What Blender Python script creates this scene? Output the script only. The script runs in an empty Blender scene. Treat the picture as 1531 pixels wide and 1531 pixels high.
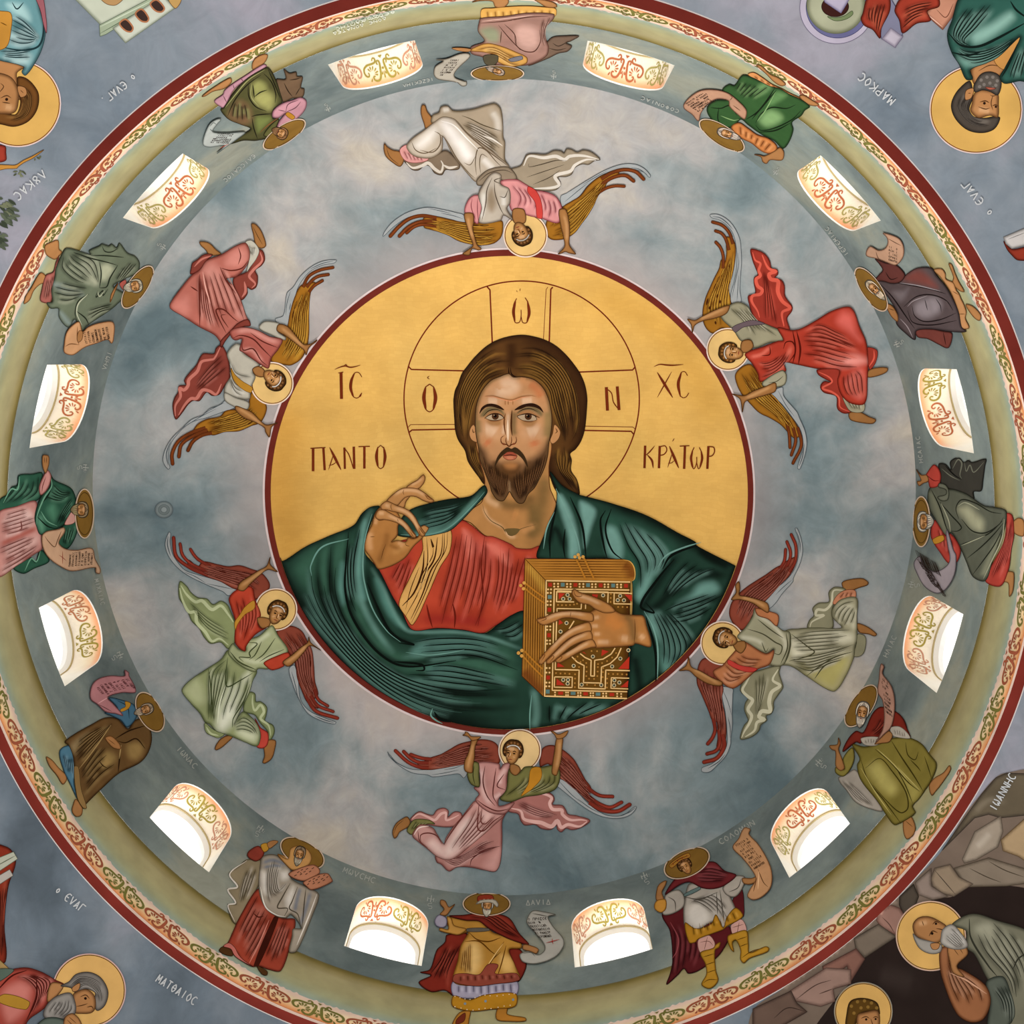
import bpy, math, random
import numpy as np
from mathutils import Matrix
from mathutils.geometry import delaunay_2d_cdt

# ------------------------------------------------------------------ camera, light, exposure
S = 3.0                       # drum radius in metres
CAMZ = 1.6                    # eye height above the church floor
FPX, TX, TY = 1616.74, 0.1404946, 0.0101097
OX, OY = 0.049055, -0.360367  # the photographer stands a little off the dome's axis
cx_, sx_, cy_, sy_ = math.cos(TX), math.sin(TX), math.cos(TY), math.sin(TY)
ROT = np.array([[1, 0, 0], [0, cx_, -sx_], [0, sx_, cx_]]) @ np.array([[cy_, 0, sy_], [0, 1, 0], [-sy_, 0, cy_]])
ORG = np.array([OX, OY, 0.0])
scene = bpy.context.scene
col = scene.collection
cam = bpy.data.cameras.new('camera')
cam.sensor_width = 36.0
cam.lens = FPX / 1531.0 * 36.0
cam.clip_end = 200
camo = bpy.data.objects.new('camera', cam)
col.objects.link(camo)
m = Matrix.Identity(4)
for i in range(3):
    m[i][0], m[i][1], m[i][2] = ROT[0][i], -ROT[1][i], -ROT[2][i]
m[0][3], m[1][3], m[2][3] = OX * S, OY * S, CAMZ
camo.matrix_world = m
scene.camera = camo

world = bpy.data.worlds.new('daylight')
scene.world = world
world.use_nodes = True
bg = world.node_tree.nodes['Background']
bg.inputs[0].default_value = (1.0, 0.97, 0.92, 1)
bg.inputs[1].default_value = 1.72
# added area light standing in for unseen nave daylight beyond the lower arch
nave = bpy.data.lights.new('nave_standin_light', 'AREA')
nave.shape = 'RECTANGLE'; nave.size = 6.0; nave.size_y = 4.0
nave.energy = 1500; nave.color = (1.0, .97, .93)
nave_o = bpy.data.objects.new('nave_standin_light', nave); col.objects.link(nave_o)
nave_o.location = (0, 9.0, 3.0)
nave_o.rotation_euler = (math.radians(-125), 0, 0)
vs = scene.view_settings
vs.view_transform = 'Standard'
vs.look = 'None'
vs.exposure = 0.0
vs.gamma = 1.0
vs.use_curve_mapping = False

# ------------------------------------------------------------------ measures of the dome (in drum radii above the camera)
HB, HC, HD = 2.6056, 2.1659, 1.932   # spring of the dome, top of green ground, foot of the drum
RF = .978                            # the drum thickens towards its foot
KF = (1 - RF) / (HC - HD)
RISE = 0.315
RHO = (1 + RISE * RISE) / (2 * RISE)
ZS = HB + RISE - RHO                 # centre of the dome's sphere
ZP = HD - 1.0                        # centre of the pendentive sphere (radius sqrt 2)
TH0 = -0.25703                       # bearing of the first window

def W3(p):
    """drum-radius units -> metres"""
    p = np.asarray(p, float)
    q = p * S
    q[..., 2] += CAMZ
    return q

def surface(uv):
    """points of the wall paintings (N,2) laid on the real wall: position and inward normal"""
    uv = np.asarray(uv, float)
    d = np.c_[(uv - 765.5) / FPX, np.ones(len(uv))] @ ROT
    d /= np.linalg.norm(d, axis=1)[:, None]
    c = np.array([0, 0, ZS]); oc = ORG - c
    b = d @ oc
    t = -b + np.sqrt(np.maximum(b * b - (oc @ oc - RHO ** 2), 0))
    P = ORG + d * t[:, None]
    N = (c - P) / RHO
    low = P[:, 2] < HB
    a = d[:, 0] ** 2 + d[:, 1] ** 2
    b = d[:, 0] * ORG[0] + d[:, 1] * ORG[1]
    cc = ORG[0] ** 2 + ORG[1] ** 2 - 1
    t2 = (-b + np.sqrt(b * b - a * cc)) / np.maximum(a, 1e-9)
    P2 = ORG + d * t2[:, None]
    N2 = -P2 * [1, 1, 0]
    c = np.array([0, 0, ZP]); oc = ORG - c
    b = d @ oc
    t3 = -b + np.sqrt(np.maximum(b * b - (oc @ oc - 2), 0))
    P3 = ORG + d * t3[:, None]
    N3 = (c - P3) / math.sqrt(2)
    P[low] = P2[low]; N[low] = N2[low]
    # battered foot of the drum: radius RF + KF * (z - HD)
    lc = low & (P2[:, 2] < HC)
    e0 = RF + KF * (ORG[2] - HD); e1 = KF * d[:, 2]
    qa = a - e1 * e1; qb = (d[:, 0] * ORG[0] + d[:, 1] * ORG[1]) - e0 * e1; qc = ORG[0] ** 2 + ORG[1] ** 2 - e0 * e0
    t4 = (-qb + np.sqrt(np.maximum(qb * qb - qa * qc, 0))) / np.maximum(qa, 1e-9)
    P4 = ORG + d * t4[:, None]
    N4 = np.c_[-P4[:, :2], np.full(len(P4), KF)]; N4 /= np.linalg.norm(N4, axis=1)[:, None]
    P[lc] = P4[lc]; N[lc] = N4[lc]
    lo2 = lc & (P4[:, 2] < HD)
    P[lo2] = P3[lo2]; N[lo2] = N3[lo2]
    return P, N

# ------------------------------------------------------------------ colour helpers
KCOL = 0.82
ZONE = (.82, 1.02, .56)     # dome, drum, pendentives: differing light levels corrected in the paint colour
def lin(h, k=None):
    h = h.lstrip('#')
    if len(h) == 3: h = h[0] * 2 + h[1] * 2 + h[2] * 2
    v = np.array([int(h[i:i + 2], 16) for i in (0, 2, 4)]) / 255.0
    v = np.where(v <= .04045, v / 12.92, ((v + .055) / 1.055) ** 2.4)
    return np.minimum(v * (KCOL if k is None else k), .93)

# ------------------------------------------------------------------ materials
def mat_paint(name, rough=.7, metal=0.0, var=.12, scale=6.0):
    """wall paint: pigment stored on the mesh, worn a little by procedural noise"""
    mt = bpy.data.materials.new(name); mt.use_nodes = True
    nt = mt.node_tree; b = nt.nodes['Principled BSDF']
    at = nt.nodes.new('ShaderNodeAttribute'); at.attribute_name = 'pigment'
    tc = nt.nodes.new('ShaderNodeTexCoord')
    no = nt.nodes.new('ShaderNodeTexNoise'); no.inputs['Scale'].default_value = scale; no.inputs['Detail'].default_value = 6
    nt.links.new(tc.outputs['Object'], no.inputs['Vector'])
    mr = nt.nodes.new('ShaderNodeMapRange')
    mr.inputs['From Min'].default_value = .3; mr.inputs['From Max'].default_value = .7
    mr.inputs['To Min'].default_value = 1 - var; mr.inputs['To Max'].default_value = 1 + var
    nt.links.new(no.outputs[0], mr.inputs['Value'])
    mx = nt.nodes.new('ShaderNodeVectorMath'); mx.operation = 'SCALE'
    nt.links.new(at.outputs['Color'], mx.inputs[0]); nt.links.new(mr.outputs[0], mx.inputs['Scale'])
    nt.links.new(mx.outputs[0], b.inputs['Base Color'])
    b.inputs['Roughness'].default_value = rough; b.inputs['Metallic'].default_value = metal
    b.inputs['Specular IOR Level'].default_value = .02
    return mt

def mat_plain(name, hexc, rough=.7, k=None):
    mt = bpy.data.materials.new(name); mt.use_nodes = True
    nt = mt.node_tree; b = nt.nodes['Principled BSDF']
    c = lin(hexc, k)
    tc = nt.nodes.new('ShaderNodeTexCoord')
    no = nt.nodes.new('ShaderNodeTexNoise'); no.inputs['Scale'].default_value = 4; no.inputs['Detail'].default_value = 5
    nt.links.new(tc.outputs['Object'], no.inputs['Vector'])
    cr = nt.nodes.new('ShaderNodeValToRGB')
    cr.color_ramp.elements[0].position = .3; cr.color_ramp.elements[1].position = .7
    cr.color_ramp.elements[0].color = (*(c * .88), 1); cr.color_ramp.elements[1].color = (*np.minimum(c * 1.1, .95), 1)
    nt.links.new(no.outputs[0], cr.inputs[0]); nt.links.new(cr.outputs[0], b.inputs['Base Color'])
    b.inputs['Roughness'].default_value = rough; b.inputs['Specular IOR Level'].default_value = .02
    return mt

M_PAINT = mat_paint('fresco_paint')
M_GOLD = mat_paint('gold_leaf', rough=.55, var=.10, scale=3.0)

# ------------------------------------------------------------------ object helpers
def link(name, mesh, parent=None):
    o = bpy.data.objects.new(name, mesh); col.objects.link(o)
    if parent is not None: o.parent = parent
    return o

def tag(o, label=None, cat=None, group=None, kind=None):
    if label: o['label'] = label
    if cat: o['category'] = cat
    if group: o['group'] = group
    if kind: o['kind'] = kind
    return o

def mesh_from(name, V, F, mat, colors=None):
    me = bpy.data.meshes.new(name)
    V = np.asarray(V, np.float32)
    me.from_pydata(V.tolist(), [], F if isinstance(F, list) else F.tolist())
    if mat: me.materials.append(mat)
    if colors is not None:
        ca = me.color_attributes.new('pigment', 'FLOAT_COLOR', 'POINT')
        ca.data.foreach_set('color', np.c_[colors, np.ones(len(colors))].astype(np.float32).ravel())
    me.update()
    return me

# ------------------------------------------------------------------ 2-D drawing helpers (painting coordinates)
def spline(pts, closed=False, step=2.5, straight=False):
    """Catmull-Rom through the points, resampled about every `step`"""
    P = np.asarray(pts, float)
    n = len(P)
    if n < 2: return P
    segs = range(n if closed else n - 1)
    out = []
    for i in segs:
        p1, p2 = P[i], P[(i + 1) % n]
        k = max(1, int(math.ceil(np.hypot(*(p2 - p1)) / step)))
        t = (np.arange(k) / k)[:, None]
        if straight or n == 2:
            out.append(p1 + (p2 - p1) * t)
            continue
        p0 = P[(i - 1) % n] if (closed or i > 0) else p1
        p3 = P[(i + 2) % n] if (closed or i + 2 < n) else p2
        # centripetal-ish tension keeps sharp corners from overshooting
        l1, l0, l2 = np.hypot(*(p2 - p1)), np.hypot(*(p1 - p0)), np.hypot(*(p3 - p2))
        m1 = (p2 - p0) * (l1 / max(l0 + l1, 1e-6)); m2 = (p3 - p1) * (l1 / max(l1 + l2, 1e-6))
        h = t * t
        out.append((2 * t * h - 3 * h + 1) * p1 + (t * h - 2 * h + t) * m1 + (-2 * t * h + 3 * h) * p2 + (t * h - h) * m2)
    if not closed: out.append(P[-1:])
    return np.concatenate(out)

def inside(pts, poly):
    x, y = pts[:, 0], pts[:, 1]
    r = np.zeros(len(pts), bool)
    a = poly; b = np.roll(poly, -1, 0)
    for (x1, y1), (x2, y2) in zip(a, b):
        if y1 == y2: continue
        c = ((y1 > y) != (y2 > y)) & (x < (x2 - x1) * (y - y1) / (y2 - y1) + x1)
        r ^= c
    return r

def dist_poly(pts, line, closed=False, par=False):
    a = line if closed else line[:-1]
    b = np.roll(line, -1, 0) if closed else line[1:]
    best = np.full(len(pts), 1e9); tt = np.zeros(len(pts))
    n = len(a)
    for i in range(n):
        d = b[i] - a[i]; L = d @ d
        t = np.clip(((pts - a[i]) @ d) / max(L, 1e-9), 0, 1)
        q = pts - (a[i] + t[:, None] * d)
        r = np.hypot(q[:, 0], q[:, 1])
        u = r < best
        best[u] = r[u]; tt[u] = (i + t[u]) / n
    return (best, tt) if par else best

def fill2d(poly, res):
    """triangulate a closed outline with interior points every `res`"""
    lo, hi = poly.min(0), poly.max(0)
    gx = np.arange(lo[0], hi[0], res); gy = np.arange(lo[1], hi[1], res * .87)
    if len(gx) and len(gy):
        X, Y = np.meshgrid(gx, gy)
        X[1::2] += res / 2
        G = np.c_[X.ravel(), Y.ravel()]
        G = G[inside(G, poly)]
        if len(G): G = G[dist_poly(G, poly, True) > res * .45]
    else: G = np.zeros((0, 2))
    nb = len(poly)
    allp = np.concatenate([poly, G]) if len(G) else poly
    v, e, f, *_ = delaunay_2d_cdt([tuple(q) for q in allp], [], [list(range(nb))], 1, 1e-4)
    return np.array([tuple(q) for q in v]), [list(x) for x in f]

def ribbon(line, w, taper=True, closed=False, wide0=0.0):
    """outline of a brush stroke along a resampled line -> verts, quads"""
    n = len(line)
    if closed:
        t = np.roll(line, -1, 0) - np.roll(line, 1, 0)
    else:
        t = np.gradient(line, axis=0)
    t /= np.maximum(np.hypot(t[:, 0], t[:, 1]), 1e-9)[:, None]
    nn = np.c_[-t[:, 1], t[:, 0]]
    s = np.linspace(0, 1, n)
    ww = np.full(n, w / 2.0)
    if taper and not closed:
        ww = w / 2.0 * (wide0 + (1 - wide0) * np.sin(np.pi * np.clip(s * .94 + .03, 0, 1)) ** .7)
    V = np.concatenate([line + nn * ww[:, None], line - nn * ww[:, None]])
    k = range(n if closed else n - 1)
    F = [[i, (i + 1) % n, n + (i + 1) % n, n + i] for i in k]
    return V, F

# ------------------------------------------------------------------ the painter: a part is one mesh of fills and brush strokes
class Brush:
    lift = 0.0
    def __init__(self):
        self.V, self.F, self.C, self.L = [], [], [], []
        self.n = 0
    def add(self, V, F, C, lift):
        self.V.append(V); self.C.append(C); self.L.append(np.full(len(V), lift))
        self.F += [[i + self.n for i in f] for f in F]
        self.n += len(V)
    def build(self, name, parent=None, mat=None):
        uv = np.concatenate(self.V)
        P, N = surface(uv)
        Q = W3(P) + N * np.concatenate(self.L)[:, None]
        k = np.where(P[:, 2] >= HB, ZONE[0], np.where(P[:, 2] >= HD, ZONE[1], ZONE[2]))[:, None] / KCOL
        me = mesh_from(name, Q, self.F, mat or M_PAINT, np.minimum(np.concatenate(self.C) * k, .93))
        return link(name, me, parent)

STEP_PART, STEP_STROKE = .0003, .00003
class Lift:
    z = .002
def lift_part():
    Lift.z += STEP_PART; return Lift.z
def lift_stroke():
    Lift.z += STEP_STROKE; return Lift.z

def nums(tok):
    v = np.array([float(x) for x in tok])
    return v.reshape(-1, 2)

def project(P):
    q = (np.asarray(P, float) - ORG) @ ROT.T
    return q[:, :2] / q[:, 2:] * FPX + 765.5

def dome_circle(pts, n=180):
    """the true circle on the dome through / around these painting points"""
    P, _ = surface(np.array(pts, float))
    c = (P.max(0) + P.min(0)) / 2
    r = np.hypot(P[:, 0] - c[0], P[:, 1] - c[1]).mean()
    a = np.arange(n) / n * 2 * np.pi
    x, y = c[0] + r * np.cos(a), c[1] + r * np.sin(a)
    return project(np.c_[x, y, ZS + np.sqrt(RHO ** 2 - x * x - y * y)])

def smooth01(x):
    x = np.clip(x, 0, 1); return x * x * (3 - 2 * x)

STUFF = {'writing', 'pearls', 'jewel_border', 'bead_trim'}
PAL = {}
POLY = {}
def colour(s):
    return lin(PAL.get(s, s))

def paint(text, root=None, res=2.0, rng=None, outline=1.0, mats=None, clip=None):
    """Reads the drawing language:
    @ ox oy s        coordinates that follow are measured on a detail with this origin and scale
    = name hex       names a pigment
    P name base[/dark[/light]] pts   starts a part: a closed outline (name! = straight edges)
    S name ...       the same, as a sub-part of the current part
    e w [c]          pigment deepens within w of the edge ; E w c the same, lighter
    D/L w pts        soft dark / light brush ; C c w pts  soft coloured brush
    d/l w pts        crisp dark / light brush ; c c w pts  crisp coloured brush ; u c w pts even-width line
    f c pts          flat patch ; q c pts the same with straight edges ; b c r pts  round dabs
    g n w ptsA / ptsB    n folds laid between two guide lines
    o w [c]          width and colour of the outline
    """
    rng = rng or random.Random(5)
    ox, oy, sc = 0.0, 0.0, 1.0
    cur = None; parts = []; last_part = None
    def flush():
        nonlocal cur, last_part
        if cur is None: return
        c = cur; cur = None
        br = Brush()
        z = lift_part()
        if c['poly'] is not None:
            V, F = fill2d(c['poly'], c['res'])
            base = np.tile(c['base'], (len(V), 1)); bdist = None
            for op in c['soft']:
                kind = op[0]
                if kind == 'edge':
                    if bdist is None: bdist = dist_poly(V, c['poly'][::2] if len(c['poly']) > 60 else c['poly'], True)
                    d = bdist
                    wgt = (1 - smooth01(d / op[1]))[:, None] * .85
                    base = base * (1 - wgt) + op[2] * wgt
                elif kind == 'line':
                    near = np.all((V > op[2].min(0) - op[1]) & (V < op[2].max(0) + op[1]), axis=1)
                    if not near.any(): continue
                    d, t = dist_poly(V[near], op[2], False, True)
                    tp = np.minimum(1, np.minimum(t, 1 - t) * 6 + .25)
                    wgt = ((1 - smooth01(d / op[1])) * tp * op[4])[:, None]
                    base[near] = base[near] * (1 - wgt) + op[3] * wgt
                elif kind == 'area':
                    near = np.all((V > op[2].min(0) - op[1]) & (V < op[2].max(0) + op[1]), axis=1)
                    if not near.any(): continue
                    d = dist_poly(V[near], op[2], True); ins = inside(V[near], op[2])
                    sd = np.where(ins, d, -d)
                    wgt = (smooth01(sd / op[1] * .5 + .5) * op[4])[:, None]
                    base[near] = base[near] * (1 - wgt) + op[3] * wgt
            br.add(V, F, base, z)
            if c['ow'] > 0:
                V, F = ribbon(c['poly'], c['ow'], False, True)
                br.add(V, F, np.tile(c['oc'], (len(V), 1)), lift_stroke())
        for kind, a, b_ in c['hard']:
            if kind == 'rib': V, F = a
            else: V, F = fill2d(a, max(c['res'] * 2, 3))
            br.add(V, F, np.tile(b_, (len(V), 1)), lift_stroke())
        if not br.V: return
        o = br.build(c['name'], c['parent'] if c['parent'] is not None else root, (mats or {}).get(c['name']))
        parts.append(o)
        if c['name'] in STUFF: o['kind'] = 'stuff'
        if not c['sub']: last_part = o
    for raw in text.strip().splitlines():
        tok = raw.split('#!')[0].split()
        if not tok: continue
        k = tok[0]
        X = lambda t: POLY[t[0][1:]] if t[0][0] == '$' else nums(t) * sc + [ox, oy]
        if k == '@':
            ox, oy, sc = (float(x) for x in tok[1:4])
        elif k == '=': PAL[tok[1]] = tok[2]
        elif k == 'r': res = float(tok[1])
        elif k in 'PS':
            flush()
            nm = tok[1]; st = nm.endswith('!'); nm = nm.rstrip('!')
            cs = tok[2].split('/')
            base = colour(cs[0]); dark = colour(cs[1]) if len(cs) > 1 else base * .25; light = colour(cs[2]) if len(cs) > 2 else np.minimum(base * 1.9 + .05, .9)
            poly = None
            if len(tok) > 3:
                poly = spline(X(tok[3:]), True, max(1.2, res * .9), st)
                if clip is not None: poly = clip(poly)
            cur = dict(name=nm, poly=poly, base=base, dark=dark, light=light, soft=[], hard=[], ow=outline * .85, oc=dark, res=res,
                       parent=last_part if k == 'S' else None, sub=k == 'S')
        elif k == 'e': cur['soft'].append(('edge', float(tok[1]), colour(tok[2]) if len(tok) > 2 else cur['dark']))
        elif k in 'DL':
            cur['soft'].append(('line', float(tok[1]), spline(X(tok[2:]), False, 5), cur['dark'] if k == 'D' else cur['light'], .8 if k == 'D' else .6))
        elif k == 'C':
            cur['soft'].append(('line', float(tok[2]), spline(X(tok[3:]), False, 5), colour(tok[1]), .7))
        elif k == 'A':
            cur['soft'].append(('area', float(tok[2]), spline(X(tok[3:]), True, 3), colour(tok[1]), .95))
        elif k in 'dl':
            cur['hard'].append(('rib', ribbon(spline(X(tok[2:]), False, 2.5), float(tok[1])), cur['dark'] if k == 'd' else cur['light']))
        elif k == 'c':
            cur['hard'].append(('rib', ribbon(spline(X(tok[3:]), False, 2.5), float(tok[2])), colour(tok[1])))
        elif k == 'u':
            cur['hard'].append(('rib', ribbon(spline(X(tok[3:]), False, 2.5), float(tok[2]), False), colour(tok[1])))
        elif k == 'k':   # blunt feather: even width, round tip, dark edge
            L = spline(X(tok[3:]), False, 2.5); w_ = float(tok[2]); cc = colour(tok[1])
            a_ = np.arange(10) / 10 * 2 * np.pi; ring_ = np.c_[np.cos(a_), np.sin(a_)]
            for w2, c2 in ((w_ + 1.3, cc * .35), (w_, cc)):
                cur['hard'].append(('rib', ribbon(L, w2, False), c2)); cur['hard'].append(('fil', L[-1] + ring_ * w2 / 2, c2))
            cur['hard'].append(('rib', ribbon(L[len(L) // 3:], w_ * .3), cc * 1.7))
        elif k == 'U':   # even line, straight segments
            cur['hard'].append(('rib', ribbon(spline(X(tok[3:]), False, 2.5, True), float(tok[2]), False), colour(tok[1])))
        elif k == 'f': cur['hard'].append(('fil', spline(X(tok[2:]), True, 2.5), colour(tok[1])))
        elif k == 'q': cur['hard'].append(('fil', spline(X(tok[2:]), True, 3, True), colour(tok[1])))
        elif k == 'b':
            r_ = float(tok[2])
            for q in X(tok[3:]):
                n_ = 8 if r_ < 3 else 18
                a_ = np.arange(n_) / n_ * 2 * np.pi
                cur['hard'].append(('fil', q + r_ * np.c_[np.cos(a_), np.sin(a_)], colour(tok[1])))
        elif k in 'gG':
            cd, cl = cur['dark'], cur['base'] * .4 + cur['light'] * .6
            if k == 'G': cd, cl = colour(tok.pop(1)), colour(tok.pop(1))
            n_ = int(tok[1]); w_ = float(tok[2])
            j = tok.index('/')
            A = spline(X(tok[3:j]), False, 2.5); B = spline(X(tok[j + 1:]), False, 2.5)
            m_ = 24
            rs = lambda L: np.c_[np.interp(np.linspace(0, 1, m_), np.linspace(0, 1, len(L)), L[:, 0]), np.interp(np.linspace(0, 1, m_), np.linspace(0, 1, len(L)), L[:, 1])]
            A, B = rs(A), rs(B)
            if cur['name'] == 'wing':     # small overlapping coverts
                for i in range(26):
                    t = rng.uniform(.06, .94); s0 = int(rng.uniform(.02, .8) * m_)
                    L = (A * (1 - t) + B * t)[s0:s0 + 4]
                    if len(L) > 2:
                        cur['hard'].append(('rib', ribbon(spline(L, False, 2), 2.4), cd)); cur['hard'].append(('rib', ribbon(spline(L, False, 2), .8), cl))
            for i in range(n_):
                t = (i + .5) / n_
                s0 = int(rng.uniform(0, .22) * m_); s1 = int(rng.uniform(.72, 1) * m_)
                L = (A * (1 - t) + B * t)[s0:s1]
                cur['soft'].append(('line', w_ * 3.4, L[::2], cd, .62))
                cur['hard'].append(('rib', ribbon(spline(L, False, 3), w_ * .8), cd))
                t2 = t + .45 / n_
                s0 = int(rng.uniform(.05, .35) * m_); s1 = int(rng.uniform(.6, .95) * m_)
                L = (A * (1 - t2) + B * t2)[s0:s1]
                cur['soft'].append(('line', w_ * 3.0, L[::2], cl, .6))
                cur['hard'].append(('rib', ribbon(spline(L, False, 3), w_ * .5), cur['base'] * .35 + cl * .65))
        elif k == 'o':
            cur['ow'] = float(tok[1])
            if len(tok) > 2: cur['oc'] = colour(tok[2])
        else: raise ValueError(raw)
    flush()
    return parts

def figure(name, label, cat, at, text, group=None, **kw):
    """a painted figure: an Empty on the wall at `at` that carries its painted parts"""
    P, N = surface(np.array([at], float))
    root = bpy.data.objects.new(name, None); col.objects.link(root)
    root.empty_display_size = .1
    root.location = W3(P)[0]
    tag(root, label, cat, group)
    z = kw.pop('lift', .003)
    if z: Lift.z = z
    parts = paint(text, None, **kw)
    inv = Matrix.Translation(-root.location)
    for o in parts:
        if o.parent is None:
            o.parent = root
            o.matrix_parent_inverse = inv
    return root

# ------------------------------------------------------------------ small repeated passages of the drawing
def ell(cx, cy, rx, ry=None, ang=0.0, n=28):
    ry = ry or rx; a = np.arange(n) / n * 2 * np.pi; c, s_ = math.cos(math.radians(ang)), math.sin(math.radians(ang))
    x, y = rx * np.cos(a), ry * np.sin(a)
    return ' '.join('%.1f %.1f' % (cx + p * c - q * s_, cy + p * s_ + q * c) for p, q in zip(x, y))

def halo(cx, cy, rx, ry=None, ang=0.0, gold='e0ba78', ring='5a1c12', edge='e2cfc6'):
    ry = ry or rx
    close = lambda t: t + ' ' + ' '.join(t.split()[:2])
    return ('@ 0 0 1\nP halo %s/%s/f0d090 %s\no 0\nu %s 1.6 %s\nu %s 1.1 %s\n' %
            (gold, ring, ell(cx, cy, rx, ry, ang), edge, close(ell(cx, cy, rx, ry, ang)), ring, close(ell(cx, cy, rx - 1.9, ry - 1.9 * ry / rx, ang))))

def head(cx, cy, s, ang, hair='5a3818', beard=None, skin='b8844e', turn=0.0, long=False, curls=True, band=None, wide=1.0, hat=None):
    a = math.radians(ang); ca, sa = math.cos(a), math.sin(a)
    T = lambda pts: ' '.join('%.1f %.1f' % (cx + s * (x * wide * ca - y * sa), cy + s * (x * wide * sa + y * ca)) for x, y in pts)
    hd = '%02x%02x%02x' % tuple(int(int(hair[i:i + 2], 16) * .35) for i in (0, 2, 4))
    hl = '%02x%02x%02x' % tuple(min(255, int(int(hair[i:i + 2], 16) * 1.45 + 20)) for i in (0, 2, 4))
    t = turn
    o = ['@ 0 0 1', 'r 1.1']
    low = .95 if long else .3
    hw = 1.1 if curls else 1.0
    o.append('P hair %s/%s/%s ' % (hair, hd, hl) + T([(-.72, low), (-.88 * hw, -.2), (-.78 * hw, -.82), (-.4 * hw, -1.15 * hw), (0, -1.2 * hw), (.4 * hw, -1.15 * hw), (.78 * hw, -.82), (.88 * hw, -.2), (.72, low), (0, .2)]))
    o.append('e %.1f' % (s * .22))
    if curls:
        o.append('b %s %.2f ' % (hl, s * .11) + T([(-.55, -.75), (-.25, -.98), (.05, -1.02), (.35, -.95), (.6, -.72), (-.7, -.4), (.72, -.4), (-.75, -.05), (.76, -.05), (-.4, -.72), (.1, -.78), (.42, -.7)]))
    else:
        for k in (-.6, -.35, .35, .6):
            o.append('l %.2f ' % (s * .08) + T([(k * .2, -1.05), (k * .9, -.85), (k * 1.25, -.3), (k * 1.2, low)]))
    o.append('P face %s/4a2c14/e2b68a ' % skin + T([(-.58, -.5), (-.62, -.1), (-.57, .35), (-.36, .8), (0, 1), (.36, .8), (.57, .35), (.62, -.1), (.58, -.5), (.2, -.7), (-.2, -.7)]))
    o.append('e %.1f' % (s * .28))
    o.append('L %.1f ' % (s * .3) + T([(-.3 + t, -.45), (.25 + t, -.45)]))
    o.append('L %.1f ' % (s * .25) + T([(-.32 + t, .25), (-.25 + t, .35)]))
    o.append('L %.1f ' % (s * .2) + T([(.32 + t, .25), (.28 + t, .35)]))
    w = max(.55, s * .085)
    if beard:
        bd = '%02x%02x%02x' % tuple(int(int(beard[i:i + 2], 16) * .4) for i in (0, 2, 4))
        bl = '%02x%02x%02x' % tuple(min(255, int(int(beard[i:i + 2], 16) * 1.35 + 15)) for i in (0, 2, 4))
        o.append('P beard %s/%s/%s ' % (beard, bd, bl) + T([(-.6, .1), (-.62, .6), (-.4, 1.15), (-.12, 1.45), (.1, 1.5), (.38, 1.2), (.62, .6), (.6, .1), (.42, .38), (.2, .42), (0, .38), (-.2, .42), (-.42, .38)]))
        o.append('e %.1f' % (s * .16))
        for k in (-.45, -.25, -.05, .15, .35, .5):
            o.append('l %.2f ' % (s * .09) + T([(k, .5), (k * .9 + .05, .8), (k * .7, 1.15)]))
            o.append('d %.2f ' % (s * .06) + T([(k + .1, .5), (k * .9 + .12, .8), (k * .7 + .08, 1.2)]))
    o.append('P features 2a160c')
    for k in (-1, 1):
        o.append('c 2a160c %.2f ' % (w * 1.1) + T([(k * .48 + t, -.14), (k * .3 + t, -.26), (k * .1 + t, -.16)]))
        o.append('c 2a160c %.2f ' % w + T([(k * .44 + t, .02), (k * .28 + t, -.07), (k * .13 + t, .02)]))
        o.append('b 1c0e08 %.2f ' % (s * .07) + T([(k * .28 + t, -.01)]))
    o.append('c 6a3a1c %.2f ' % w + T([(t * 1.2 - .07, -.14), (t * 1.6 - .08, .18), (t * 1.9 - .12, .34), (t * 1.9 + .1, .36)]))
    o.append('c e8c49a %.2f ' % w + T([(t * 1.4 + .02, -.1), (t * 1.8 + .02, .28)]))
    o.append('c 8a4030 %.2f ' % (w * 1.2) + T([(t - .2, .58), (t, .55), (t + .2, .58)]))
    if band: o.append('u %s %.2f ' % (band, s * .09) + T([(-.62, -.5), (-.3, -.72), (.1, -.78), (.45, -.66), (.64, -.45)]))
    return '\n'.join(o) + '\n@ 0 0 1\nr 1.6\n'

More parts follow.
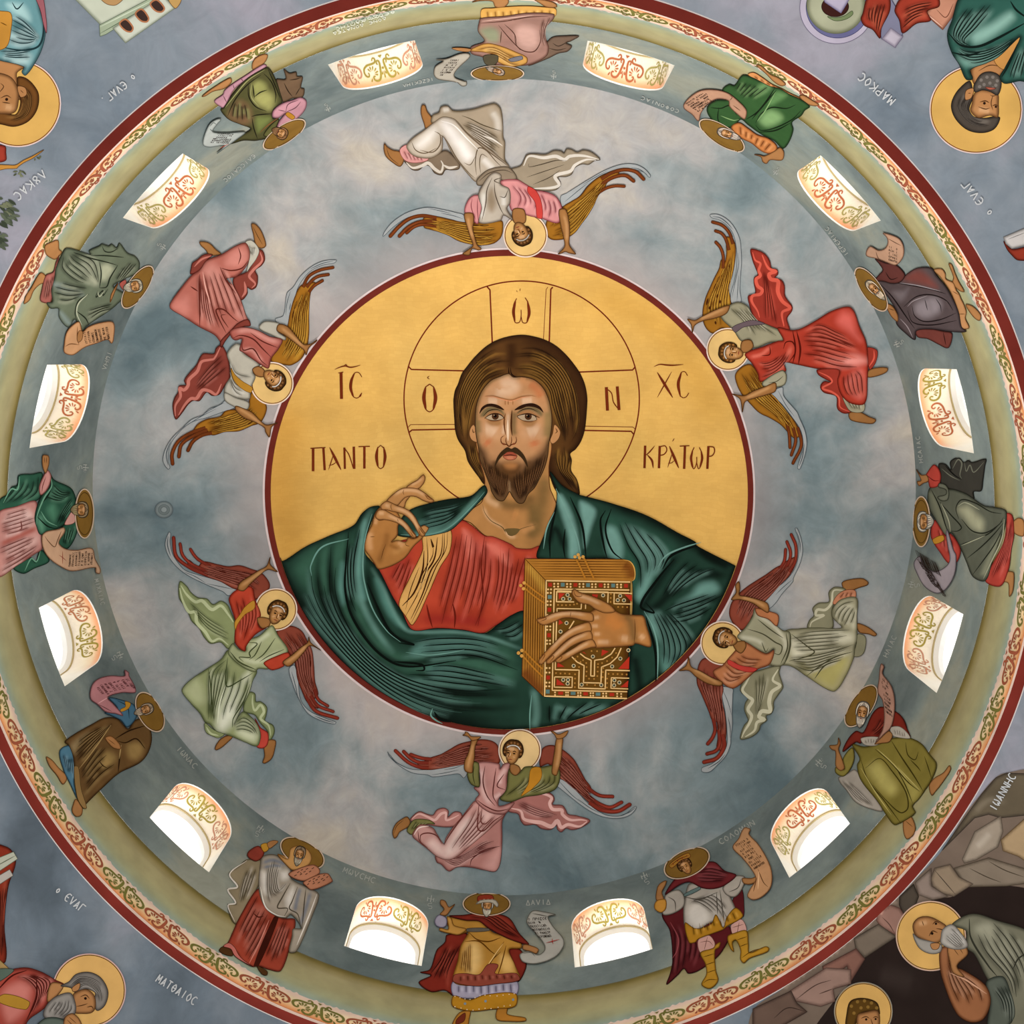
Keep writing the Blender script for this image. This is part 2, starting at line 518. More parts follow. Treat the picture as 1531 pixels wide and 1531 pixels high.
# simple brush capitals: strokes in a box 0..1 wide, 0 (top) .. 1 (base)
FONT = {
 'A': ['0 1 .45 0', '.4 0 .95 1', '.2 .65 .8 .65'], 'D': ['0 1 .5 0', '.45 0 1 1', '0 1 1 1'], 'L': ['0 1 .5 0', '.45 0 1 1'], 'V': ['0 0 .5 1', '.5 1 1 0'],
 'I': ['.5 0 .5 1'], 'C': ['1 .1 .5 0 .05 .5 .5 1 1 .9'], 'O': ['.5 0 .05 .5 .5 1 .95 .5 .5 0'], 'M': ['0 1 .1 0', '.1 0 .5 .7', '.5 .7 .9 0', '.9 0 1 1'],
 'W': ['.2 0 0 .6 .25 1 .5 .6', '.5 .6 .75 1 1 .6 .8 0'], 'N': ['0 1 0 0', '0 0 1 1', '1 1 1 0'], 'H': ['0 0 0 1', '1 0 1 1', '0 .5 1 .5'], 'E': ['1 .05 .4 0 0 .5 .4 1 1 .95', '0 .5 .8 .5'],
 'R': ['.1 1 .1 0', '.1 0 .9 .1 .9 .4 .1 .55'], 'P': ['0 1 0 0', '0 0 1 0', '1 0 1 1'], 'F': ['.5 -.1 .5 1.1', '.5 .2 .05 .5 .5 .8 .95 .5 .5 .2'], 'S': ['1 0 0 0', '0 0 .5 .5', '.5 .5 0 1', '0 1 1 1'],
 'K': ['0 0 0 1', '1 0 0 .55', '.2 .45 1 1'], 'X': ['0 0 1 1', '1 0 0 1'], 'Z': ['0 0 1 0', '1 0 0 1', '0 1 1 1'], 'T': ['0 0 1 0', '.5 0 .5 1'], 'Q': ['.5 0 .05 .5 .5 1 .95 .5 .5 0', '.1 .5 .9 .5'],
 'U': ['.2 0 0 .7 .5 1 1 .7 .8 0'], 'G': ['0 1 0 0', '0 0 1 0'], 'Y': ['0 0 .5 .5', '1 0 .5 .5', '.5 .5 .5 1'], 'B': ['0 0 0 1', '0 0 .9 .2 0 .5', '0 .5 1 .75 0 1'],
 '8': ['.5 .45 .15 .2 .3 0', '.5 .45 .85 .2 .7 0', '.5 .45 .1 .75 .5 1 .9 .75 .5 .45'], '.': ['.4 .95 .6 .95'], "'": ['.5 -.3 .4 -.15'], 'o': ['.5 .3 .2 .6 .5 .9 .8 .6 .5 .3'], '-': ['0 .5 1 .5'],
 'a': ['0 1 .5 0', '.45 0 .9 1', '.15 .9 .6 .55']}
def glyph(ch, p, ux, uy, ink, w):
    out = []
    for st in FONT.get(ch, []):
        v = [float(x) for x in st.split()]
        pts = [(p[0] + ux[0] * a + uy[0] * b, p[1] + ux[1] * a + uy[1] * b) for a, b in zip(v[::2], v[1::2])]
        out.append('%s %s %.2f ' % ('U' if len(pts) == 2 else 'u', ink, w) + ' '.join('%.2f %.2f' % q for q in pts))
    return out

def lettering(text, start, end, height, ink='c8c8c4', w=1.1, part='letter', up=None):
    """painted capitals from start to end; their tops point to the dome's crown unless `up` is given"""
    s_, e_ = np.array(start, float), np.array(end, float)
    d = (e_ - s_) / len(text)
    if up is None:
        u = np.array([d[1], -d[0]]); u /= np.hypot(*u)
    else: u = np.array(up, float)
    out = ['@ 0 0 1', 'r 1']
    for i, ch in enumerate(text):
        if ch == ' ': continue
        out.append('P %s %s' % (part, ink))
        out += glyph(ch, s_ + d * (i + .12) + u * height, d * .7, -u * height, ink, w)
    return '\n'.join(out) + '\n'

def rows(ox, oy, sc, p0, p1, p2, n, ink='2a1c14', rng=random.Random(11), dense=2.5):
    """lines of small handwriting on a scroll: p0 -> p1 first line, p2 start of the last line"""
    P = lambda q: np.array(q, float) * sc + [ox, oy]
    a, b, c = P(p0), P(p1), P(p2)
    out = ['@ 0 0 1', 'P writing ' + ink]
    L = np.hypot(*(b - a)); k = max(3, int(L / dense)); dx = (b - a) / k; dy = (c - a) / max(n - 1, 1)
    h = dy * .62
    for i in range(n):
        m = k - rng.randint(0, max(1, k // 5))
        for j in range(m):
            if rng.random() < .12: continue
            out += glyph(rng.choice('IITPNEOCHLRA'), a + dy * i + dx * (j + .15) - h, dx * .62, h, ink, .55)
    return '\n'.join(out) + '\n'
# ------------------------------------------------------------------ the building: dome, drum, bands, windows, pendentives
def mat_clouds(name, ramp, scale=.9, glow=None, seed=0.0, streak=.35, kz=.9):
    """painted sky: blue-grey cloud washes with dry brush marks"""
    mt = bpy.data.materials.new(name); mt.use_nodes = True
    nt = mt.node_tree; N = nt.nodes; L = nt.links; b = N['Principled BSDF']
    tc = N.new('ShaderNodeTexCoord')
    mp = N.new('ShaderNodeMapping'); mp.inputs['Location'].default_value = (seed, seed * .7, seed * 1.3)
    L.new(tc.outputs['Object'], mp.inputs['Vector'])
    n1 = N.new('ShaderNodeTexNoise'); n1.inputs['Scale'].default_value = scale; n1.inputs['Detail'].default_value = 7
    n1.inputs['Roughness'].default_value = .55; n1.inputs['Distortion'].default_value = .35
    L.new(mp.outputs[0], n1.inputs['Vector'])
    cr = N.new('ShaderNodeValToRGB'); els = cr.color_ramp.elements
    while len(els) < len(ramp): els.new(.5)
    for e, (p, h) in zip(els, ramp): e.position = p; e.color = (*lin(h, kz), 1)
    L.new(n1.outputs[0], cr.inputs[0])
    # dry brush marks
    w = N.new('ShaderNodeTexNoise'); w.inputs['Scale'].default_value = 5; w.inputs['Detail'].default_value = 8; w.inputs['Distortion'].default_value = .9
    w.inputs['Roughness'].default_value = .7
    L.new(mp.outputs[0], w.inputs['Vector'])
    mr = N.new('ShaderNodeMapRange'); mr.inputs['From Min'].default_value = .3; mr.inputs['From Max'].default_value = .72
    mr.inputs['To Min'].default_value = 1 - streak * .45; mr.inputs['To Max'].default_value = 1 + streak * .5
    L.new(w.outputs[0], mr.inputs['Value'])
    sc = N.new('ShaderNodeVectorMath'); sc.operation = 'SCALE'
    L.new(cr.outputs[0], sc.inputs[0]); L.new(mr.outputs[0], sc.inputs['Scale'])
    out = sc.outputs[0]
    if glow:
        r0, r1, h, amt = glow
        xyz = N.new('ShaderNodeVectorMath'); xyz.operation = 'MULTIPLY'; xyz.inputs[1].default_value = (1 / S, 1 / S, 0)
        L.new(tc.outputs['Object'], xyz.inputs[0])
        ln = N.new('ShaderNodeVectorMath'); ln.operation = 'LENGTH'; L.new(xyz.outputs[0], ln.inputs[0])
        m2 = N.new('ShaderNodeMapRange'); m2.interpolation_type = 'SMOOTHSTEP'
        m2.inputs['From Min'].default_value = r0; m2.inputs['From Max'].default_value = r1
        m2.inputs['To Min'].default_value = amt; m2.inputs['To Max'].default_value = 0
        L.new(ln.outputs['Value'], m2.inputs['Value'])
        mx = N.new('ShaderNodeMix'); mx.data_type = 'RGBA'
        L.new(m2.outputs[0], mx.inputs['Factor']); L.new(out, mx.inputs['A']); mx.inputs['B'].default_value = (*lin(h), 1)
        out = mx.outputs['Result']
    L.new(out, b.inputs['Base Color'])
    b.inputs['Roughness'].default_value = .75; b.inputs['Specular IOR Level'].default_value = .15
    return mt

M_DOME = mat_clouds('dome_sky', [(.33, '5e7077'), (.43, '7b8a8f'), (.50, '949b9d'), (.57, 'aba9a9'), (.67, 'bcb3a7')], .75, (.62, .78, 'b5a3a0', .5), 3.1, .35, ZONE[0])
M_DRUM = mat_clouds('drum_sky', [(.34, '586567'), (.45, '6b7778'), (.54, '788482'), (.66, '8c9085')], 1.1, None, 7.7, .3, ZONE[1])
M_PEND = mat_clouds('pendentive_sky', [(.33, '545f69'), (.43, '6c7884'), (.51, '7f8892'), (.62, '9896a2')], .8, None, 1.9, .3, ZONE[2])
M_WHITE = mat_plain('white_plaster', 'f4f0ea', .6)

def struct(name, V, F, mat, colors=None, parent=None, smooth=True):
    me = mesh_from(name, W3(V), F, mat, colors)
    if smooth: me.polygons.foreach_set('use_smooth', [True] * len(me.polygons))
    o = link(name, me, parent)
    if parent is None: o['kind'] = 'structure'
    return o

def revolve(prof, n=512, colors=None):
    V, F, C = [], [], []
    a = np.arange(n) / n * 2 * np.pi
    for i, (r, z) in enumerate(prof):
        V.append(np.c_[r * np.sin(a), -r * np.cos(a), np.full(n, z)])
        if colors is not None: C.append(np.tile(colors[i], (n, 1)))
    for i in range(len(prof) - 1):
        for j in range(n):
            k = (j + 1) % n
            F.append([i * n + j, i * n + k, (i + 1) * n + k, (i + 1) * n + j])
    return np.concatenate(V), F, (np.concatenate(C) if colors is not None else None)

# dome shell
th = np.linspace(.002, math.asin(1 / RHO), 90)
V, F, _ = revolve([(RHO * math.sin(t), ZS + RHO * math.cos(t)) for t in th] + [(1.003, HB - .006)])
F.append(list(range(512)))
tag(struct('ceiling', V, F, M_DOME), 'shallow domed ceiling painted as a cloudy blue-grey sky')

# drum wall with twelve arched openings
WH, WS, WA, WT = .0897, 2.2515, 2.42, 2.518    # half width (radians), sill, spring of arch, crown
WD = .066                                      # depth of the reveal
def opening(hw=WH, sill=WS, spring=WA, top=WT, n=22):
    a = np.linspace(0, np.pi, n)
    arc = [(hw * math.cos(t), spring + (top - spring) * math.sin(t)) for t in a]
    side = [(hw, z) for z in np.linspace(sill, spring, 8)[:-1]]
    other = [(-hw, z) for z in np.linspace(spring, sill, 8)[1:]]
    base = [(x, sill) for x in np.linspace(-hw, hw, 9)[1:-1]]
    return np.array(side + arc + other + base)
hole = opening()
half = np.pi / 12
zs_ = np.linspace(HC, HB, 20); as_ = np.linspace(-half, half, 24)
rect = [(x, HC) for x in as_[:-1]] + [(half, z) for z in zs_[:-1]] + [(x, HB) for x in as_[:0:-1]] + [(-half, z) for z in zs_[:0:-1]]
G = np.array([(x, z) for x in as_[1:-1] for z in zs_[1:-1]])
G = G[~inside(G, hole)]
G = G[dist_poly(G, hole, True) > .006]
allp = [tuple(q) for q in rect] + [tuple(q) for q in hole] + [tuple(q) for q in G]
nr, nh = len(rect), len(hole)
v, e, f, *_ = delaunay_2d_cdt(allp, [(i, (i + 1) % nr) for i in range(nr)] + [(nr + i, nr + (i + 1) % nh) for i in range(nh)], [], 0, 1e-6)
v = np.array([tuple(q) for q in v])
fc = [x for x in f if not inside(np.array([v[list(x)].mean(0)]), hole)[0]]
V, F = [], []
for k in range(12):
    a = v[:, 0] + TH0 + k * np.pi / 6
    F += [[i + k * len(v) for i in x] for x in fc]
    V.append(np.c_[np.sin(a), -np.cos(a), v[:, 1]])
tag(struct('wall_drum', np.concatenate(V), F, M_DRUM), 'round drum wall painted grey-green with twelve arched window openings')

# bands at the foot of the drum, which thickens downwards and ends in a flat underside
rfoot = lambda z: RF + KF * (np.asarray(z) - HD)
def band(name, label, rows, kz=None):
    V, F, C = revolve([(r, z) for r, z, h in rows], 512, [lin(h, kz or ZONE[1]) for r, z, h in rows])
    return tag(struct(name, V, F, M_PAINT, C), label)
foot = lambda rows: [(rfoot(z), z, h) for z, h in rows]
band('trim_1', 'white hairline ring around the red band, edge of the pendentives', [(.998, HD, 'cfc3bf'), (1.004, HD, 'cfc3bf'), (1.004, HD - .004, 'cfc3bf')], ZONE[2])
band('trim_2', 'dark red ring band on the underside of the drum', [(RF, HD, '762c24'), (.998, HD, '762c24')], ZONE[2])
band('trim_3', 'pale pink ring between the red band and the frieze', foot([(HD, 'dcc4b8'), (1.9415, 'dcc4b8')]))
frieze = band('trim_4', 'cream and orange frieze ring painted with red and green scrolls',
     foot([(1.9415, 'b8683c'), (1.9445, 'd28a58'), (1.951, 'dca070'), (1.966, 'e2c496'), (1.985, 'e0ccaa'), (1.998, 'dcc0ae'), (2.006, 'd4bcae')]))
band('trim_5', 'olive green painted ground on which the standing figures are set',
     foot([(2.006, '8fa098'), (2.018, '909c8a'), (2.038, '989a7a'), (2.07, '9f9a74'), (2.12, '9b936e'), (2.142, '8c8156'), (2.155, '776b3c'), (2.162, '6a603a'), (2.1657, '6f6a4c')]) + [(1.003, HC + .005, '6f6a4c')])

# scroll pattern: one pair of volutes with palmettes, x in -1..1 along, y 0..1 across
SCROLL = [
    (.11, [(-.44, .17), (-.41, .09), (-.33, .07), (-.28, .15), (-.34, .25), (-.52, .28), (-.75, .31), (-.92, .42), (-.96, .58), (-.88, .72), (-.77, .74), (-.73, .65), (-.78, .60)]),
    (.12, [(-.21, .36), (-.25, .29), (-.21, .20), (-.12, .23), (-.11, .38), (-.14, .58), (-.18, .78), (-.28, .94), (-.44, .96), (-.55, .87), (-.53, .77), (-.45, .78)]),
]
PETALS = [((-.62, .58), (-.75, .43)), ((-.58, .56), (-.62, .36)), ((-.53, .56), (-.46, .36)), ((-.48, .60), (-.32, .46)), ((-.47, .65), (-.26, .60)), ((-.47, .69), (-.30, .74)), ((-.62, .80), (-.70, .97)),
          ((0, .64), (0, .93)), ((-.03, .62), (-.10, .78))]
def scroll_pair(mapper, name, hexc, scale=1.0, full=True, kz=.9, thin=1.0):
    """mapper(x, y) -> xyz ; scale: half length over height, keeps strokes even"""
    V, F = [], []; n = 0
    c = lin(hexc, kz)
    def push(v2, f2):
        nonlocal n
        V.append(v2); F.extend([[i + n for i in q] for q in f2]); n += len(v2)
    for sgn in ((-1, 1) if full else (-1,)):
        for w, pts in SCROLL:
            L = spline(np.array(pts) * [scale, 1], False, .05)
            v2, f2 = ribbon(L, w * thin, True, False, .45)
            push(v2 / [scale, 1] * [-sgn, 1], f2)
        for (a, b_) in PETALS:
            if sgn == 1 and a[0] == 0: continue
            a = np.array(a) * [scale, 1]; b_ = np.array(b_) * [scale, 1]
            d = b_ - a; nn = np.array([-d[1], d[0]]) / np.hypot(*d) * .042 * thin
            v2 = np.array([a, a + d * .55 + nn * .9, a + d * .85 + nn, b_, a + d * .85 - nn, a + d * .55 - nn * .9])
            push(v2 / [scale, 1] * [-sgn, 1], [[0, 1, 2, 3, 4, 5]])
    a = np.arange(8) / 8 * 2 * np.pi
    push(np.c_[np.cos(a) * .05 / scale, .52 + np.sin(a) * .05], [list(range(8))])
    push(np.array([(-.09 / scale, .02), (.09 / scale, .02), (0, .13)]), [[0, 1, 2]])
    uv = np.concatenate(V)
    P = mapper(uv[:, 0], uv[:, 1])
    return mesh_from(name, W3(P), F, M_PAINT, np.tile(c, (len(P), 1)))
NP = 54
ha = np.pi / NP
def on_frieze(x, y):
    a = x * ha * .97; z = 2.003 - y * .057
    r = rfoot(z) - .0008
    return np.c_[r * np.sin(a), -r * np.cos(a), z]
sg = scroll_pair(on_frieze, 'scrollwork', '6c6a35', ha / .057, True, ZONE[1])
sr = scroll_pair(on_frieze, 'scrollwork', '93503a', ha / .057, True, ZONE[1])
for k in range(NP):
    o = link('scrollwork', sr if k % 2 else sg, frieze)
    o.rotation_euler = (0, 0, k * 2 * ha + .02)
# small lace points along the top of the frieze
V, F = [], []
nl = 54 * 8
for k in range(nl):
    if (k % 8) in (3, 4): continue
    a0 = k * 2 * np.pi / nl; da = np.pi / nl * .8; z0 = 2.0055; zt = 2.0075 + .0012 * (k % 3); r = rfoot(z0) - .0004
    i = len(V)
    for a, z in ((a0 - da, z0), (a0 + da, z0), (a0, zt)): V.append((r * math.sin(a), -r * math.cos(a), z))
    F.append([i, i + 1, i + 2])
o = struct('lace_edge', np.array(V), F, M_PAINT, np.tile(lin('d9c0b4', ZONE[1]), (len(V), 1)), frieze, False)
o['kind'] = 'stuff'

# windows: one prototype, twelve copies turned about the dome's axis
M_PANE = bpy.data.materials.new('window_glass'); M_PANE.use_nodes = True
nt = M_PANE.node_tree; nt.nodes.clear()
go = nt.nodes.new('ShaderNodeOutputMaterial'); gm = nt.nodes.new('ShaderNodeMixShader'); gt = nt.nodes.new('ShaderNodeBsdfTransparent'); gg = nt.nodes.new('ShaderNodeBsdfGlossy')
gg.inputs['Roughness'].default_value = .05; gm.inputs[0].default_value = .05
gt.inputs[0].default_value = (.98, .99, 1, 1)
nt.links.new(gt.outputs[0], gm.inputs[1]); nt.links.new(gg.outputs[0], gm.inputs[2]); nt.links.new(gm.outputs[0], go.inputs[0])
M_REV = mat_paint('reveal_paint', .6, 0, .03)
def ring_pts(out, r):
    return np.c_[r * np.sin(out[:, 0]), -r * np.cos(out[:, 0]), out[:, 1]]
front, back = opening(n=40), opening(.0825, 2.2515, 2.412, 2.508, n=40)
ts = [0, .05, .0501, .14, .3, .55, 1.0]
tc_ = ['fdfbf4', 'fdfbf4', 'f3a87a', 'f6b88c', 'fbdcb8', 'fcebd2', 'fbeee0']
V, C, F = [], [], []
n = len(front)
for t, h in zip(ts, tc_):
    o2 = front * (1 - t) + back * t
    V.append(ring_pts(o2, 1 - .0004 + WD * t + .0004 * t))
    c = np.tile(lin(h, 1), (n, 1))
    w = np.clip((front[:, 1] - 2.36) / .1, 0, 1)[:, None]     # the jambs are plain cream
    C.append(c * w + lin('fbf4ea', 1) * (1 - w))
for i in range(len(ts) - 1):
    for j in range(n):
        F.append([i * n + j, i * n + (j + 1) % n, (i + 1) * n + (j + 1) % n, (i + 1) * n + j])
me_rev = mesh_from('reveal', W3(np.concatenate(V)), F, M_REV, np.concatenate(C))
def ring_mesh(name, o1, r1, o2, r2, mat, colr=None, thick=.004):
    n = len(o1)
    V = np.concatenate([ring_pts(o1, r1), ring_pts(o2, r2), ring_pts(o2, r2 + thick)])
    F = []
    for i in range(2):
        for j in range(n): F.append([i * n + j, i * n + (j + 1) % n, (i + 1) * n + (j + 1) % n, (i + 1) * n + j])
    return mesh_from(name, W3(V), F, mat, None if colr is None else np.tile(lin(colr, 1), (len(V), 1)))
o1 = back; o2 = opening(.0805, 2.2525, 2.410, 2.504, n=40); o3 = opening(.074, 2.256, 2.404, 2.492, n=40)
me_line = ring_mesh('frame_line', o1, 1 + WD, o2, 1 + WD, M_REV, 'b7a67c')
me_frame = ring_mesh('frame', o2, 1 + WD + .003, o3, 1 + WD + .010, M_REV, 'f1f1ee', .012)
V = ring_pts(o3, 1 + WD + .016)
me_pane = mesh_from('pane', W3(V), [list(range(len(V)))], M_PANE)
me_edge = None
# arc length map on the soffit for the painted scrolls
fa = front; seg = np.r_[0, np.cumsum(np.hypot(*(np.diff(fa, axis=0)).T))]
crown = int(np.argmax(fa[:, 1])); s0 = (seg[crown] + seg[crown + 1]) / 2 if fa[crown + 1, 1] == fa[crown, 1] else seg[crown]
def on_soffit(sc_, wd_):
    def mp(x, y):
        s = s0 + sc_ + x * wd_
        t = .94 - y * .80
        A = np.c_[np.interp(s, seg, front[:, 0]), np.interp(s, seg, front[:, 1])]
        B = np.c_[np.interp(s, seg, back[:, 0]), np.interp(s, seg, back[:, 1])]
        o2 = A * (1 - t[:, None]) + B * t[:, None]
        o2 = o2 - np.c_[np.zeros(len(x)), np.full(len(x), .0011)] - np.c_[np.sign(A[:, 0]) * .0012 * (np.abs(A[:, 0]) > .08), np.zeros(len(x))]
        r = 1 + WD * t
        return np.c_[r * np.sin(o2[:, 0]), -r * np.cos(o2[:, 0]), o2[:, 1]]
    return mp
WGREEN, WRED = 'b3a24e', 'd07a50'
sets = {}
for key, (c0, c1, off) in dict(g=(WGREEN, 'dba084', 0), r=('c8744e', 'bdb26e', 0), s=('c8744e', 'b3a24e', -.048), t=('b3a24e', 'd08a64', .048)).items():
    w_ = .046
    lst = []
    for i in (-1, 0, 1):
        hexc = c0 if (i == 0) else c1
        pos = off + i * .096
        if abs(pos) > .13: continue
        KCOL_ = 1
        lst.append(scroll_pair(on_soffit(pos, w_), 'scrollwork', hexc, w_ / (WD * .8), True, .8, .72))
    sets[key] = lst
kinds = 'grrgtgrgsgtr'
kinds = ['g', 'r', 'r', 's', 'g', 'r', 'g', 's', 'g', 't', 'r', 'r']
WHERE = ['at the top, left of the figure in mauve', 'at the top, right of the figure in mauve', 'above the figure in dark plum', 'between the plum and the grey-cloaked figures',
         'below the grey-cloaked figure and right of the angels', 'between the olive-robed figure and the young crowned king', 'between the white-bearded king and the young king',
         'between the old man with tablets and the white-bearded king', 'between the brown-cloaked figure and the old man with tablets', 'between the green-cloaked and brown-cloaked figures',
         'between the grey-green and the green-cloaked figures', 'between the dark olive and the grey-green figures']
for k in range(12):
    w = link('window_%d' % (k + 1), me_rev); w['kind'] = 'structure'
    w['label'] = 'small arched drum window ' + WHERE[k]
    w.rotation_euler = (0, 0, TH0 + k * np.pi / 6)
    for nm, me in (('frame_line', me_line), ('frame', me_frame), ('pane', me_pane)): link(nm, me, w)
    for me in sets[kinds[k]]: link('scrollwork', me, w)

# pendentives between four arches of a square bay
PEND = ['upper right', 'lower right', 'lower left', 'upper left']
for q in range(4):
    na, nz = 70, 40
    V, F = [], []
    for i in range(na + 1):
        ph = i / na * np.pi / 2 + q * np.pi / 2
        rmax = 1 / max(abs(math.cos(ph)), abs(math.sin(ph)))
        rmax = min(rmax, 1.4141)
        r = 1 + (rmax - 1) * np.linspace(0, 1, nz + 1) ** .8
        V.append(np.c_[r * np.sin(ph), -r * np.cos(ph), ZP + np.sqrt(np.maximum(2 - r * r, 0))])
    for i in range(na):
        for j in range(nz):
            a = i * (nz + 1) + j
            F.append([a, a + 1, a + nz + 2, a + nz + 1])
    V = np.concatenate(V)
    if q == 0: pass
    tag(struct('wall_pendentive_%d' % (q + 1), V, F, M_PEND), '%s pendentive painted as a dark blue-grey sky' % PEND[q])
for q in range(4):
    V, F = [], []
    a = np.linspace(0, np.pi, 65)
    for y in np.linspace(-1, -1.45, 6):
        V.append(np.c_[np.cos(a), np.full(65, y), ZP + np.sin(a)])
    V = np.concatenate(V)
    for i in range(5):
        for j in range(64): F.append([i * 65 + j, i * 65 + j + 1, (i + 1) * 65 + j + 1, (i + 1) * 65 + j])
    o = struct('trim_arch_%d' % (q + 1), V, F, M_PEND); o.rotation_euler = (0, 0, q * np.pi / 2)
    tag(o, 'broad blue-grey arch carrying the pendentives')
# ------------------------------------------------------------------ the gold medallion
POLY['white'] = dome_circle([(392, 737), (1130, 737), (761, 371), (761, 1101)])
POLY['rim'] = dome_circle([(395.3, 737), (1127, 737), (761, 373.5), (761, 1098.3)])
POLY['field'] = dome_circle([(404.6, 737), (1118.3, 737), (761, 382.5), (761, 1090.8)])
def circle_px(cx, cy, r, n=40, ry=None):
    a = np.arange(n) / n * 2 * np.pi
    return np.c_[cx + r * np.cos(a), cy + (ry or r) * np.sin(a)]
POLY['halo'] = np.r_[circle_px(780, 596, 176, 90), [[956, 596]]]
# gold leaf with faint squares of leaf
def gold_material():
    mt = mat_paint('gold_leaf_field', .5, 0.0, .13, 2.2)
    nt = mt.node_tree; b = nt.nodes['Principled BSDF']
    src = b.inputs['Base Color'].links[0].from_socket
    tc = nt.nodes.new('ShaderNodeTexCoord')
    br = nt.nodes.new('ShaderNodeTexBrick'); br.inputs['Scale'].default_value = 9
    br.offset = .3
    br.inputs['Color1'].default_value = (1, 1, 1, 1); br.inputs['Color2'].default_value = (.93, .91, .88, 1); br.inputs['Mortar'].default_value = (.84, .78, .68, 1)
    br.inputs['Mortar Size'].default_value = .012; br.inputs['Mortar Smooth'].default_value = 1.0
    nz = nt.nodes.new('ShaderNodeTexNoise'); nz.inputs['Scale'].default_value = 3
    ad = nt.nodes.new('ShaderNodeVectorMath'); ad.operation = 'MULTIPLY_ADD'; ad.inputs[1].default_value = (.15, .15, .15)
    nt.links.new(tc.outputs['Object'], nz.inputs['Vector'])
    nt.links.new(nz.outputs['Color'], ad.inputs[0]); nt.links.new(tc.outputs['Object'], ad.inputs[2])
    nt.links.new(ad.outputs[0], br.inputs['Vector'])
    mx = nt.nodes.new('ShaderNodeMix'); mx.data_type = 'RGBA'; mx.blend_type = 'MULTIPLY'; mx.inputs['Factor'].default_value = .7
    nt.links.new(src, mx.inputs['A']); nt.links.new(br.outputs[0], mx.inputs['B'])
    nt.links.new(mx.outputs['Result'], b.inputs['Base Color'])
    return mt
M_FIELD = gold_material()
figure('medallion', 'round gold medallion with dark red rim at the crown of the dome', 'medallion', (761, 737), """
r 6
P pale_edge dac8c8 $white
o 0
P gold_field e3b462/b98535/f0c878 $field
o 0
C d09a45 60 430 600 420 740 440 850
C e9bd6c 70 520 700 640 640 600 480
C d3a24e 50 880 430 1000 500 1080 640
C e6ba66 60 1010 720 900 640
P halo_line 6e2414
u dab59c 1.2 $halo
u 6e2414 2.0 $halo
P cross_arm 6e2414
@ 380 380 .25147
U 6e2414 2.2 1385 193 1402 212 1416 530
P cross_arm 6e2414
U 6e2414 2.2 1776 195 1764 208 1754 540
U 6e2414 .9 1746 195 1736 210 1720 510
P cross_arm 6e2414
U 6e2414 2 915 665 935 685 1270 694
P cross_arm 6e2414
U 6e2414 2 920 1060 938 1045 1210 1040
U 6e2414 .9 915 1030 930 1013 1210 1012
P cross_arm 6e2414
U 6e2414 2 2266 670 2250 688 1920 701
P cross_arm 6e2414
U 6e2414 2 2256 1070 2242 1053 1950 1047
U 6e2414 .9 2268 1040 2250 1027 1950 1022
""", lift=.002, mats={'gold_field': M_FIELD})

# the red border line of the medallion
def flat_ring(name, outer, inner, hexc, lift, parent=None):
    n = len(outer)
    uv = np.concatenate([outer, (outer + inner) / 2, inner]); P, N = surface(uv)
    F = [[k * n + i, k * n + (i + 1) % n, (k + 1) * n + (i + 1) % n, (k + 1) * n + i] for k in (0, 1) for i in range(n)]
    return link(name, mesh_from(name, W3(P) + N * lift, F, M_PAINT, np.tile(lin(hexc, ZONE[0]), (len(uv), 1))), parent)
tag(flat_ring('medallion_border', POLY['rim'], POLY['field'], '6c2a22', .0045), 'dark red circular rim framing the gold medallion', 'rim')
FC = (POLY['field'].max(0) + POLY['field'].min(0)) / 2; FR = (POLY['field'].max(0) - POLY['field'].min(0)) / 2
def clip_field(q):
    d = (q - FC) / FR; r = np.hypot(d[:, 0], d[:, 1])
    k = np.where(r > .998, .998 / r, 1)[:, None]
    return FC + d * k * FR
LET = '6e2a12'
def letters(label, at, text, **kw):
    return figure('inscription', label, 'inscription', at, text.replace('INK', kw.pop('ink', LET)), lift=.0052, **kw)
letters('dark brown letters IC with a wavy mark, left side of the gold medallion', (523, 577), """
@ 380 380 .25147
P letter INK
U INK 4.6 516 702 519 860
u INK 1.3 500 706 530 700
P letter INK
u INK 1.2 640 730 622 704 600 704 582 730 573 790 582 838 605 855 625 848 640 824
c INK 4.6 598 705 578 750 574 800 592 850
f INK 622 846 640 822 634 846
P mark INK
c INK 2 478 686 500 675 540 664 570 672 600 668 632 659
c INK 1.2 535 662 545 655 555 665
""")
letters('single dark brown letter O in the left arm of the halo cross', (642, 595), """
@ 380 380 .25147
P letter INK
u INK 1.5 1043 772 1070 795 1080 855 1070 915 1043 937 1016 915 1006 855 1016 795 1043 772
c INK 5.5 1020 785 1009 855 1022 925
c INK 5.5 1066 785 1078 855 1064 925
P mark INK
c INK 1.3 1042 724 1030 734 1044 743
""")
letters('dark brown omega letter in the top arm of the halo cross', (779, 465), """
@ 765 380 .25147
P letter INK
u INK 1.3 30 262 12 300 10 365 22 406 46 404 56 368 56 330
u INK 1.3 56 368 66 406 90 406 104 360 98 290 80 258
c INK 4.6 24 275 11 340 20 402
c INK 4.6 94 275 104 350 90 404
P mark INK
c INK 1.2 34 224 28 214
c INK 1.2 48 220 52 202
""")
letters('dark brown letter N in the right arm of the halo cross', (916, 597), """
@ 765 380 .25147
P letter INK
U INK 4.6 563 790 570 930
U INK 4.4 628 786 639 926
u INK 1.6 566 800 594 826 606 880 640 926
""")
letters('dark brown letters XC with a wavy mark, right side of the gold medallion', (1004, 577), """
@ 765 380 .25147
P letter INK
c INK 4 866 702 958 852
c INK 1.8 952 698 866 852
P letter INK
u INK 1.2 1046 722 1030 698 1008 704 992 760 996 828 1018 853 1038 848 1054 824
c INK 4.6 1010 703 991 770 1004 848
P mark INK
c INK 2.2 846 668 880 655 920 658 960 660 1022 655
""")
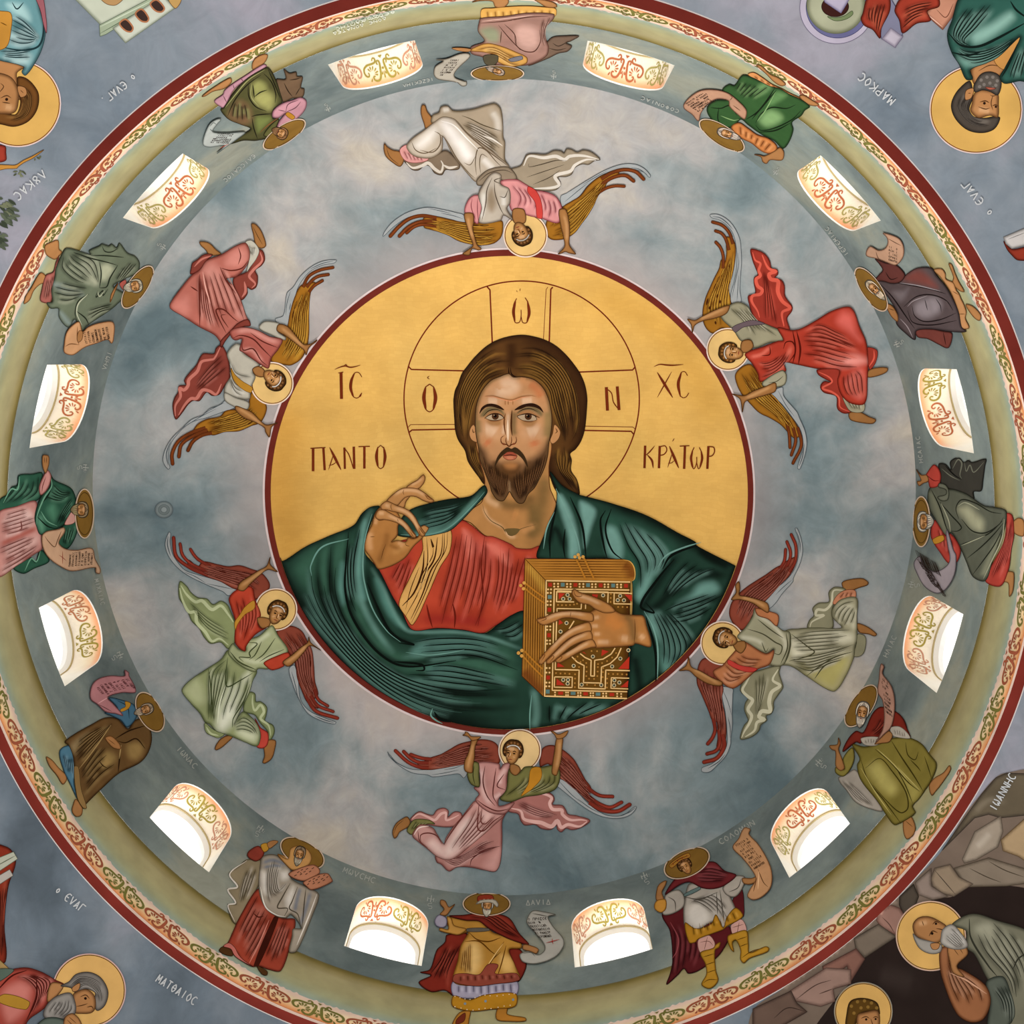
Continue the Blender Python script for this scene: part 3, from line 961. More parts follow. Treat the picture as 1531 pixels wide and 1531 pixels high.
letters('dark brown letters PANTO below the left side of the halo', (520, 686), """
@ 380 380 .25147
P letter INK
U INK 1.6 334 1154 424 1149
U INK 4 350 1153 350 1290
U INK 3.6 411 1150 419 1284
P letter INK
c INK 4 448 1148 516 1282
c INK 1.6 472 1188 442 1282
c INK 1.3 442 1256 468 1250 492 1232
P letter INK
U INK 3.2 536 1150 539 1276
u INK 1.5 534 1150 562 1190 590 1274
U INK 3.6 592 1144 595 1276
P letter INK
U INK 1.5 620 1144 688 1142
U INK 3.6 655 1143 655 1274
P letter INK
u INK 1.3 752 1136 773 1158 780 1205 772 1255 752 1275 731 1255 724 1205 731 1158 752 1136
c INK 4.6 735 1145 727 1205 737 1268
c INK 4.4 770 1145 778 1205 768 1268
""")
letters('dark brown letters KPATWP below the right side of the halo', (1015, 685), """
@ 765 380 .25147
P letter INK
U INK 3.6 794 1138 790 1272
c INK 2 852 1138 818 1178 794 1198
c INK 3.2 806 1192 834 1226 842 1272
P letter INK
U INK 3.6 881 1140 876 1272
u INK 1.6 882 1144 914 1140 923 1165 906 1190 880 1196
P letter INK
c INK 4 938 1140 994 1272
c INK 1.6 956 1180 928 1268
c INK 1.3 930 1244 952 1240 970 1224
c INK 1.3 968 1094 956 1114
P letter INK
U INK 1.5 1000 1141 1058 1138
U INK 3.6 1031 1140 1026 1276
P letter INK
u INK 1.4 1086 1148 1070 1185 1068 1245 1084 1276 1100 1242 1101 1205
u INK 1.4 1101 1242 1112 1276 1130 1245 1132 1185 1116 1148
c INK 3.6 1078 1165 1067 1215 1080 1270
c INK 3.6 1126 1165 1133 1215 1118 1272
P letter INK
U INK 3.6 1171 1140 1164 1276
u INK 1.7 1172 1143 1202 1148 1207 1174 1192 1198 1170 1202
""")

# ------------------------------------------------------------------ the large half-length figure
figure('person', 'painted long-haired bearded man in red tunic and dark green cloak, filling the medallion', 'person', (761, 800), """
r 2.2
@ 670 490 .13717
P hair 5a3a1c/1a0d07/a87a36 60 800 75 690 110 610 150 500 200 430 290 320 400 215 500 150 620 105 780 78 900 88 1050 130 1180 200 1290 300 1380 410 1440 500 1490 620 1515 760 1510 900 1490 1100 1450 1230 1390 1320 1330 1372 1346 1440 1340 1554 1400 1650 1430 1760 1424 1824 1300 1840 1180 1780 1100 1600 1000 1450 500 1450 397 1698 330 1620 270 1540 215 1450 185 1340 110 1220 80 1120 70 1000
e 9
C 2a150b 20 690 120 900 140 1100 220 1300 400 1420 650 1440 950 1420 1200 1350 1330
C 2a150b 14 690 150 690 300 670 450
C 24120a 16 1120 1350 1110 1500 1200 1650 1300 1800
C 24120a 13 330 1250 350 1400 390 1600
g 9 1.3 690 230 520 215 350 320 210 480 120 680 95 900 140 1140 190 1260 / 650 495 520 530 420 580 340 700 270 850 235 1000 215 1150 215 1280
g 11 1.4 740 220 950 210 1130 290 1280 440 1380 640 1420 850 1420 1080 1320 1300 / 720 510 880 520 1010 580 1100 700 1130 850 1180 1000 1240 1150 1265 1260
g 4 1.2 205 1270 235 1420 320 1560 385 1660 / 300 1280 320 1430 360 1540 392 1620
g 5 1.3 1200 1240 1160 1400 1210 1560 1290 1680 1390 1800 / 1290 1330 1330 1450 1310 1560 1380 1650 1418 1790
d 2 660 430 665 500 700 545 760 550
d 1.6 680 430 690 500 730 530 800 545
@ 670 640 .13717
P neck b5814c/5e4828/e0b488 330 120 345 350 400 560 385 700 370 800 250 890 150 985 250 1035 400 1168 520 1205 700 1302 800 1318 1005 1300 1050 1180 1110 1000 1180 850 1150 750 1110 650 1098 450 1095 120
o 1.2 5a3018
C 6a5530 22 1060 500 1040 700 1000 900 960 1200
C 6a5530 16 900 800 930 1000 900 1220
C 5a4526 14 460 700 620 830 800 840 940 720
L 8 420 680 440 780 560 850
C c98a50 16 700 940 760 960
L 5 385 860 440 980 600 1085
L 5 620 1110 680 1185 740 1180
C c9905a 9 800 1130 940 1060
d 1.3 375 830 400 920 470 1010 590 1080 640 1150 690 1172 740 1150 790 1100 960 1050
l 1.2 620 1110 650 1165 700 1185
S collarbone_shadow 6b5632 620 1100 780 1100 740 1160 690 1170 650 1150
o 0
@ 670 490 .13717
P ear c08a5a/5a3a1e/e6bd94 275 1055 240 1100 232 1165 262 1225 322 1242 318 1150 300 1090
d 1.5 265 1100 275 1140 295 1130
P ear c08a5a/5a3a1e/e6bd94 1160 1055 1200 1085 1224 1140 1200 1215 1140 1262 1112 1230 1140 1150
d 1.5 1170 1090 1190 1130 1165 1150
P face c08c60/4a3820/e4c2a4 660 498 560 530 470 570 400 640 350 720 312 830 297 950 298 1100 318 1240 330 1300 345 1424 400 1574 455 1714 480 1794 540 1874 600 1884 640 1834 670 1784 700 1834 760 1906 820 1906 870 1814 940 1744 990 1654 1050 1524 1085 1394 1100 1250 1122 1130 1132 1000 1120 880 1090 760 1030 645 930 560 800 532 710 535
o 1.3 3a2414
e 7 5f4a2a
L 16 560 640 660 600 720 640 640 690 500 690
C b8683e 13 880 600 960 660 1020 760
C c58a5c 10 780 560 850 570
L 12 430 800 540 795
L 12 800 800 920 795
L 16 400 1110 460 1110 520 1150
L 17 860 1140 930 1120 980 1140
C bf6a42 13 410 1230 450 1270
C bf6a42 14 930 1230 950 1290
C 7a6a40 11 1080 900 1085 1050 1070 1200
C 7d6a42 8 330 1000 335 1150
A 3a2413 9 325 1290 400 1330 470 1470 530 1480 700 1580 850 1500 900 1440 1000 1360 1095 1240 1085 1394 1050 1524 990 1654 940 1744 870 1814 820 1906 760 1906 700 1834 670 1784 640 1834 600 1884 540 1874 480 1794 455 1714 400 1574 345 1424
A 5a3a1e 8 560 1480 800 1480 780 1600 680 1640 580 1600
A b57a48 5 610 1490 680 1470 750 1490 730 1530 640 1530
C 9a7a58 3 672 1800 668 1720 660 1660
C 4a3018 10 500 1430 520 1560 560 1680
C 4a3018 10 880 1430 860 1560 820 1680
G 1e1008 5e3c20 12 .8 345 1380 400 1560 480 1730 560 1860 / 660 1600 655 1660 640 1740 610 1860
G 1e1008 5e3c20 12 .8 700 1600 710 1680 740 1780 790 1890 / 1085 1350 1040 1520 960 1700 850 1850
A 6f6040 3 345 965 390 885 480 850 590 895 615 960 540 912 450 918 395 965
A 6f6040 3 740 965 780 890 870 850 980 872 1030 930 1015 965 940 915 850 902 775 940
A a5764a 2.5 420 1010 570 1008 568 1058 480 1066 440 1045
A a5764a 2.5 790 1012 965 1000 935 1066 860 1080 810 1050
C 5f5232 8 715 900 716 1000 716 1120 735 1180
L 4 655 930 652 1080 650 1210
L 4 610 1060 600 1160
S eyebrow 2b180e 342 935 365 868 430 828 500 828 570 855 612 896 560 882 480 858 420 862 380 890
o 0
S eyebrow 2b180e 1040 925 1005 860 930 822 850 826 780 850 722 896 790 884 860 858 940 864 1000 890
o 0
S eye b49c80/2a170d 408 980 450 942 520 924 580 948 606 980 560 1002 480 1006 440 998
o .8
b 4a2c1a 5.3 514 962
b 120806 2.4 514 960
f a5744a 392 985 445 926 515 902 585 930 625 1000 580 954 518 934 455 950
b c9b08a .7 500 950
c 2a170d 1.8 395 988 450 948 515 932 582 952 622 1002
c 8a5a36 1.6 415 990 480 1018 560 1008 606 985
d 1.2 380 965 440 905 520 888 590 905
S eye b49c80/2a170d 756 964 830 934 900 930 950 964 966 1000 900 1016 820 1008 778 988
o .8
b 4a2c1a 5.3 874 964
b 120806 2.4 874 962
f a5744a 748 955 800 912 880 896 950 936 1005 978 948 958 878 936 810 944
b c9b08a .7 860 952
c 2a170d 1.8 750 960 808 942 880 934 948 956 1000 982
c 8a5a36 1.6 780 994 840 1020 910 1022 966 1000
d 1.2 750 925 820 888 900 880 980 915
S nose c89468/5a2c14/f0d2b4
c 6a3c1c 2 626 930 612 1000 614 1080 628 1170
c 4a2a14 2.6 696 895 690 1000 690 1100 700 1175
c 5a2c14 1.8 610 1175 580 1195 578 1240 602 1268 640 1270 664 1292 690 1272 728 1262 746 1225 738 1185
c 7a3a20 2.6 590 1258 622 1272
c 7a3a20 2.6 700 1272 732 1256
l 3 650 1000 650 1120 654 1230
d 1.1 632 1190 630 1240 650 1275
d 1.1 690 1180 692 1240 676 1278
S mouth b4664a/5a2418 600 1396 640 1356 668 1350 690 1350 715 1358 752 1396 735 1424 700 1438 650 1438 615 1420
o .6
f 9a4a36 600 1396 640 1356 678 1352 715 1358 752 1396 680 1386
c 3a140c 1.6 598 1396 680 1384 754 1398
C d08a68 3 640 1415 710 1415
S moustache 392816/1e140a/5e4628 650 1300 600 1330 550 1385 520 1450 510 1510 552 1440 610 1378 672 1346 750 1376 812 1430 868 1520 850 1430 800 1350 730 1300 690 1318
o 0
S brow_lines 9a6038
c a06a40 1.4 400 742 490 738 580 764 690 784 800 748 900 736 965 750
l 1.6 410 752 490 750 580 775 690 796 800 760 900 748
c a06a40 1.3 622 790 622 840
c 8a5a34 1.2 655 790 655 840
c a06a40 1.3 706 790 706 840
@ 380 740 .25147
P tunic b8452f/6a1c12/d96a5c 1225 150 1290 178 1370 242 1420 247 1531 295 1560 315 1640 320 1700 305 1695 400 1620 400 1615 690 1531 722 1440 772 1360 820 1240 802 1090 792 940 802 880 700 820 600 735 440 700 420 800 300 1000 240
e 5 8a2a24
L 11 1260 230 1280 350 1270 480
L 12 1420 290 1500 350 1510 450
C cc6458 30 1250 300 1450 350
C 9c3020 26 1000 720 1400 740
C b03a30 14 800 500 870 420 920 330
C 9a2c26 12 1000 740 1180 740 1400 760
L 8 1640 360 1600 440
g 8 2.2 1200 190 1150 420 1090 640 1060 790 / 1420 260 1420 480 1380 660 1320 800
g 6 2.2 1430 260 1440 480 1400 680 1370 800 / 1640 340 1590 480 1560 600 1500 720
g 4 2 860 400 800 500 / 960 370 900 560 860 650
A da7262 5 1380 290 1440 300 1500 360 1520 420 1480 400 1420 340
A da7262 5 1240 200 1290 240 1300 330 1275 380 1255 300
d 2 1370 245 1350 420 1360 600 1330 780
d 3 1025 650 1040 720 1060 788
d 3 1180 640 1195 720 1190 790
P clavus dba862/3a1c08/f2ca88 1005 240 1100 224 1168 208 1164 330 1105 430 1030 600 942 772 900 722 860 645 930 480 1000 330
e 2 b47c34
d 1.6 1025 250 1030 400 985 560 900 720
d 3 1010 330 1000 450 950 580 880 660
d 2.2 1120 230 1110 350 1050 450 1000 590 930 740
d 1.5 1150 215 1140 320 1080 430 1010 600 935 760
d 3.4 1050 260 1065 310 1058 280
d 2.5 1090 250 1070 380 1010 480 990 560
d 1.5 1065 300 1060 360 1000 470 985 520 1020 500
d 1.3 980 430 930 560 900 680
d 1.3 1130 220 1125 340 1090 410
l 1 1045 300 1035 420 970 600
P cloak_shoulder 243f34/0a110d/6a978d 1368 -58 1290 4 1153 25 1057 45 924 90 850 180 855 240 1000 245 1100 230 1168 208 1232 152 1305 75 1385 -15
e 5
D 12 960 100 1100 60 1280 20 1350 -20
A 5f8c84 8 980 170 1060 150 1110 170 1070 210 1010 225
L 7 900 225 1000 235 1130 205 1250 100 1350 -10
g 5 1.8 940 120 1060 80 1200 55 1310 10 / 960 220 1050 200 1140 170 1260 70
l 2 870 235 1000 238 1120 212 1200 160 1320 40 1370 -20
P cloak_front 233f34/0a110d/6f9c92 745 68 690 72 640 110 590 180 440 245 300 310 170 392 128 380 160 470 200 558 330 793 500 998 700 1165 900 1280 1150 1372 1400 1414 1650 1412 1900 1366 2150 1271 2260 1220 2260 900 1610 690 1531 715 1450 770 1370 822 1240 803 1090 792 940 802 880 700 820 600 738 440 700 398 655 338 665 250 700 150
e 8
D 26 200 450 260 620 420 850 640 1060 900 1220 1200 1330 1500 1380
A 39604f 14 240 450 300 360 420 300 560 260 600 500 700 800 900 950 1500 900 1531 1100 1100 1080 700 950 450 700
A 5f8f86 7 505 470 520 400 540 400 545 500 540 640 515 650 498 560
A 5f8f86 8 940 940 985 885 1100 850 1250 858 1380 872 1300 925 1150 945 1030 952
A 5f8f86 8 1030 1032 1110 1012 1200 1036 1235 1080 1150 1098 1060 1072
A 5f8f86 6 600 330 640 200 660 150 650 330 640 480 660 620 630 620 605 500
A 56867c 6 720 500 770 560 830 690 900 790 850 770 780 680
L 8 690 95 645 200 615 340 605 480 640 640 720 800 820 930
L 5 700 440 760 540 820 680 900 800 1000 815 1200 815 1400 850 1600 920
D 9 560 215 550 400 545 560 590 720 700 890 830 990 950 1000 1200 965 1400 960 1560 1010
D 9 470 265 450 420 480 640 600 850 800 1050 1050 1150 1300 1185 1560 1190
D 9 390 300 375 450 400 600 520 820 700 1030 900 1160 1150 1240 1400 1270 1560 1262
D 8 670 430 690 560 740 700 830 840 960 890
g 7 2.6 520 280 500 600 650 900 900 1080 1250 1150 1560 1130 / 220 410 280 640 480 900 760 1160 1050 1320 1400 1390
g 4 2.4 900 870 1100 835 1350 850 1600 930 / 840 1000 1050 985 1300 970 1600 1070
g 4 2.4 950 1030 1150 1000 1350 1040 1600 1110 / 900 1090 1150 1130 1350 1150 1600 1180
g 3 2.2 640 200 600 400 610 560 680 720 / 560 220 545 450 570 640 650 800
g 3 2 1400 790 1480 780 1600 720 / 1500 850 1560 850 1620 800
d 4 560 220 545 400 540 560 580 720 700 900 830 1000 950 1020 1200 985
d 4 860 880 950 890 870 860 800 800 730 660 670 520
d 3.5 830 990 1000 1010 1010 1040 960 1045
l 2.4 1060 1270 1050 1310 1080 1340 1120 1360
d 5 1070 1290 1100 1330 1180 1350
l 2.2 1650 1190 1640 1300 1640 1400
L 10 1660 1150 1680 1300 1660 1390
L 8 1800 1260 1900 1290 2100 1260
g 4 2.4 1700 1240 1720 1330 1740 1400 / 2150 1230 2000 1280 1900 1330
l 2.4 340 480 335 420 400 310 560 260
l 2.2 700 110 660 250 645 400 655 520 705 680 790 810 870 875
l 1.6 1250 920 1150 940 1030 952 900 935
P cloak_side 233f34/0a110d/759f96 1761 -140 1830 -60 1928 -5 1951 3 2111 45 2331 120 2531 230 2626 280 2631 300 2871 425 2890 440 2850 510 2750 715 2600 923 2400 1114 2235 1222 2240 900 2250 520 2200 400 2100 376 1690 376 1720 250 1790 80 1800 -20 1775 -90
e 7
D 16 2100 50 2330 130 2530 240 2640 310 2850 430
A 2f5648 12 2100 130 2300 200 2500 330 2300 600 2150 400
A 74a097 7 2088 250 2105 185 2150 200 2190 300 2180 380 2110 350
A 74a097 8 2220 190 2330 230 2450 330 2440 400 2390 470 2320 370 2260 290
A 6c988f 6 2320 480 2390 420 2360 520 2300 640 2272 600
A 74a097 5 1800 0 1830 0 1900 140 1935 320 1930 385 1880 385 1870 250 1830 120
A 74a097 5 1938 40 1990 55 2030 95 2000 200 1965 310 1955 180
A 6c988f 8 2520 650 2600 590 2650 530 2730 515 2765 560 2700 612 2620 640
A 6c988f 7 2335 690 2410 695 2440 800 2460 900 2410 860 2360 770
A 5d8a80 7 2450 760 2560 860 2540 960 2450 1060 2420 960
D 12 2530 340 2450 450 2350 600 2290 680
D 13 2280 680 2380 670 2500 560 2640 480 2840 475
D 10 2640 320 2720 380 2830 430
D 12 2260 950 2290 1100 2300 1180
D 9 1745 300 1790 200 1850 320
d 3.5 1800 60 1760 250 1760 376
d 3 1850 200 1840 300 1850 376
l 2.2 1785 100 1740 200 1720 320
l 2.4 1795 -40 1850 80 1920 250 1945 370
d 3.5 1880 10 1950 180 1975 376
d 3.5 2090 90 2060 150 2080 300 2100 376
d 3 2125 80 2090 200 2130 330 2200 390
g 4 2.2 2150 150 2200 300 2270 420 2290 600 / 2300 180 2420 290 2460 380 2360 520
l 2.6 2660 280 2560 310 2450 360 2400 430
d 4 2640 300 2540 330 2470 370 2430 440
d 4 2500 380 2400 500 2300 660 2380 700 2330 640
g 4 2 2560 380 2480 480 2420 600 2380 660 / 2830 430 2700 460 2560 540 2460 650
g 5 2.2 2440 680 2520 640 2640 600 2820 540 / 2480 760 2560 760 2660 720 2780 640
g 6 2.2 2360 690 2420 850 2420 1000 2400 1100 / 2470 690 2580 800 2620 880 2560 960
l 2.5 2320 690 2370 780 2400 900 2400 1100
d 4 2330 720 2370 850 2390 960 2390 1110
@ 535 700 .10451
r 1.6
P index_finger b98450/5b3517/dcae80 690 275 760 215 850 165 932 88 962 120 950 190 900 262 850 300 750 395 690 470 655 560 565 525 620 440 660 400
e 2.5
L 3 760 240 850 195 920 140
P middle_finger b98450/5b3517/e0b488 408 470 500 370 620 290 720 274 850 290 950 345 1030 410 1088 458 1062 484 1000 482 920 452 840 408 760 396 680 415 625 465 565 525 470 505
e 2.5
L 4 520 380 620 320 740 310 860 330 960 390
d .9 660 300 645 340 660 380
d 1 955 370 1000 430 1060 450
c 6a3c1c 1.1 950 375 1030 420 1070 462
P palm b07840/5b3517/dba878 320 560 240 660 200 800 130 950 95 1150 160 1250 230 1350 292 1438 430 1412 550 1360 680 1270 800 1110 935 975 890 930 850 985 780 1005 720 992 680 1050 560 1030 480 1050 560 960 570 830 600 700 480 560
e 3
L 8 180 900 160 1050 180 1180
L 5 260 720 250 800
L 6 560 1060 640 1090 600 1130
C 8a5a2c 8 420 900 400 1050 330 1250 300 1380
C 8a5a2c 6 440 1080 640 1200
C c08a50 7 480 1200 600 1180 720 1090
d 1 250 700 300 740 380 735
d 1 170 980 240 975
d 1.2 480 1050 560 960 570 850
d 1 675 1060 690 1100 740 1110
d 1 400 1080 360 1180 330 1300
P thumb b98450/5b3517/dcae80 900 842 950 815 1008 850 992 892 962 925 925 885
e 1.5
P ring_finger b98450/5b3517/e0b488 325 530 408 466 480 490 560 530 650 560 740 610 820 700 872 800 905 850 962 942 932 972 890 960 850 900 790 790 700 690 600 640 480 612 400 592 340 585
e 2.5
L 5 390 520 450 540
L 4 520 560 640 600 740 660 820 780 870 880
d .9 480 500 470 550 490 600
c 6a3c1c 1.2 870 840 920 910 955 950
c 6a3c1c 1 865 850 890 930 915 960
P little_finger b98450/5b3517/e0b488 300 592 370 590 450 630 540 680 620 720 700 790 760 870 832 962 812 992 760 972 700 900 640 830 560 780 470 750 370 732 290 732 248 690 262 640
e 2.5
L 5 300 640 370 640
L 4 430 670 540 720 640 790 720 880
d .9 560 720 580 760
c 6a3c1c 1.2 760 880 800 930 832 965
c 6a3c1c 1 748 900 780 955 805 980
""", res=2.2, lift=.006, clip=clip_field)

figure('book', 'thick gold-edged book with jewelled cover held against the chest in the medallion', 'book', (865, 940), """
r 3
@ 770 820 .15023
P page_edge! a8722c/4a2208/d9a854 100 100 302 312 286 1476 70 1270
o 1
C 5a1c10 22 80 1200 180 1350 280 1450
C d0a044 10 120 160 230 300 300 420
""" + '\n'.join('d 1.2 %d %d %d %d' % (100 + 22 * i, 110 + 23 * i, 74 + 24 * i, 1262 + 22 * i) for i in range(1, 9)) + """
P top_edge! b0762e/4a2208/d9a854 100 100 1080 105 1150 125 1190 190 1192 300 1150 332 302 312
o 1
C 5a200c 16 1080 150 1150 200 1170 300
""" + '\n'.join('d 1.2 %d %d %d %d' % (115 + 24 * i, 100 + 25 * i, 1150, 104 + 26 * i) for i in range(1, 8)) + """
c d9a854 1.6 1080 108 1150 130 1190 195 1192 300 1152 330
P cover! 6a4718/2a1206/f2c684 302 312 1150 326 1120 1502 286 1476
o 1
C 3a1408 12 1140 340 1130 900 1115 1490
U f2c684 2 1150 332 312 318 296 1470 1118 1494
U f2c684 1.8 1140 412 392 402 372 1412 1120 1426
U f2c684 1.4 1135 440 410 432
P jewel_border 8a2a1a
b f2c684 1.5 392 350 392 378 430 350 430 378 520 352 520 380 555 352 555 380 645 352 645 380 682 352 682 380 770 354 770 382 805 354 805 382 895 356 895 382 930 356 930 382 1020 358 1020 384 1058 358 1058 384
q b0301e 332 340 370 340 370 378 332 378
q b0301e 585 342 622 342 622 380 585 380
q b0301e 836 346 874 346 874 384 836 384
q b0301e 1090 350 1126 350 1126 388 1090 388
q 5f7f7c 458 340 496 340 496 378 458 378
q 5f7f7c 710 344 748 344 748 382 710 382
q 5f7f7c 960 348 998 348 998 386 960 386
b f2c684 1.5 330 405 360 405 328 440 358 440 326 525 356 525 326 560 356 560 324 660 354 660 324 690 354 690 322 775 352 775 322 808 352 808 320 915 350 915 320 948 350 948 316 1190 346 1190 314 1235 344 1235 314 1335 344 1335 312 1372 342 1372
q 5f7f7c 328 462 366 462 366 500 328 500
q b0301e 326 588 362 588 362 628 326 628
q b0301e 322 842 358 842 358 882 322 882
q b0301e 314 1265 350 1265 350 1305 314 1305
q 5f7f7c 308 1405 346 1405 346 1445 308 1445
q b0301e 432 1424 480 1424 480 1456 432 1456
q 5f7f7c 556 1426 604 1426 604 1458 556 1458
q b0301e 682 1430 728 1430 728 1462 682 1462
q 5f7f7c 806 1434 852 1434 852 1466 806 1466
q b0301e 945 1438 990 1438 990 1470 945 1470
b f2c684 1.4 400 1432 400 1458 510 1434 510 1460 530 1434 530 1460 630 1438 630 1464 655 1438 655 1464 755 1440 755 1466 780 1440 780 1466 880 1444 880 1470 910 1444 910 1470 1020 1446 1020 1472 1060 1448 1060 1474
P panel_lines f2c684
U f2c684 1.7 420 420 930 432 926 540
U f2c684 1.7 418 424 414 528 590 530
U f2c684 1.7 1168 446 990 440 988 548 1165 552
U f2c684 1.7 420 660 420 596 660 600 664 545
U f2c684 1.6 705 548 704 600
U f2c684 1.8 415 720 402 1205 640 1210 636 1390 900 1398 906 1210 1145 1216
U f2c684 1.8 566 1075 620 1130 690 1165 684 1335 858 1340 864 1180 950 1145 1020 1080 1060 990
U f2c684 1.8 650 1045 700 1085 760 1112 756 1268 792 1270 796 1112 880 1100 960 1050 1000 990
U f2c684 1.8 540 800 590 720
U f2c684 1.6 396 1278 572 1280 570 1384 392 1380 396 1278
U f2c684 1.6 1140 1292 962 1286 958 1392 1130 1398
P ruby b83422/3a0c06
q b83422 436 440 500 446 440 505
P ruby b83422/3a0c06
q b83422 770 452 828 456 820 500 775 480
P ruby b83422/3a0c06
q b83422 1090 452 1168 462 1164 530
P ruby b83422/3a0c06
q b83422 440 700 480 740 436 760
P ruby b83422/3a0c06
q b83422 868 1005 935 1025 862 1072
P ruby b83422/3a0c06
q b83422 690 1030 715 1055 670 1030
P ruby b83422/3a0c06
q b83422 1142 1075 1138 1200 1030 1198
P ruby b83422/3a0c06
q b83422 425 1130 495 1178 420 1180
P ruby b83422/3a0c06
q b83422 418 1296 500 1362 414 1360
P ruby b83422/3a0c06
q b83422 1132 1312 1126 1382 1050 1380
P pearls c9b48a
b d8c090 3 525 460 482 500 546 500 880 464 1050 470 1026 512 1088 514 515 740 455 826 778 1075 586 1168 970 1174 1052 1096 1132 1012 482 1308 530 1308 526 1345 992 1312 1042 1334 990 1362 666 1356 862 1360
b 3f4a44 1.9 525 460 482 500 546 500 880 464 1050 470 1026 512 1088 514 515 740 455 826 778 1075 586 1168 970 1174 1052 1096 1132 1012 482 1308 530 1308 526 1345 992 1312 1042 1334 990 1362 666 1356 862 1360
b b4803a 1.4 430 560 470 562 510 562 550 560 590 556 620 548 958 450 956 490 955 530 955 570 1030 580 1075 580 1120 582 410 1240 455 1244 500 1244 545 1248 600 1252 600 1295 598 1340 598 1380 640 1180 655 1130 600 1100 625 1075 680 1112 712 1140 715 1180 715 1225 712 1270 740 1296 790 1298 822 1270 826 1225 828 1180 830 1150 870 1140 920 1120 970 1085 1010 1040 880 1190 878 1230 876 1280 935 1248 980 1250 1025 1250 1070 1252 1115 1254 920 1295 920 1340 918 1385 720 1356 800 1360 765 1020 820 1022
P clasp c8893a/5a3410/e8b868
o .6
u b87828 2.6 612 105 650 180 708 310
u b87828 2.6 690 95 740 200 795 310
b d8a04e 2.6 600 80 632 60 645 90 680 80
P clasp c8893a/5a3410/e8b868
u b87828 2.4 100 340 200 420 298 490
u b87828 2.4 90 385 190 470 298 545
b d8a04e 2.6 92 340 58 366 85 398
P clasp c8893a/5a3410/e8b868
u b87828 2.4 95 1020 190 1120 275 1200
u b87828 2.4 80 1070 180 1180 275 1275
b d8a04e 2.8 70 1015 36 1040 68 1068
""", lift=0)

figure('hand', 'large painted right-side hand spread over the jewelled book, in green sleeve', 'hand', (900, 940), """
r 1.8
@ 770 820 .15023
P palm b47a42/5a3417/e4b88c 735 650 850 588 960 598 1060 648 1190 662 1282 672 1312 760 1356 972 1200 942 1180 962 1050 976 900 986 790 982 755 900 728 760
e 4
C 6a5230 12 1080 660 1150 720 1180 850 1190 940
C c87e3e 20 900 700 1000 730 1050 800
L 9 1060 890 1130 900
L 5 790 690 840 680
L 5 770 770 830 770
L 5 790 850 850 850
L 6 820 930 940 930
L 8 1250 860 1290 900
d 1.2 1195 700 1200 820 1190 940
P finger b98048/5a3417/e6bc92 590 402 650 435 750 465 860 510 965 572 1000 625 900 640 800 602 740 560 650 540 600 500 568 440
e 3
L 4 640 470 740 500 850 550
c 6a3c1c 1.2 585 410 610 470 670 470 660 445
P finger b98048/5a3417/e6bc92 218 705 290 680 400 635 560 618 680 628 775 648 780 722 680 716 580 692 480 692 390 732 290 762 240 742
e 3
L 4 300 705 420 660 560 645 700 660
c 6a3c1c 1.2 225 705 310 685 312 700 250 725
d .8 560 630 550 680
P finger b98048/5a3417/e6bc92 742 735 660 750 580 780 480 850 400 930 320 1010 240 1110 238 1142 272 1152 320 1102 400 1022 480 942 560 882 660 842 762 822
e 3
L 4 700 770 580 815 470 890 360 1000
c 6a3c1c 1.2 240 1110 290 1050 300 1060 260 1130
P finger b98048/5a3417/e6bc92 752 820 640 850 560 890 480 950 400 1030 320 1110 312 1142 350 1148 400 1112 480 1042 570 972 680 922 772 902
e 3
L 4 720 850 580 910 470 1000 380 1080
c 6a3c1c 1.2 320 1110 380 1065 390 1080 345 1130
P finger b98048/5a3417/e6bc92 772 904 680 930 600 980 520 1030 420 1090 402 1122 440 1138 500 1112 570 1072 660 1022 760 986 812 976
e 3
L 4 740 935 620 1000 500 1065
c 6a3c1c 1.2 405 1115 460 1070 470 1085 430 1122
""", lift=0)
# ------------------------------------------------------------------ six flying angels around the medallion
SK = '9c6c3e/43260f/d09e6a'
WG = '9c6820/46220a/d6a440'     # golden brown wing
WR = '8a4434/46160e/c07c6c'     # russet wing
LN = '9fa3a5/444d54/c8cbcd'     # pale wing lining
def angel(label, at, text):
    t = text.replace('SKIN', SK).replace('WINGG', WG).replace('WINGR', WR).replace('LINING', LN)
    figure('angel', label, 'angel', at, t, group='angels flying around the medallion', res=1.6, lift=.0052, outline=.9)

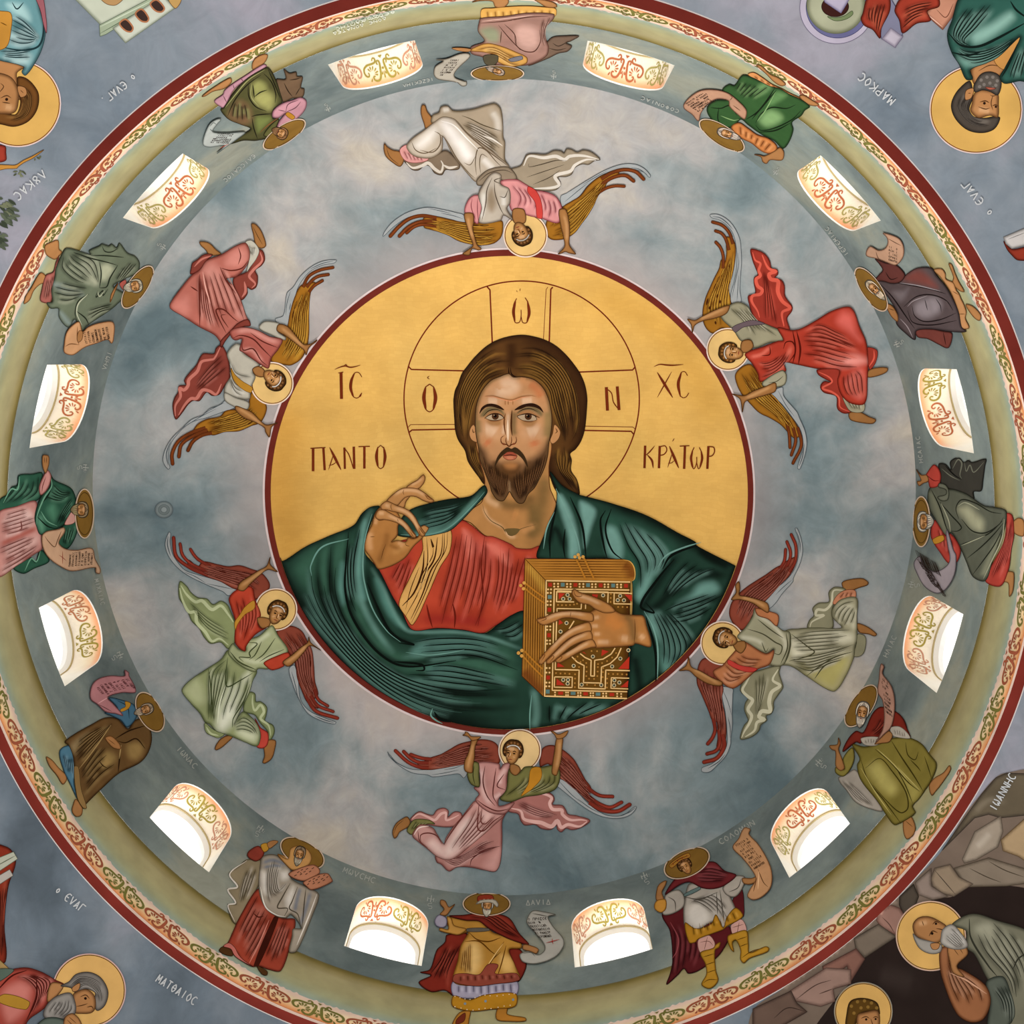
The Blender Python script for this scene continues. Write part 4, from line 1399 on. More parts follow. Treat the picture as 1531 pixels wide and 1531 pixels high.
angel('angel with white robe and pink tunic, upside down above the medallion', (760, 270), """
@ 565 145 .15676
P wing_lining LINING 50 1328 60 1290 130 1200 240 1120 350 1075 480 1052 620 1072 760 1105 818 1125 825 1195 700 1165 560 1135 400 1122 280 1150 150 1235
d 1 480 1060 600 1085 700 1110
d 1 600 1105 720 1130 810 1160
P wing_lining LINING 1745 945 1800 915 1950 820 1990 795 2180 690 2330 640 2450 640 2540 680 2602 750 2590 765 2530 712 2400 682 2260 695 2130 745 2000 845 1920 945 1800 1025 1755 1040
d 1 1780 1000 1900 900 2000 820
d 1 1960 830 2080 760 2190 700
d 1.2 2420 670 2500 690 2570 740
P wing WINGG 440 1150 560 1140 680 1165 800 1190 900 1200 1000 1190 1180 1180 1192 1260 1170 1340 1100 1395 980 1412 860 1397 760 1367 680 1322 590 1287 500 1262 440 1240
e 3
k 6a3416 4.3 560 1150 420 1130 300 1160 200 1235 118 1325
k 6a3416 4.3 560 1180 400 1190 290 1240 205 1325
k 6a3416 3.6 560 1230 420 1215 340 1240 275 1294
G 4a2409 d6a440 8 1.1 480 1155 700 1190 950 1210 1180 1205 / 500 1250 680 1310 860 1385 1000 1400 1150 1365
P wing WINGG 1760 1050 1850 990 1930 940 2010 840 2110 760 2230 712 2300 715 2280 750 2200 800 2150 880 2100 940 2060 1030 2000 1130 1940 1210 1880 1290 1800 1342 1720 1360 1650 1352 1612 1310 1612 1180 1700 1160
e 3
k 6a3416 4.3 2130 780 2230 720 2350 690 2460 710 2535 780
k 6a3416 4.3 2130 830 2240 765 2360 745 2440 798
k 6a3416 3.6 2090 920 2170 870 2260 845 2350 848
G 4a2409 d6a440 8 1.1 1640 1200 1780 1080 1950 950 2220 720 / 1680 1350 1850 1300 2000 1110 2150 860
""" + halo(785.7, 351.1, 32.5) + """
@ 565 145 .15676
P cloak_tail 988a76/453a2e/d6cec4 1265 690 1360 650 1390 600 1420 545 1500 535 1600 540 1680 505 1750 510 1775 530 1800 490 1850 495 1900 520 1960 500 2040 520 2122 592 2070 602 2010 640 1950 635 1880 670 1850 730 1800 755 1720 762 1745 830 1700 880 1600 892 1500 882 1400 850 1330 780
e 3
l 5 1390 650 1440 560 1580 575 1700 560 1780 592 1830 560 1960 555 2110 590
l 5 1480 868 1660 860 1730 832 1690 750 1840 700 1880 645 1990 592 2080 596
d 1.5 1440 630 1440 660 1550 640 1700 600 1800 600
d 1.2 1420 760 1600 700 1780 640
d 1.2 1480 830 1640 760 1740 690
P hem_fold 7d6c5a/3c2e22/d2c8bc 250 605 285 645 330 690 390 692 450 645 500 662 540 720 610 738 645 690 700 692 770 682 782 640 730 570 650 505 560 540 440 590 320 605
e 3
l 5 270 620 330 670 420 650 480 625 540 680 600 710 620 640 600 600
l 4 620 640 680 670 760 655
P foot SKIN 62 438 55 490 75 560 140 620 212 657 248 590 215 520 140 500 90 470
e 2
d .9 80 470 110 560 200 640
P foot SKIN 418 75 410 150 440 250 455 292 522 240 512 190 470 130 448 72
e 2
P tunic_hem d29490/7a3c3c/ecc0bc 272 452 208 500 250 592 340 622 465 602 485 570 380 572 300 520
g 5 1 225 500 280 600 / 420 560 440 605
P robe_back a59580/50422f/e4ddd4 513 240 520 170 580 140 600 90 660 78 722 125 900 110 1060 65 1120 58 1172 110 1192 250 1197 390 1212 420 1212 590 1245 655 1000 570 700 230
e 4
L 9 1090 130 1140 220 1150 320
L 6 620 120 680 110
g 7 1.6 760 200 900 240 1080 330 1190 400 / 900 360 1000 450 1120 540 1220 630
d 1.6 800 170 880 200 1000 260 1180 320
l 2 1000 360 1100 400 1190 460
P robe_front b9ac9c/63523f/efeae6 438 312 600 188 660 183 740 210 850 330 980 430 1100 520 1252 662 1100 682 960 762 933 802 860 730 770 620 700 520 620 370 610 500 520 572 400 572 320 540 272 470 290 430 340 380
e 4
A ece6e2 9 600 250 660 225 760 330 860 450 910 560 840 610 740 480 650 350
A e6dfd8 8 350 450 430 370 540 285 565 320 500 420 400 485
L 8 1000 580 1060 640 1100 680
d 1.6 560 330 640 390 760 590 870 720 930 770
d 1.8 540 320 590 350 590 450 520 520 400 500
d 1.6 320 420 360 500 450 530 560 480
d 2 740 220 860 350 1000 470 1240 650
d 1.8 940 740 930 600 960 480 1030 500 1120 600 1180 660
d 1.4 980 720 970 620 990 540 1050 570
d 1.2 820 620 880 640 930 560
l 1.8 600 220 720 260 840 380 960 500
P sash 8c7c69/463a2e/c8beb2 938 802 960 762 1040 692 1150 660 1252 665 1325 770 1200 792 1100 742 1000 832 952 836
e 3
d 1.4 960 800 1060 720 1200 690 1290 720
P tunic d08c8c/75303a/efb8b6 1170 800 1320 780 1400 820 1500 880 1560 890 1660 920 1712 960 1757 1060 1722 1192 1560 1152 1400 1112 1390 1070 1280 1082 1230 900
e 4
g 8 1.3 1250 820 1340 940 1300 1060 / 1690 950 1720 1080 1700 1180
S stripe c0403a/7a1c1c 1435 848 1510 890 1560 1000 1568 1148 1520 1142 1500 1000 1430 900
P tunic_sleeve d08c8c/75303a/efb8b6 922 930 860 980 828 1092 910 1112 920 1182 952 1202 985 1100 990 950
e 3
d 1.2 900 960 890 1040 930 1160
d 1.2 950 950 950 1080 960 1190
P drape b6ab9d/54463a/ece8e2 1000 832 1060 742 1120 710 1177 740 1170 822 1252 870 1262 1000 1230 1060 1292 1172 1200 1122 1170 1172 968 1192 990 1050 958 930
e 4
A 8e7c66 6 1040 930 1090 860 1130 1000 1090 1090 1050 1050
L 7 1020 900 1000 1020 985 1150
L 6 1200 940 1200 1030
d 1.6 1090 760 1040 880 1030 1000 990 1180
d 1.6 1110 800 1120 920 1170 1060 1210 1130
d 1.6 1170 820 1110 790 1180 760
d 1.4 1160 940 1210 950 1240 880
P arm SKIN 828 1102 905 1105 915 1180 905 1250 930 1350 950 1408 988 1442 960 1456 900 1440 872 1502 808 1490 860 1450 905 1410 880 1330 850 1230 825 1150
e 2.5
L 4 860 1140 870 1220 905 1330
P arm SKIN 1730 1070 1790 1065 1820 1150 1832 1280 1827 1400 1850 1440 1888 1492 1820 1482 1790 1470 1740 1490 1718 1492 1780 1420 1770 1330 1740 1200
e 2.5
L 4 1775 1120 1800 1220 1805 1360
P neck SKIN 1290 1065 1392 1068 1405 1190 1300 1190
e 2
""" + head(779, 346, 16, 158, '4a2e14', turn=.12, band='b9b4ac'))

angel('angel in red robe over grey-green tunic, upper right of the medallion', (1190, 500), """
@ 1025 315 .13063
P wing_lining LINING 280 50 300 38 380 43 480 98 560 190 620 320 637 450 642 600 632 720 622 900 632 1045 530 1055 518 960 560 800 590 600 580 400 540 250 460 150 380 100 300 78
d 1.4 310 62 400 80 480 140 540 210
d 1 600 480 610 600 580 760 530 1000
d 1 610 740 600 880 590 1030
P wing WINGG 470 300 540 320 574 420 562 600 532 750 492 880 514 1000 522 1080 480 1200 580 1400 420 1340 320 1402 250 1360 205 1270 198 1140 230 1000 280 880 330 770 385 660 410 560 445 600 468 500 466 400
e 3
k 6a3416 3.6 545 380 500 250 420 165 310 128
k 6a3416 3.6 500 450 460 320 410 255 345 230
k 6a3416 3.6 430 660 432 520 400 420 348 360
G 4a2409 d6a440 8 1.1 230 1280 250 1060 370 780 430 660 / 540 1320 490 1050 525 750 560 420
d 3 260 1000 240 1080
d 3 370 950 360 1000
d 3 400 1020 395 1060
d 3 280 1090 275 1130
d 3 340 1260 350 1300
@ 1030 440 .20248
P wing_lining LINING 600 740 690 685 702 750 800 870 817 910 862 1020 870 1130 822 1288 803 1282 845 1130 830 1010 760 900 680 800
d 1 660 710 720 820 780 900
d 1.4 855 1100 840 1200 815 1270
P wing WINGG 345 590 400 530 460 518 520 600 560 690 640 760 720 860 790 950 822 1040 780 1060 740 1025 680 962 600 912 520 872 450 802 390 732 355 660
e 3
k 6a3416 3.6 720 930 742 1030 748 1130
k 6a3416 3.6 770 980 790 1080 758 1186
k 6a3416 3.6 805 980 832 1110 770 1246
G 4a2409 d6a440 7 1.1 370 600 470 760 640 900 740 1010 / 470 540 580 700 720 860 810 1010
""" + halo(1088.7, 522, 31.5) + """
@ 1025 315 .13063
P cloak_tail 98362a/4e120c/d65c4a 750 438 860 460 930 510 970 580 988 650 1050 670 1062 720 1030 760 1100 790 1137 860 1142 970 1222 1090 1222 1140 1165 1230 1192 1365 1050 1345 900 1295 800 1240 730 1060 722 970 800 940 785 820 790 760 830 730 800 640 770 560
e 3
l 5 770 470 800 560 860 600 840 680 860 740 810 780 830 860 880 900 860 950 770 970 760 1030 830 1150 850 1220
l 6 880 500 920 600 960 660 1040 690 960 720 980 780 1060 800 1060 920 1110 1030 1200 1110 1110 1160 1130 1320
g 4 1.3 880 620 900 900 900 1280 / 950 760 1000 1000 1070 1330
@ 1030 440 .20248
P foot SKIN 1188 870 1260 866 1330 900 1384 925 1362 952 1280 947 1200 927 1183 900
e 2
P foot SKIN 1328 562 1400 538 1472 543 1462 572 1390 602 1323 608
e 2
P hem_fold 98362a/4e120c/d65c4a 950 555 1110 550 1120 640 1150 760 1205 860 1150 877 1100 842 1090 752 1000 722 973 682 1000 642 1055 648 960 592
e 3
l 3 960 570 1040 610 1060 645 990 690 1060 720 1110 760 1120 830 1190 865
P hem_fold 98362a/4e120c/d65c4a 1318 392 1392 412 1382 500 1340 552 1322 480
l 2.5 1370 410 1370 470 1335 530
P tunic_hem a19c84/4a4636/cfcab4 1128 700 1150 790 1200 862 1292 862 1294 798 1200 802
g 4 1 1150 760 1210 850 / 1270 800 1275 855
P tunic 98937a/454232/cbc6b0 370 55 300 80 238 160 330 260 390 342 450 330 480 392 600 352 700 335 680 270 600 230 480 170 440 90
e 4
g 6 1.2 300 100 400 200 460 340 / 420 80 520 200 680 310
S belt 66565c/33282e 323 242 400 205 480 188 562 215 470 227 400 242 345 277
P robe ad3c2c/54140c/e47a68 660 245 760 262 830 250 950 185 1060 120 1180 88 1222 120 1262 230 1312 350 1327 480 1322 620 1302 802 1200 802 1130 740 1100 640 1112 555 950 545 800 515 700 500 720 560 640 600 530 642 510 580 470 510 418 438 560 380 660 342 700 335
e 4
A d9685e 9 1140 130 1200 150 1240 280 1270 340 1180 270 1100 200
A ee9a90 9 1020 470 1130 450 1250 450 1310 490 1240 520 1120 530 1030 510
A e07a70 8 1210 590 1280 560 1290 680 1270 760 1200 720 1170 640
L 6 560 600 660 560 720 480 760 380
L 5 460 460 540 440 600 390
g 6 1.8 830 290 1000 300 1180 350 1310 420 / 830 480 960 500 1100 540 1260 545
g 4 1.6 840 265 960 210 1080 260 1290 360 / 860 300 1000 330 1150 380 1310 440
g 5 1.5 1140 570 1130 650 1160 730 1230 780 / 1250 560 1290 600 1300 700 1300 780
g 5 1.4 470 470 560 500 640 470 700 390 / 530 630 640 580 720 500 780 380
d 3 800 270 826 400 812 515
d 2.5 770 265 790 400 770 510
d 2 700 400 720 350 770 350 790 420 740 500
d 1.6 600 380 600 440 540 450
P sleeve 9f9a82/454232/cfcab4 552 640 690 558 722 590 712 660 650 682 548 672
e 2.5
d 1.2 590 650 650 640 700 600
P arm SKIN 300 78 200 110 100 160 45 188 -8 178 18 220 28 280 47 225 110 192 200 172 282 135
e 2.5
L 4 270 100 180 140 80 180
P arm SKIN 642 650 560 680 480 710 410 745 322 732 380 772 398 868 418 792 480 767 570 742 642 712
e 2.5
L 4 610 680 500 730 420 765
P neck SKIN 395 345 460 335 478 385 430 425 390 420
e 2
""" + head(1096, 527, 16, -82, '573614', turn=.1, band='c9c4bc'))

angel('angel in olive-white robe with russet wings, lower right of the medallion', (1170, 970), """
@ 1020 780 .20248
P wing_lining LINING 835 48 850 50 880 130 890 220 870 310 820 420 820 440 740 530 690 600 640 640 600 600 680 500 760 440 830 350 860 250 862 150
d 1.2 845 70 870 150 875 230
d 1 810 430 740 490 690 540
P wing WINGR 730 320 790 280 845 260 835 320 790 400 720 470 640 560 600 600 560 650 520 690 490 760 440 800 385 760 352 700 350 650 370 590 420 530 480 480 540 440 620 390 690 340
e 3
k 7a2e22 3.6 790 370 835 290 840 180 806 95
k 7a2e22 3.6 760 350 795 280 800 220 774 148
k 7a2e22 3.6 720 350 755 290 764 205
g 8 1.1 370 700 450 540 620 410 740 320 / 480 760 560 620 720 470 840 280
@ 1020 940 .13717
P wing_lining LINING 430 640 550 655 552 720 545 920 548 1040 530 1200 528 1260 480 1380 380 1490 300 1560 220 1560 215 1520 330 1470 440 1370 490 1260 490 1100 470 900 440 760
d 1 440 660 500 800 540 940
d 1.2 500 960 525 1080 525 1190
d 1.4 470 1370 400 1450 280 1525
P wing WINGR 180 400 210 345 250 322 330 340 460 395 440 600 450 660 430 780 460 900 478 1040 478 1180 440 1330 380 1300 388 1200 385 1050 365 990 330 1000 290 900 240 780 205 700 165 600 162 500
e 3
k 7a2e22 4.3 340 980 360 1100 330 1190 280 1255
k 7a2e22 4.3 400 1100 410 1250 370 1330 272 1365
k 7a2e22 5.0 440 1150 460 1280 380 1410 240 1455
g 7 1.1 190 420 180 560 260 760 340 960 / 440 500 430 700 460 1000 450 1250
""" + halo(1080.5, 961.5, 32.3) + """
@ 1020 940 .13717
P cloak_tail 8d8a70/45432f/c8c4aa 740 480 820 460 1070 400 1060 480 1090 580 1102 640 1050 720 1000 800 1000 870 970 930 920 950 925 1000 860 1050 840 1110 790 1160 720 1195 638 1205 650 1120 680 1050 720 1000 700 940 680 880 690 810 720 750 650 700 632 660 660 590
e 3
l 5 750 500 700 590 660 670 720 740 770 780 720 880 760 950 730 1040 680 1120 650 1190
l 6 1050 440 990 560 1070 620 980 690 950 800 960 900 870 900 840 960 900 990 820 1020 790 1110 690 1180
g 4 1.3 780 520 800 700 800 980 / 960 430 900 700 820 960
@ 1020 780 .20248
P foot SKIN 1182 452 1220 430 1330 418 1376 445 1372 465 1300 490 1240 512 1200 502
e 2
P foot SKIN 1295 752 1370 775 1440 830 1425 845 1380 830 1310 815
e 2
P hem_fold 8d8a70/45432f/c8c4aa 1210 500 1130 482 1085 520 1085 590 1010 600 965 640 975 690 940 730 930 785 1110 785 1110 650 1150 560
e 3
l 4 1190 505 1120 510 1105 600 1060 650 1000 650 990 690 1050 690 960 740 945 780
P hem_fold 8d8a70/45432f/c8c4aa 1300 830 1355 850 1350 950 1320 990 1270 990 1290 900
P tunic_hem c08060/6a3424/dca488 1280 508 1210 505 1150 540 1115 600 1140 610 1200 565 1280 560
g 3 1 1150 560 1190 520 / 1260 560 1270 515
P robe a8a488/4c4a34/e6e2cc 760 810 860 790 1000 782 1180 782 1110 700 1115 640 1180 572 1290 562 1293 700 1293 870 1280 920 1270 1000 1200 1160 1130 1250 1060 1230 920 1140 800 1065 690 1062 640 1060 690 980
e 5
A b7ae6c 12 900 1040 1100 1000 1230 1010 1180 1150 1120 1230 1000 1180
A e2dec6 9 980 840 1150 810 1260 840 1250 880 1120 900 1000 900
A dcd8bf 8 1150 640 1230 600 1270 660 1270 780 1220 700
A e2dec6 7 810 880 850 850 940 940 900 980 830 1000
g 6 1.7 810 830 960 800 1140 790 1280 790 / 800 960 980 960 1140 940 1280 890
g 6 1.7 780 1000 960 980 1150 940 1290 890 / 820 1060 950 1110 1080 1060 1270 990
g 5 1.6 1110 760 1120 660 1180 600 1280 580 / 1230 780 1270 740 1285 680 1290 620
d 2 920 1140 1000 1080 1130 1000 1260 960
d 2 980 1160 1060 1060 1180 1020
d 2 810 830 940 930 980 960 940 990 790 1030
P drape 9c997f/4a4834/d8d4be 540 640 520 700 470 780 410 850 490 900 620 970 680 940 650 1050 740 1062 790 980 805 880 795 815 740 800 690 760 600 690
e 4
L 6 430 850 540 870 600 900
L 6 560 690 680 770 760 880 760 960
d 2 480 790 600 830 690 890 740 920 720 980 660 960
d 1.8 560 720 660 800 750 860
d 1.6 590 890 620 960 640 930
d 2.5 800 830 800 920 760 1050
d 2 770 820 780 930 730 1050
P tunic b8764e/5e2c18/e0a888 360 990 460 890 490 900 620 975 680 950 650 1050 560 1090 480 1160 380 1230 310 1200 230 1110 300 1060
e 4
g 7 1.3 420 960 500 1000 660 1010 / 260 1110 340 1190 480 1130
S stripe c04038/7a1c1c 345 1020 430 1060 555 1085 520 1110 440 1100 340 1050
P sleeve b8764e/5e2c18/e0a888 545 640 640 660 712 690 700 770 640 720 560 690
e 2
P arm SKIN 645 640 630 600 560 572 480 552 425 540 430 490 420 440 395 470 400 520 365 575 430 575 520 600 580 640 635 672
e 2.5
L 4 440 555 540 585 620 630
P arm SKIN 300 1185 220 1150 140 1105 70 1070 50 1000 30 1060 -20 1100 50 1100 110 1150 200 1200 290 1212
e 2.5
L 4 80 1085 170 1135 270 1195
P neck SKIN 380 900 460 880 475 920 440 970 400 950
e 2
""" + head(1087.5, 955, 16, -72, '4a2e14', turn=-.12, band='c9c4bc'))

angel('angel in pale pink robe and olive tunic, upright below the medallion', (760, 1200), """
@ 575 1085 .15023
P wing_lining LINING 30 258 45 300 110 360 220 420 330 440 500 430 620 410 780 370 830 440 790 520 740 480 640 490 480 510 430 490 280 470 150 400 60 320
d 1.4 45 280 110 360 200 410
d 1 470 490 600 470 740 440
d 1 590 440 700 420 780 390
P wing WINGR 460 318 560 285 650 235 740 185 850 155 960 138 1060 150 1120 190 1140 260 1140 370 1040 380 920 375 800 385 700 400 560 425 440 440 340 425 330 380 400 350
e 3
k 7a2e22 4.3 470 335 380 325 320 310 262 288
k 7a2e22 4.3 440 370 340 365 260 325 190 258
k 7a2e22 4.3 440 420 340 410 230 360 108 250
g 8 1.1 480 330 640 265 840 190 1080 170 / 440 425 640 405 860 370 1120 350
@ 740 1085 .14370
P wing_lining LINING 640 540 760 600 830 660 960 800 1090 900 1200 940 1340 930 1460 840 1475 850 1420 920 1320 960 1180 960 1050 920 900 830 760 720 660 640 620 620
d 1 660 570 800 720 900 800
d 1.2 860 760 980 850 1090 910
d 1.4 1300 940 1400 900 1465 850
P wing WINGR 490 250 540 210 620 208 720 260 820 350 880 450 940 560 1000 650 960 700 1000 760 1080 820 1200 850 1200 900 1100 870 980 800 880 700 800 610 720 570 640 530 560 400 470 420
e 3
k 7a2e22 4.3 940 620 1020 690 1100 730 1225 738
k 7a2e22 4.3 980 740 1080 810 1200 850 1318 798
k 7a2e22 5.0 980 800 1120 880 1280 890 1402 822
g 7 1.1 640 240 800 380 920 560 1010 680 / 580 400 680 530 860 690 1080 860
""" + halo(777.3, 1122, 31.4, gold='e6c48c') + """
@ 740 1085 .14370
P cloak_tail a86e68/5a2c2a/dfb0aa 150 820 260 740 370 690 520 685 600 720 620 770 600 820 700 830 740 880 760 920 860 940 990 988 900 1060 800 1085 740 1070 690 1108 650 1080 640 1040 580 1082 480 1070 420 1030 310 1035 270 990 240 920 140 890
e 3
l 5 380 700 500 710 590 750 570 810 600 870 700 880 700 920 780 980 900 980 960 990
l 6 170 860 270 890 300 970 400 1000 480 1010 590 1050 650 990 690 1060 760 1030 880 1050 960 1000
g 4 1.3 250 770 420 850 700 940 / 210 840 420 940 600 960
@ 575 1085 .15023
P foot SKIN 225 908 170 930 110 980 78 1060 95 1122 120 1110 150 1060 230 1010 255 960
e 2
d .9 90 1080 120 1000 190 940
P hem_fold b8807a/5a2c2a/dfb0aa 255 945 290 890 350 855 420 880 480 890 520 840 590 820 635 850 630 910 690 860 760 870 770 960 700 1000 600 1010 450 990
e 3
l 4 270 930 340 880 430 910 500 940 560 880 610 870 610 940 660 930 740 890
P tunic_hem 7d7a48/35351a/b0ac78 300 935 250 985 222 1050 270 1085 330 1010 420 980 500 980 440 940
e 2
g 4 1.2 300 950 250 1050 / 450 960 320 1020
P robe_back b27c76/5a2c2a/e8c0ba 510 1290 520 1360 560 1380 640 1450 720 1410 850 1410 1000 1440 1100 1452 1140 1400 1160 1300 1170 1120 1170 950 1200 870 900 1000 700 1250
e 4
A d9a49e 10 1060 1300 1140 1230 1130 1400 1090 1440 1000 1400
g 6 1.7 700 1330 850 1250 1000 1150 1160 1110 / 560 1330 700 1400 860 1320 1160 1200
d 2 850 1400 870 1330 1000 1240 1150 1200
P robe_front c99892/68342f/f2d8d2 905 750 830 830 760 920 690 1000 610 1120 590 1180 520 1080 480 1020 360 985 300 1040 278 1100 340 1160 430 1230 530 1310 640 1338 740 1290 860 1190 980 1090 1080 1000 1190 890 1100 860 980 800
e 5
A f0d6d0 10 700 1080 760 980 840 930 860 1010 780 1160 680 1280 610 1300 600 1230
A ecccc6 8 430 1170 480 1140 570 1210 590 1290 520 1270
A e4bcb6 7 960 860 1060 880 1010 980 960 1000
g 5 1.8 900 800 830 960 720 1130 600 1310 / 1140 890 1040 1000 880 1150 700 1310
d 2.2 940 770 930 900 930 1030 980 1050 1090 950 1180 890
d 1.8 970 820 960 960 1000 980 1080 910
d 2.2 590 1190 640 1100 760 930 880 790
d 2 570 1180 520 1100 440 1070 360 1090 360 1160
d 1.6 330 1050 350 1150 430 1220
l 2 290 1090 340 1020 440 1000
P drape bf8a85/62312e/ecc8c4 930 370 1140 380 1150 430 1190 380 1255 375 1220 500 1210 660 1140 720 1140 800 1290 765 1240 840 1190 880 1060 870 960 810 905 740 940 680 890 620 945 600 950 500
e 4
L 7 960 420 970 560 1000 700 1060 790
L 6 1210 420 1150 520 1150 590
L 6 1090 720 1160 680
d 2 1000 400 980 560 1020 700 1100 800
d 2 1110 420 1090 560 1080 700 1120 780
d 1.8 1190 480 1120 600 1200 640
d 2 920 740 1000 800 1120 850 1240 830
P tunic 767444/2e2e16/b8b488 1240 430 1290 480 1340 470 1400 410 1560 412 1700 395 1745 450 1740 560 1690 640 1540 690 1400 710 1250 760 1150 730 1210 640
e 4
g 7 1.4 1380 440 1350 560 1180 710 / 1720 430 1700 580 1400 700
S stripe c08428/7a4c12 1460 430 1550 420 1560 520 1480 620 1400 680 1360 700 1430 580
P sleeve 767444/2e2e16/b8b488 880 365 935 375 940 500 942 608 870 590 835 540 825 460 870 460
e 3
d 1.4 890 400 880 500 900 590
P arm SKIN 868 140 925 130 900 220 895 320 880 400 870 470 800 450 795 360 830 280 855 190
e 2.5
L 4 880 180 860 280 835 380 830 430
P hand SKIN 868 150 830 110 775 95 800 80 800 62 830 70 860 105 958 112 920 140
e 1.5
@ 740 1085 .14370
P arm SKIN 645 130 705 125 700 240 690 360 660 470 640 520 595 500 600 400 620 270
e 2.5
L 4 675 160 665 300 640 440
P hand SKIN 648 138 620 95 582 58 610 60 660 90 762 52 745 100 702 132
e 1.5
P neck SKIN 165 400 245 420 265 470 215 520 160 480
e 2
""" + head(766.5, 1127, 16, 8, '4e3014', turn=-.14, band='d6d2cc'))

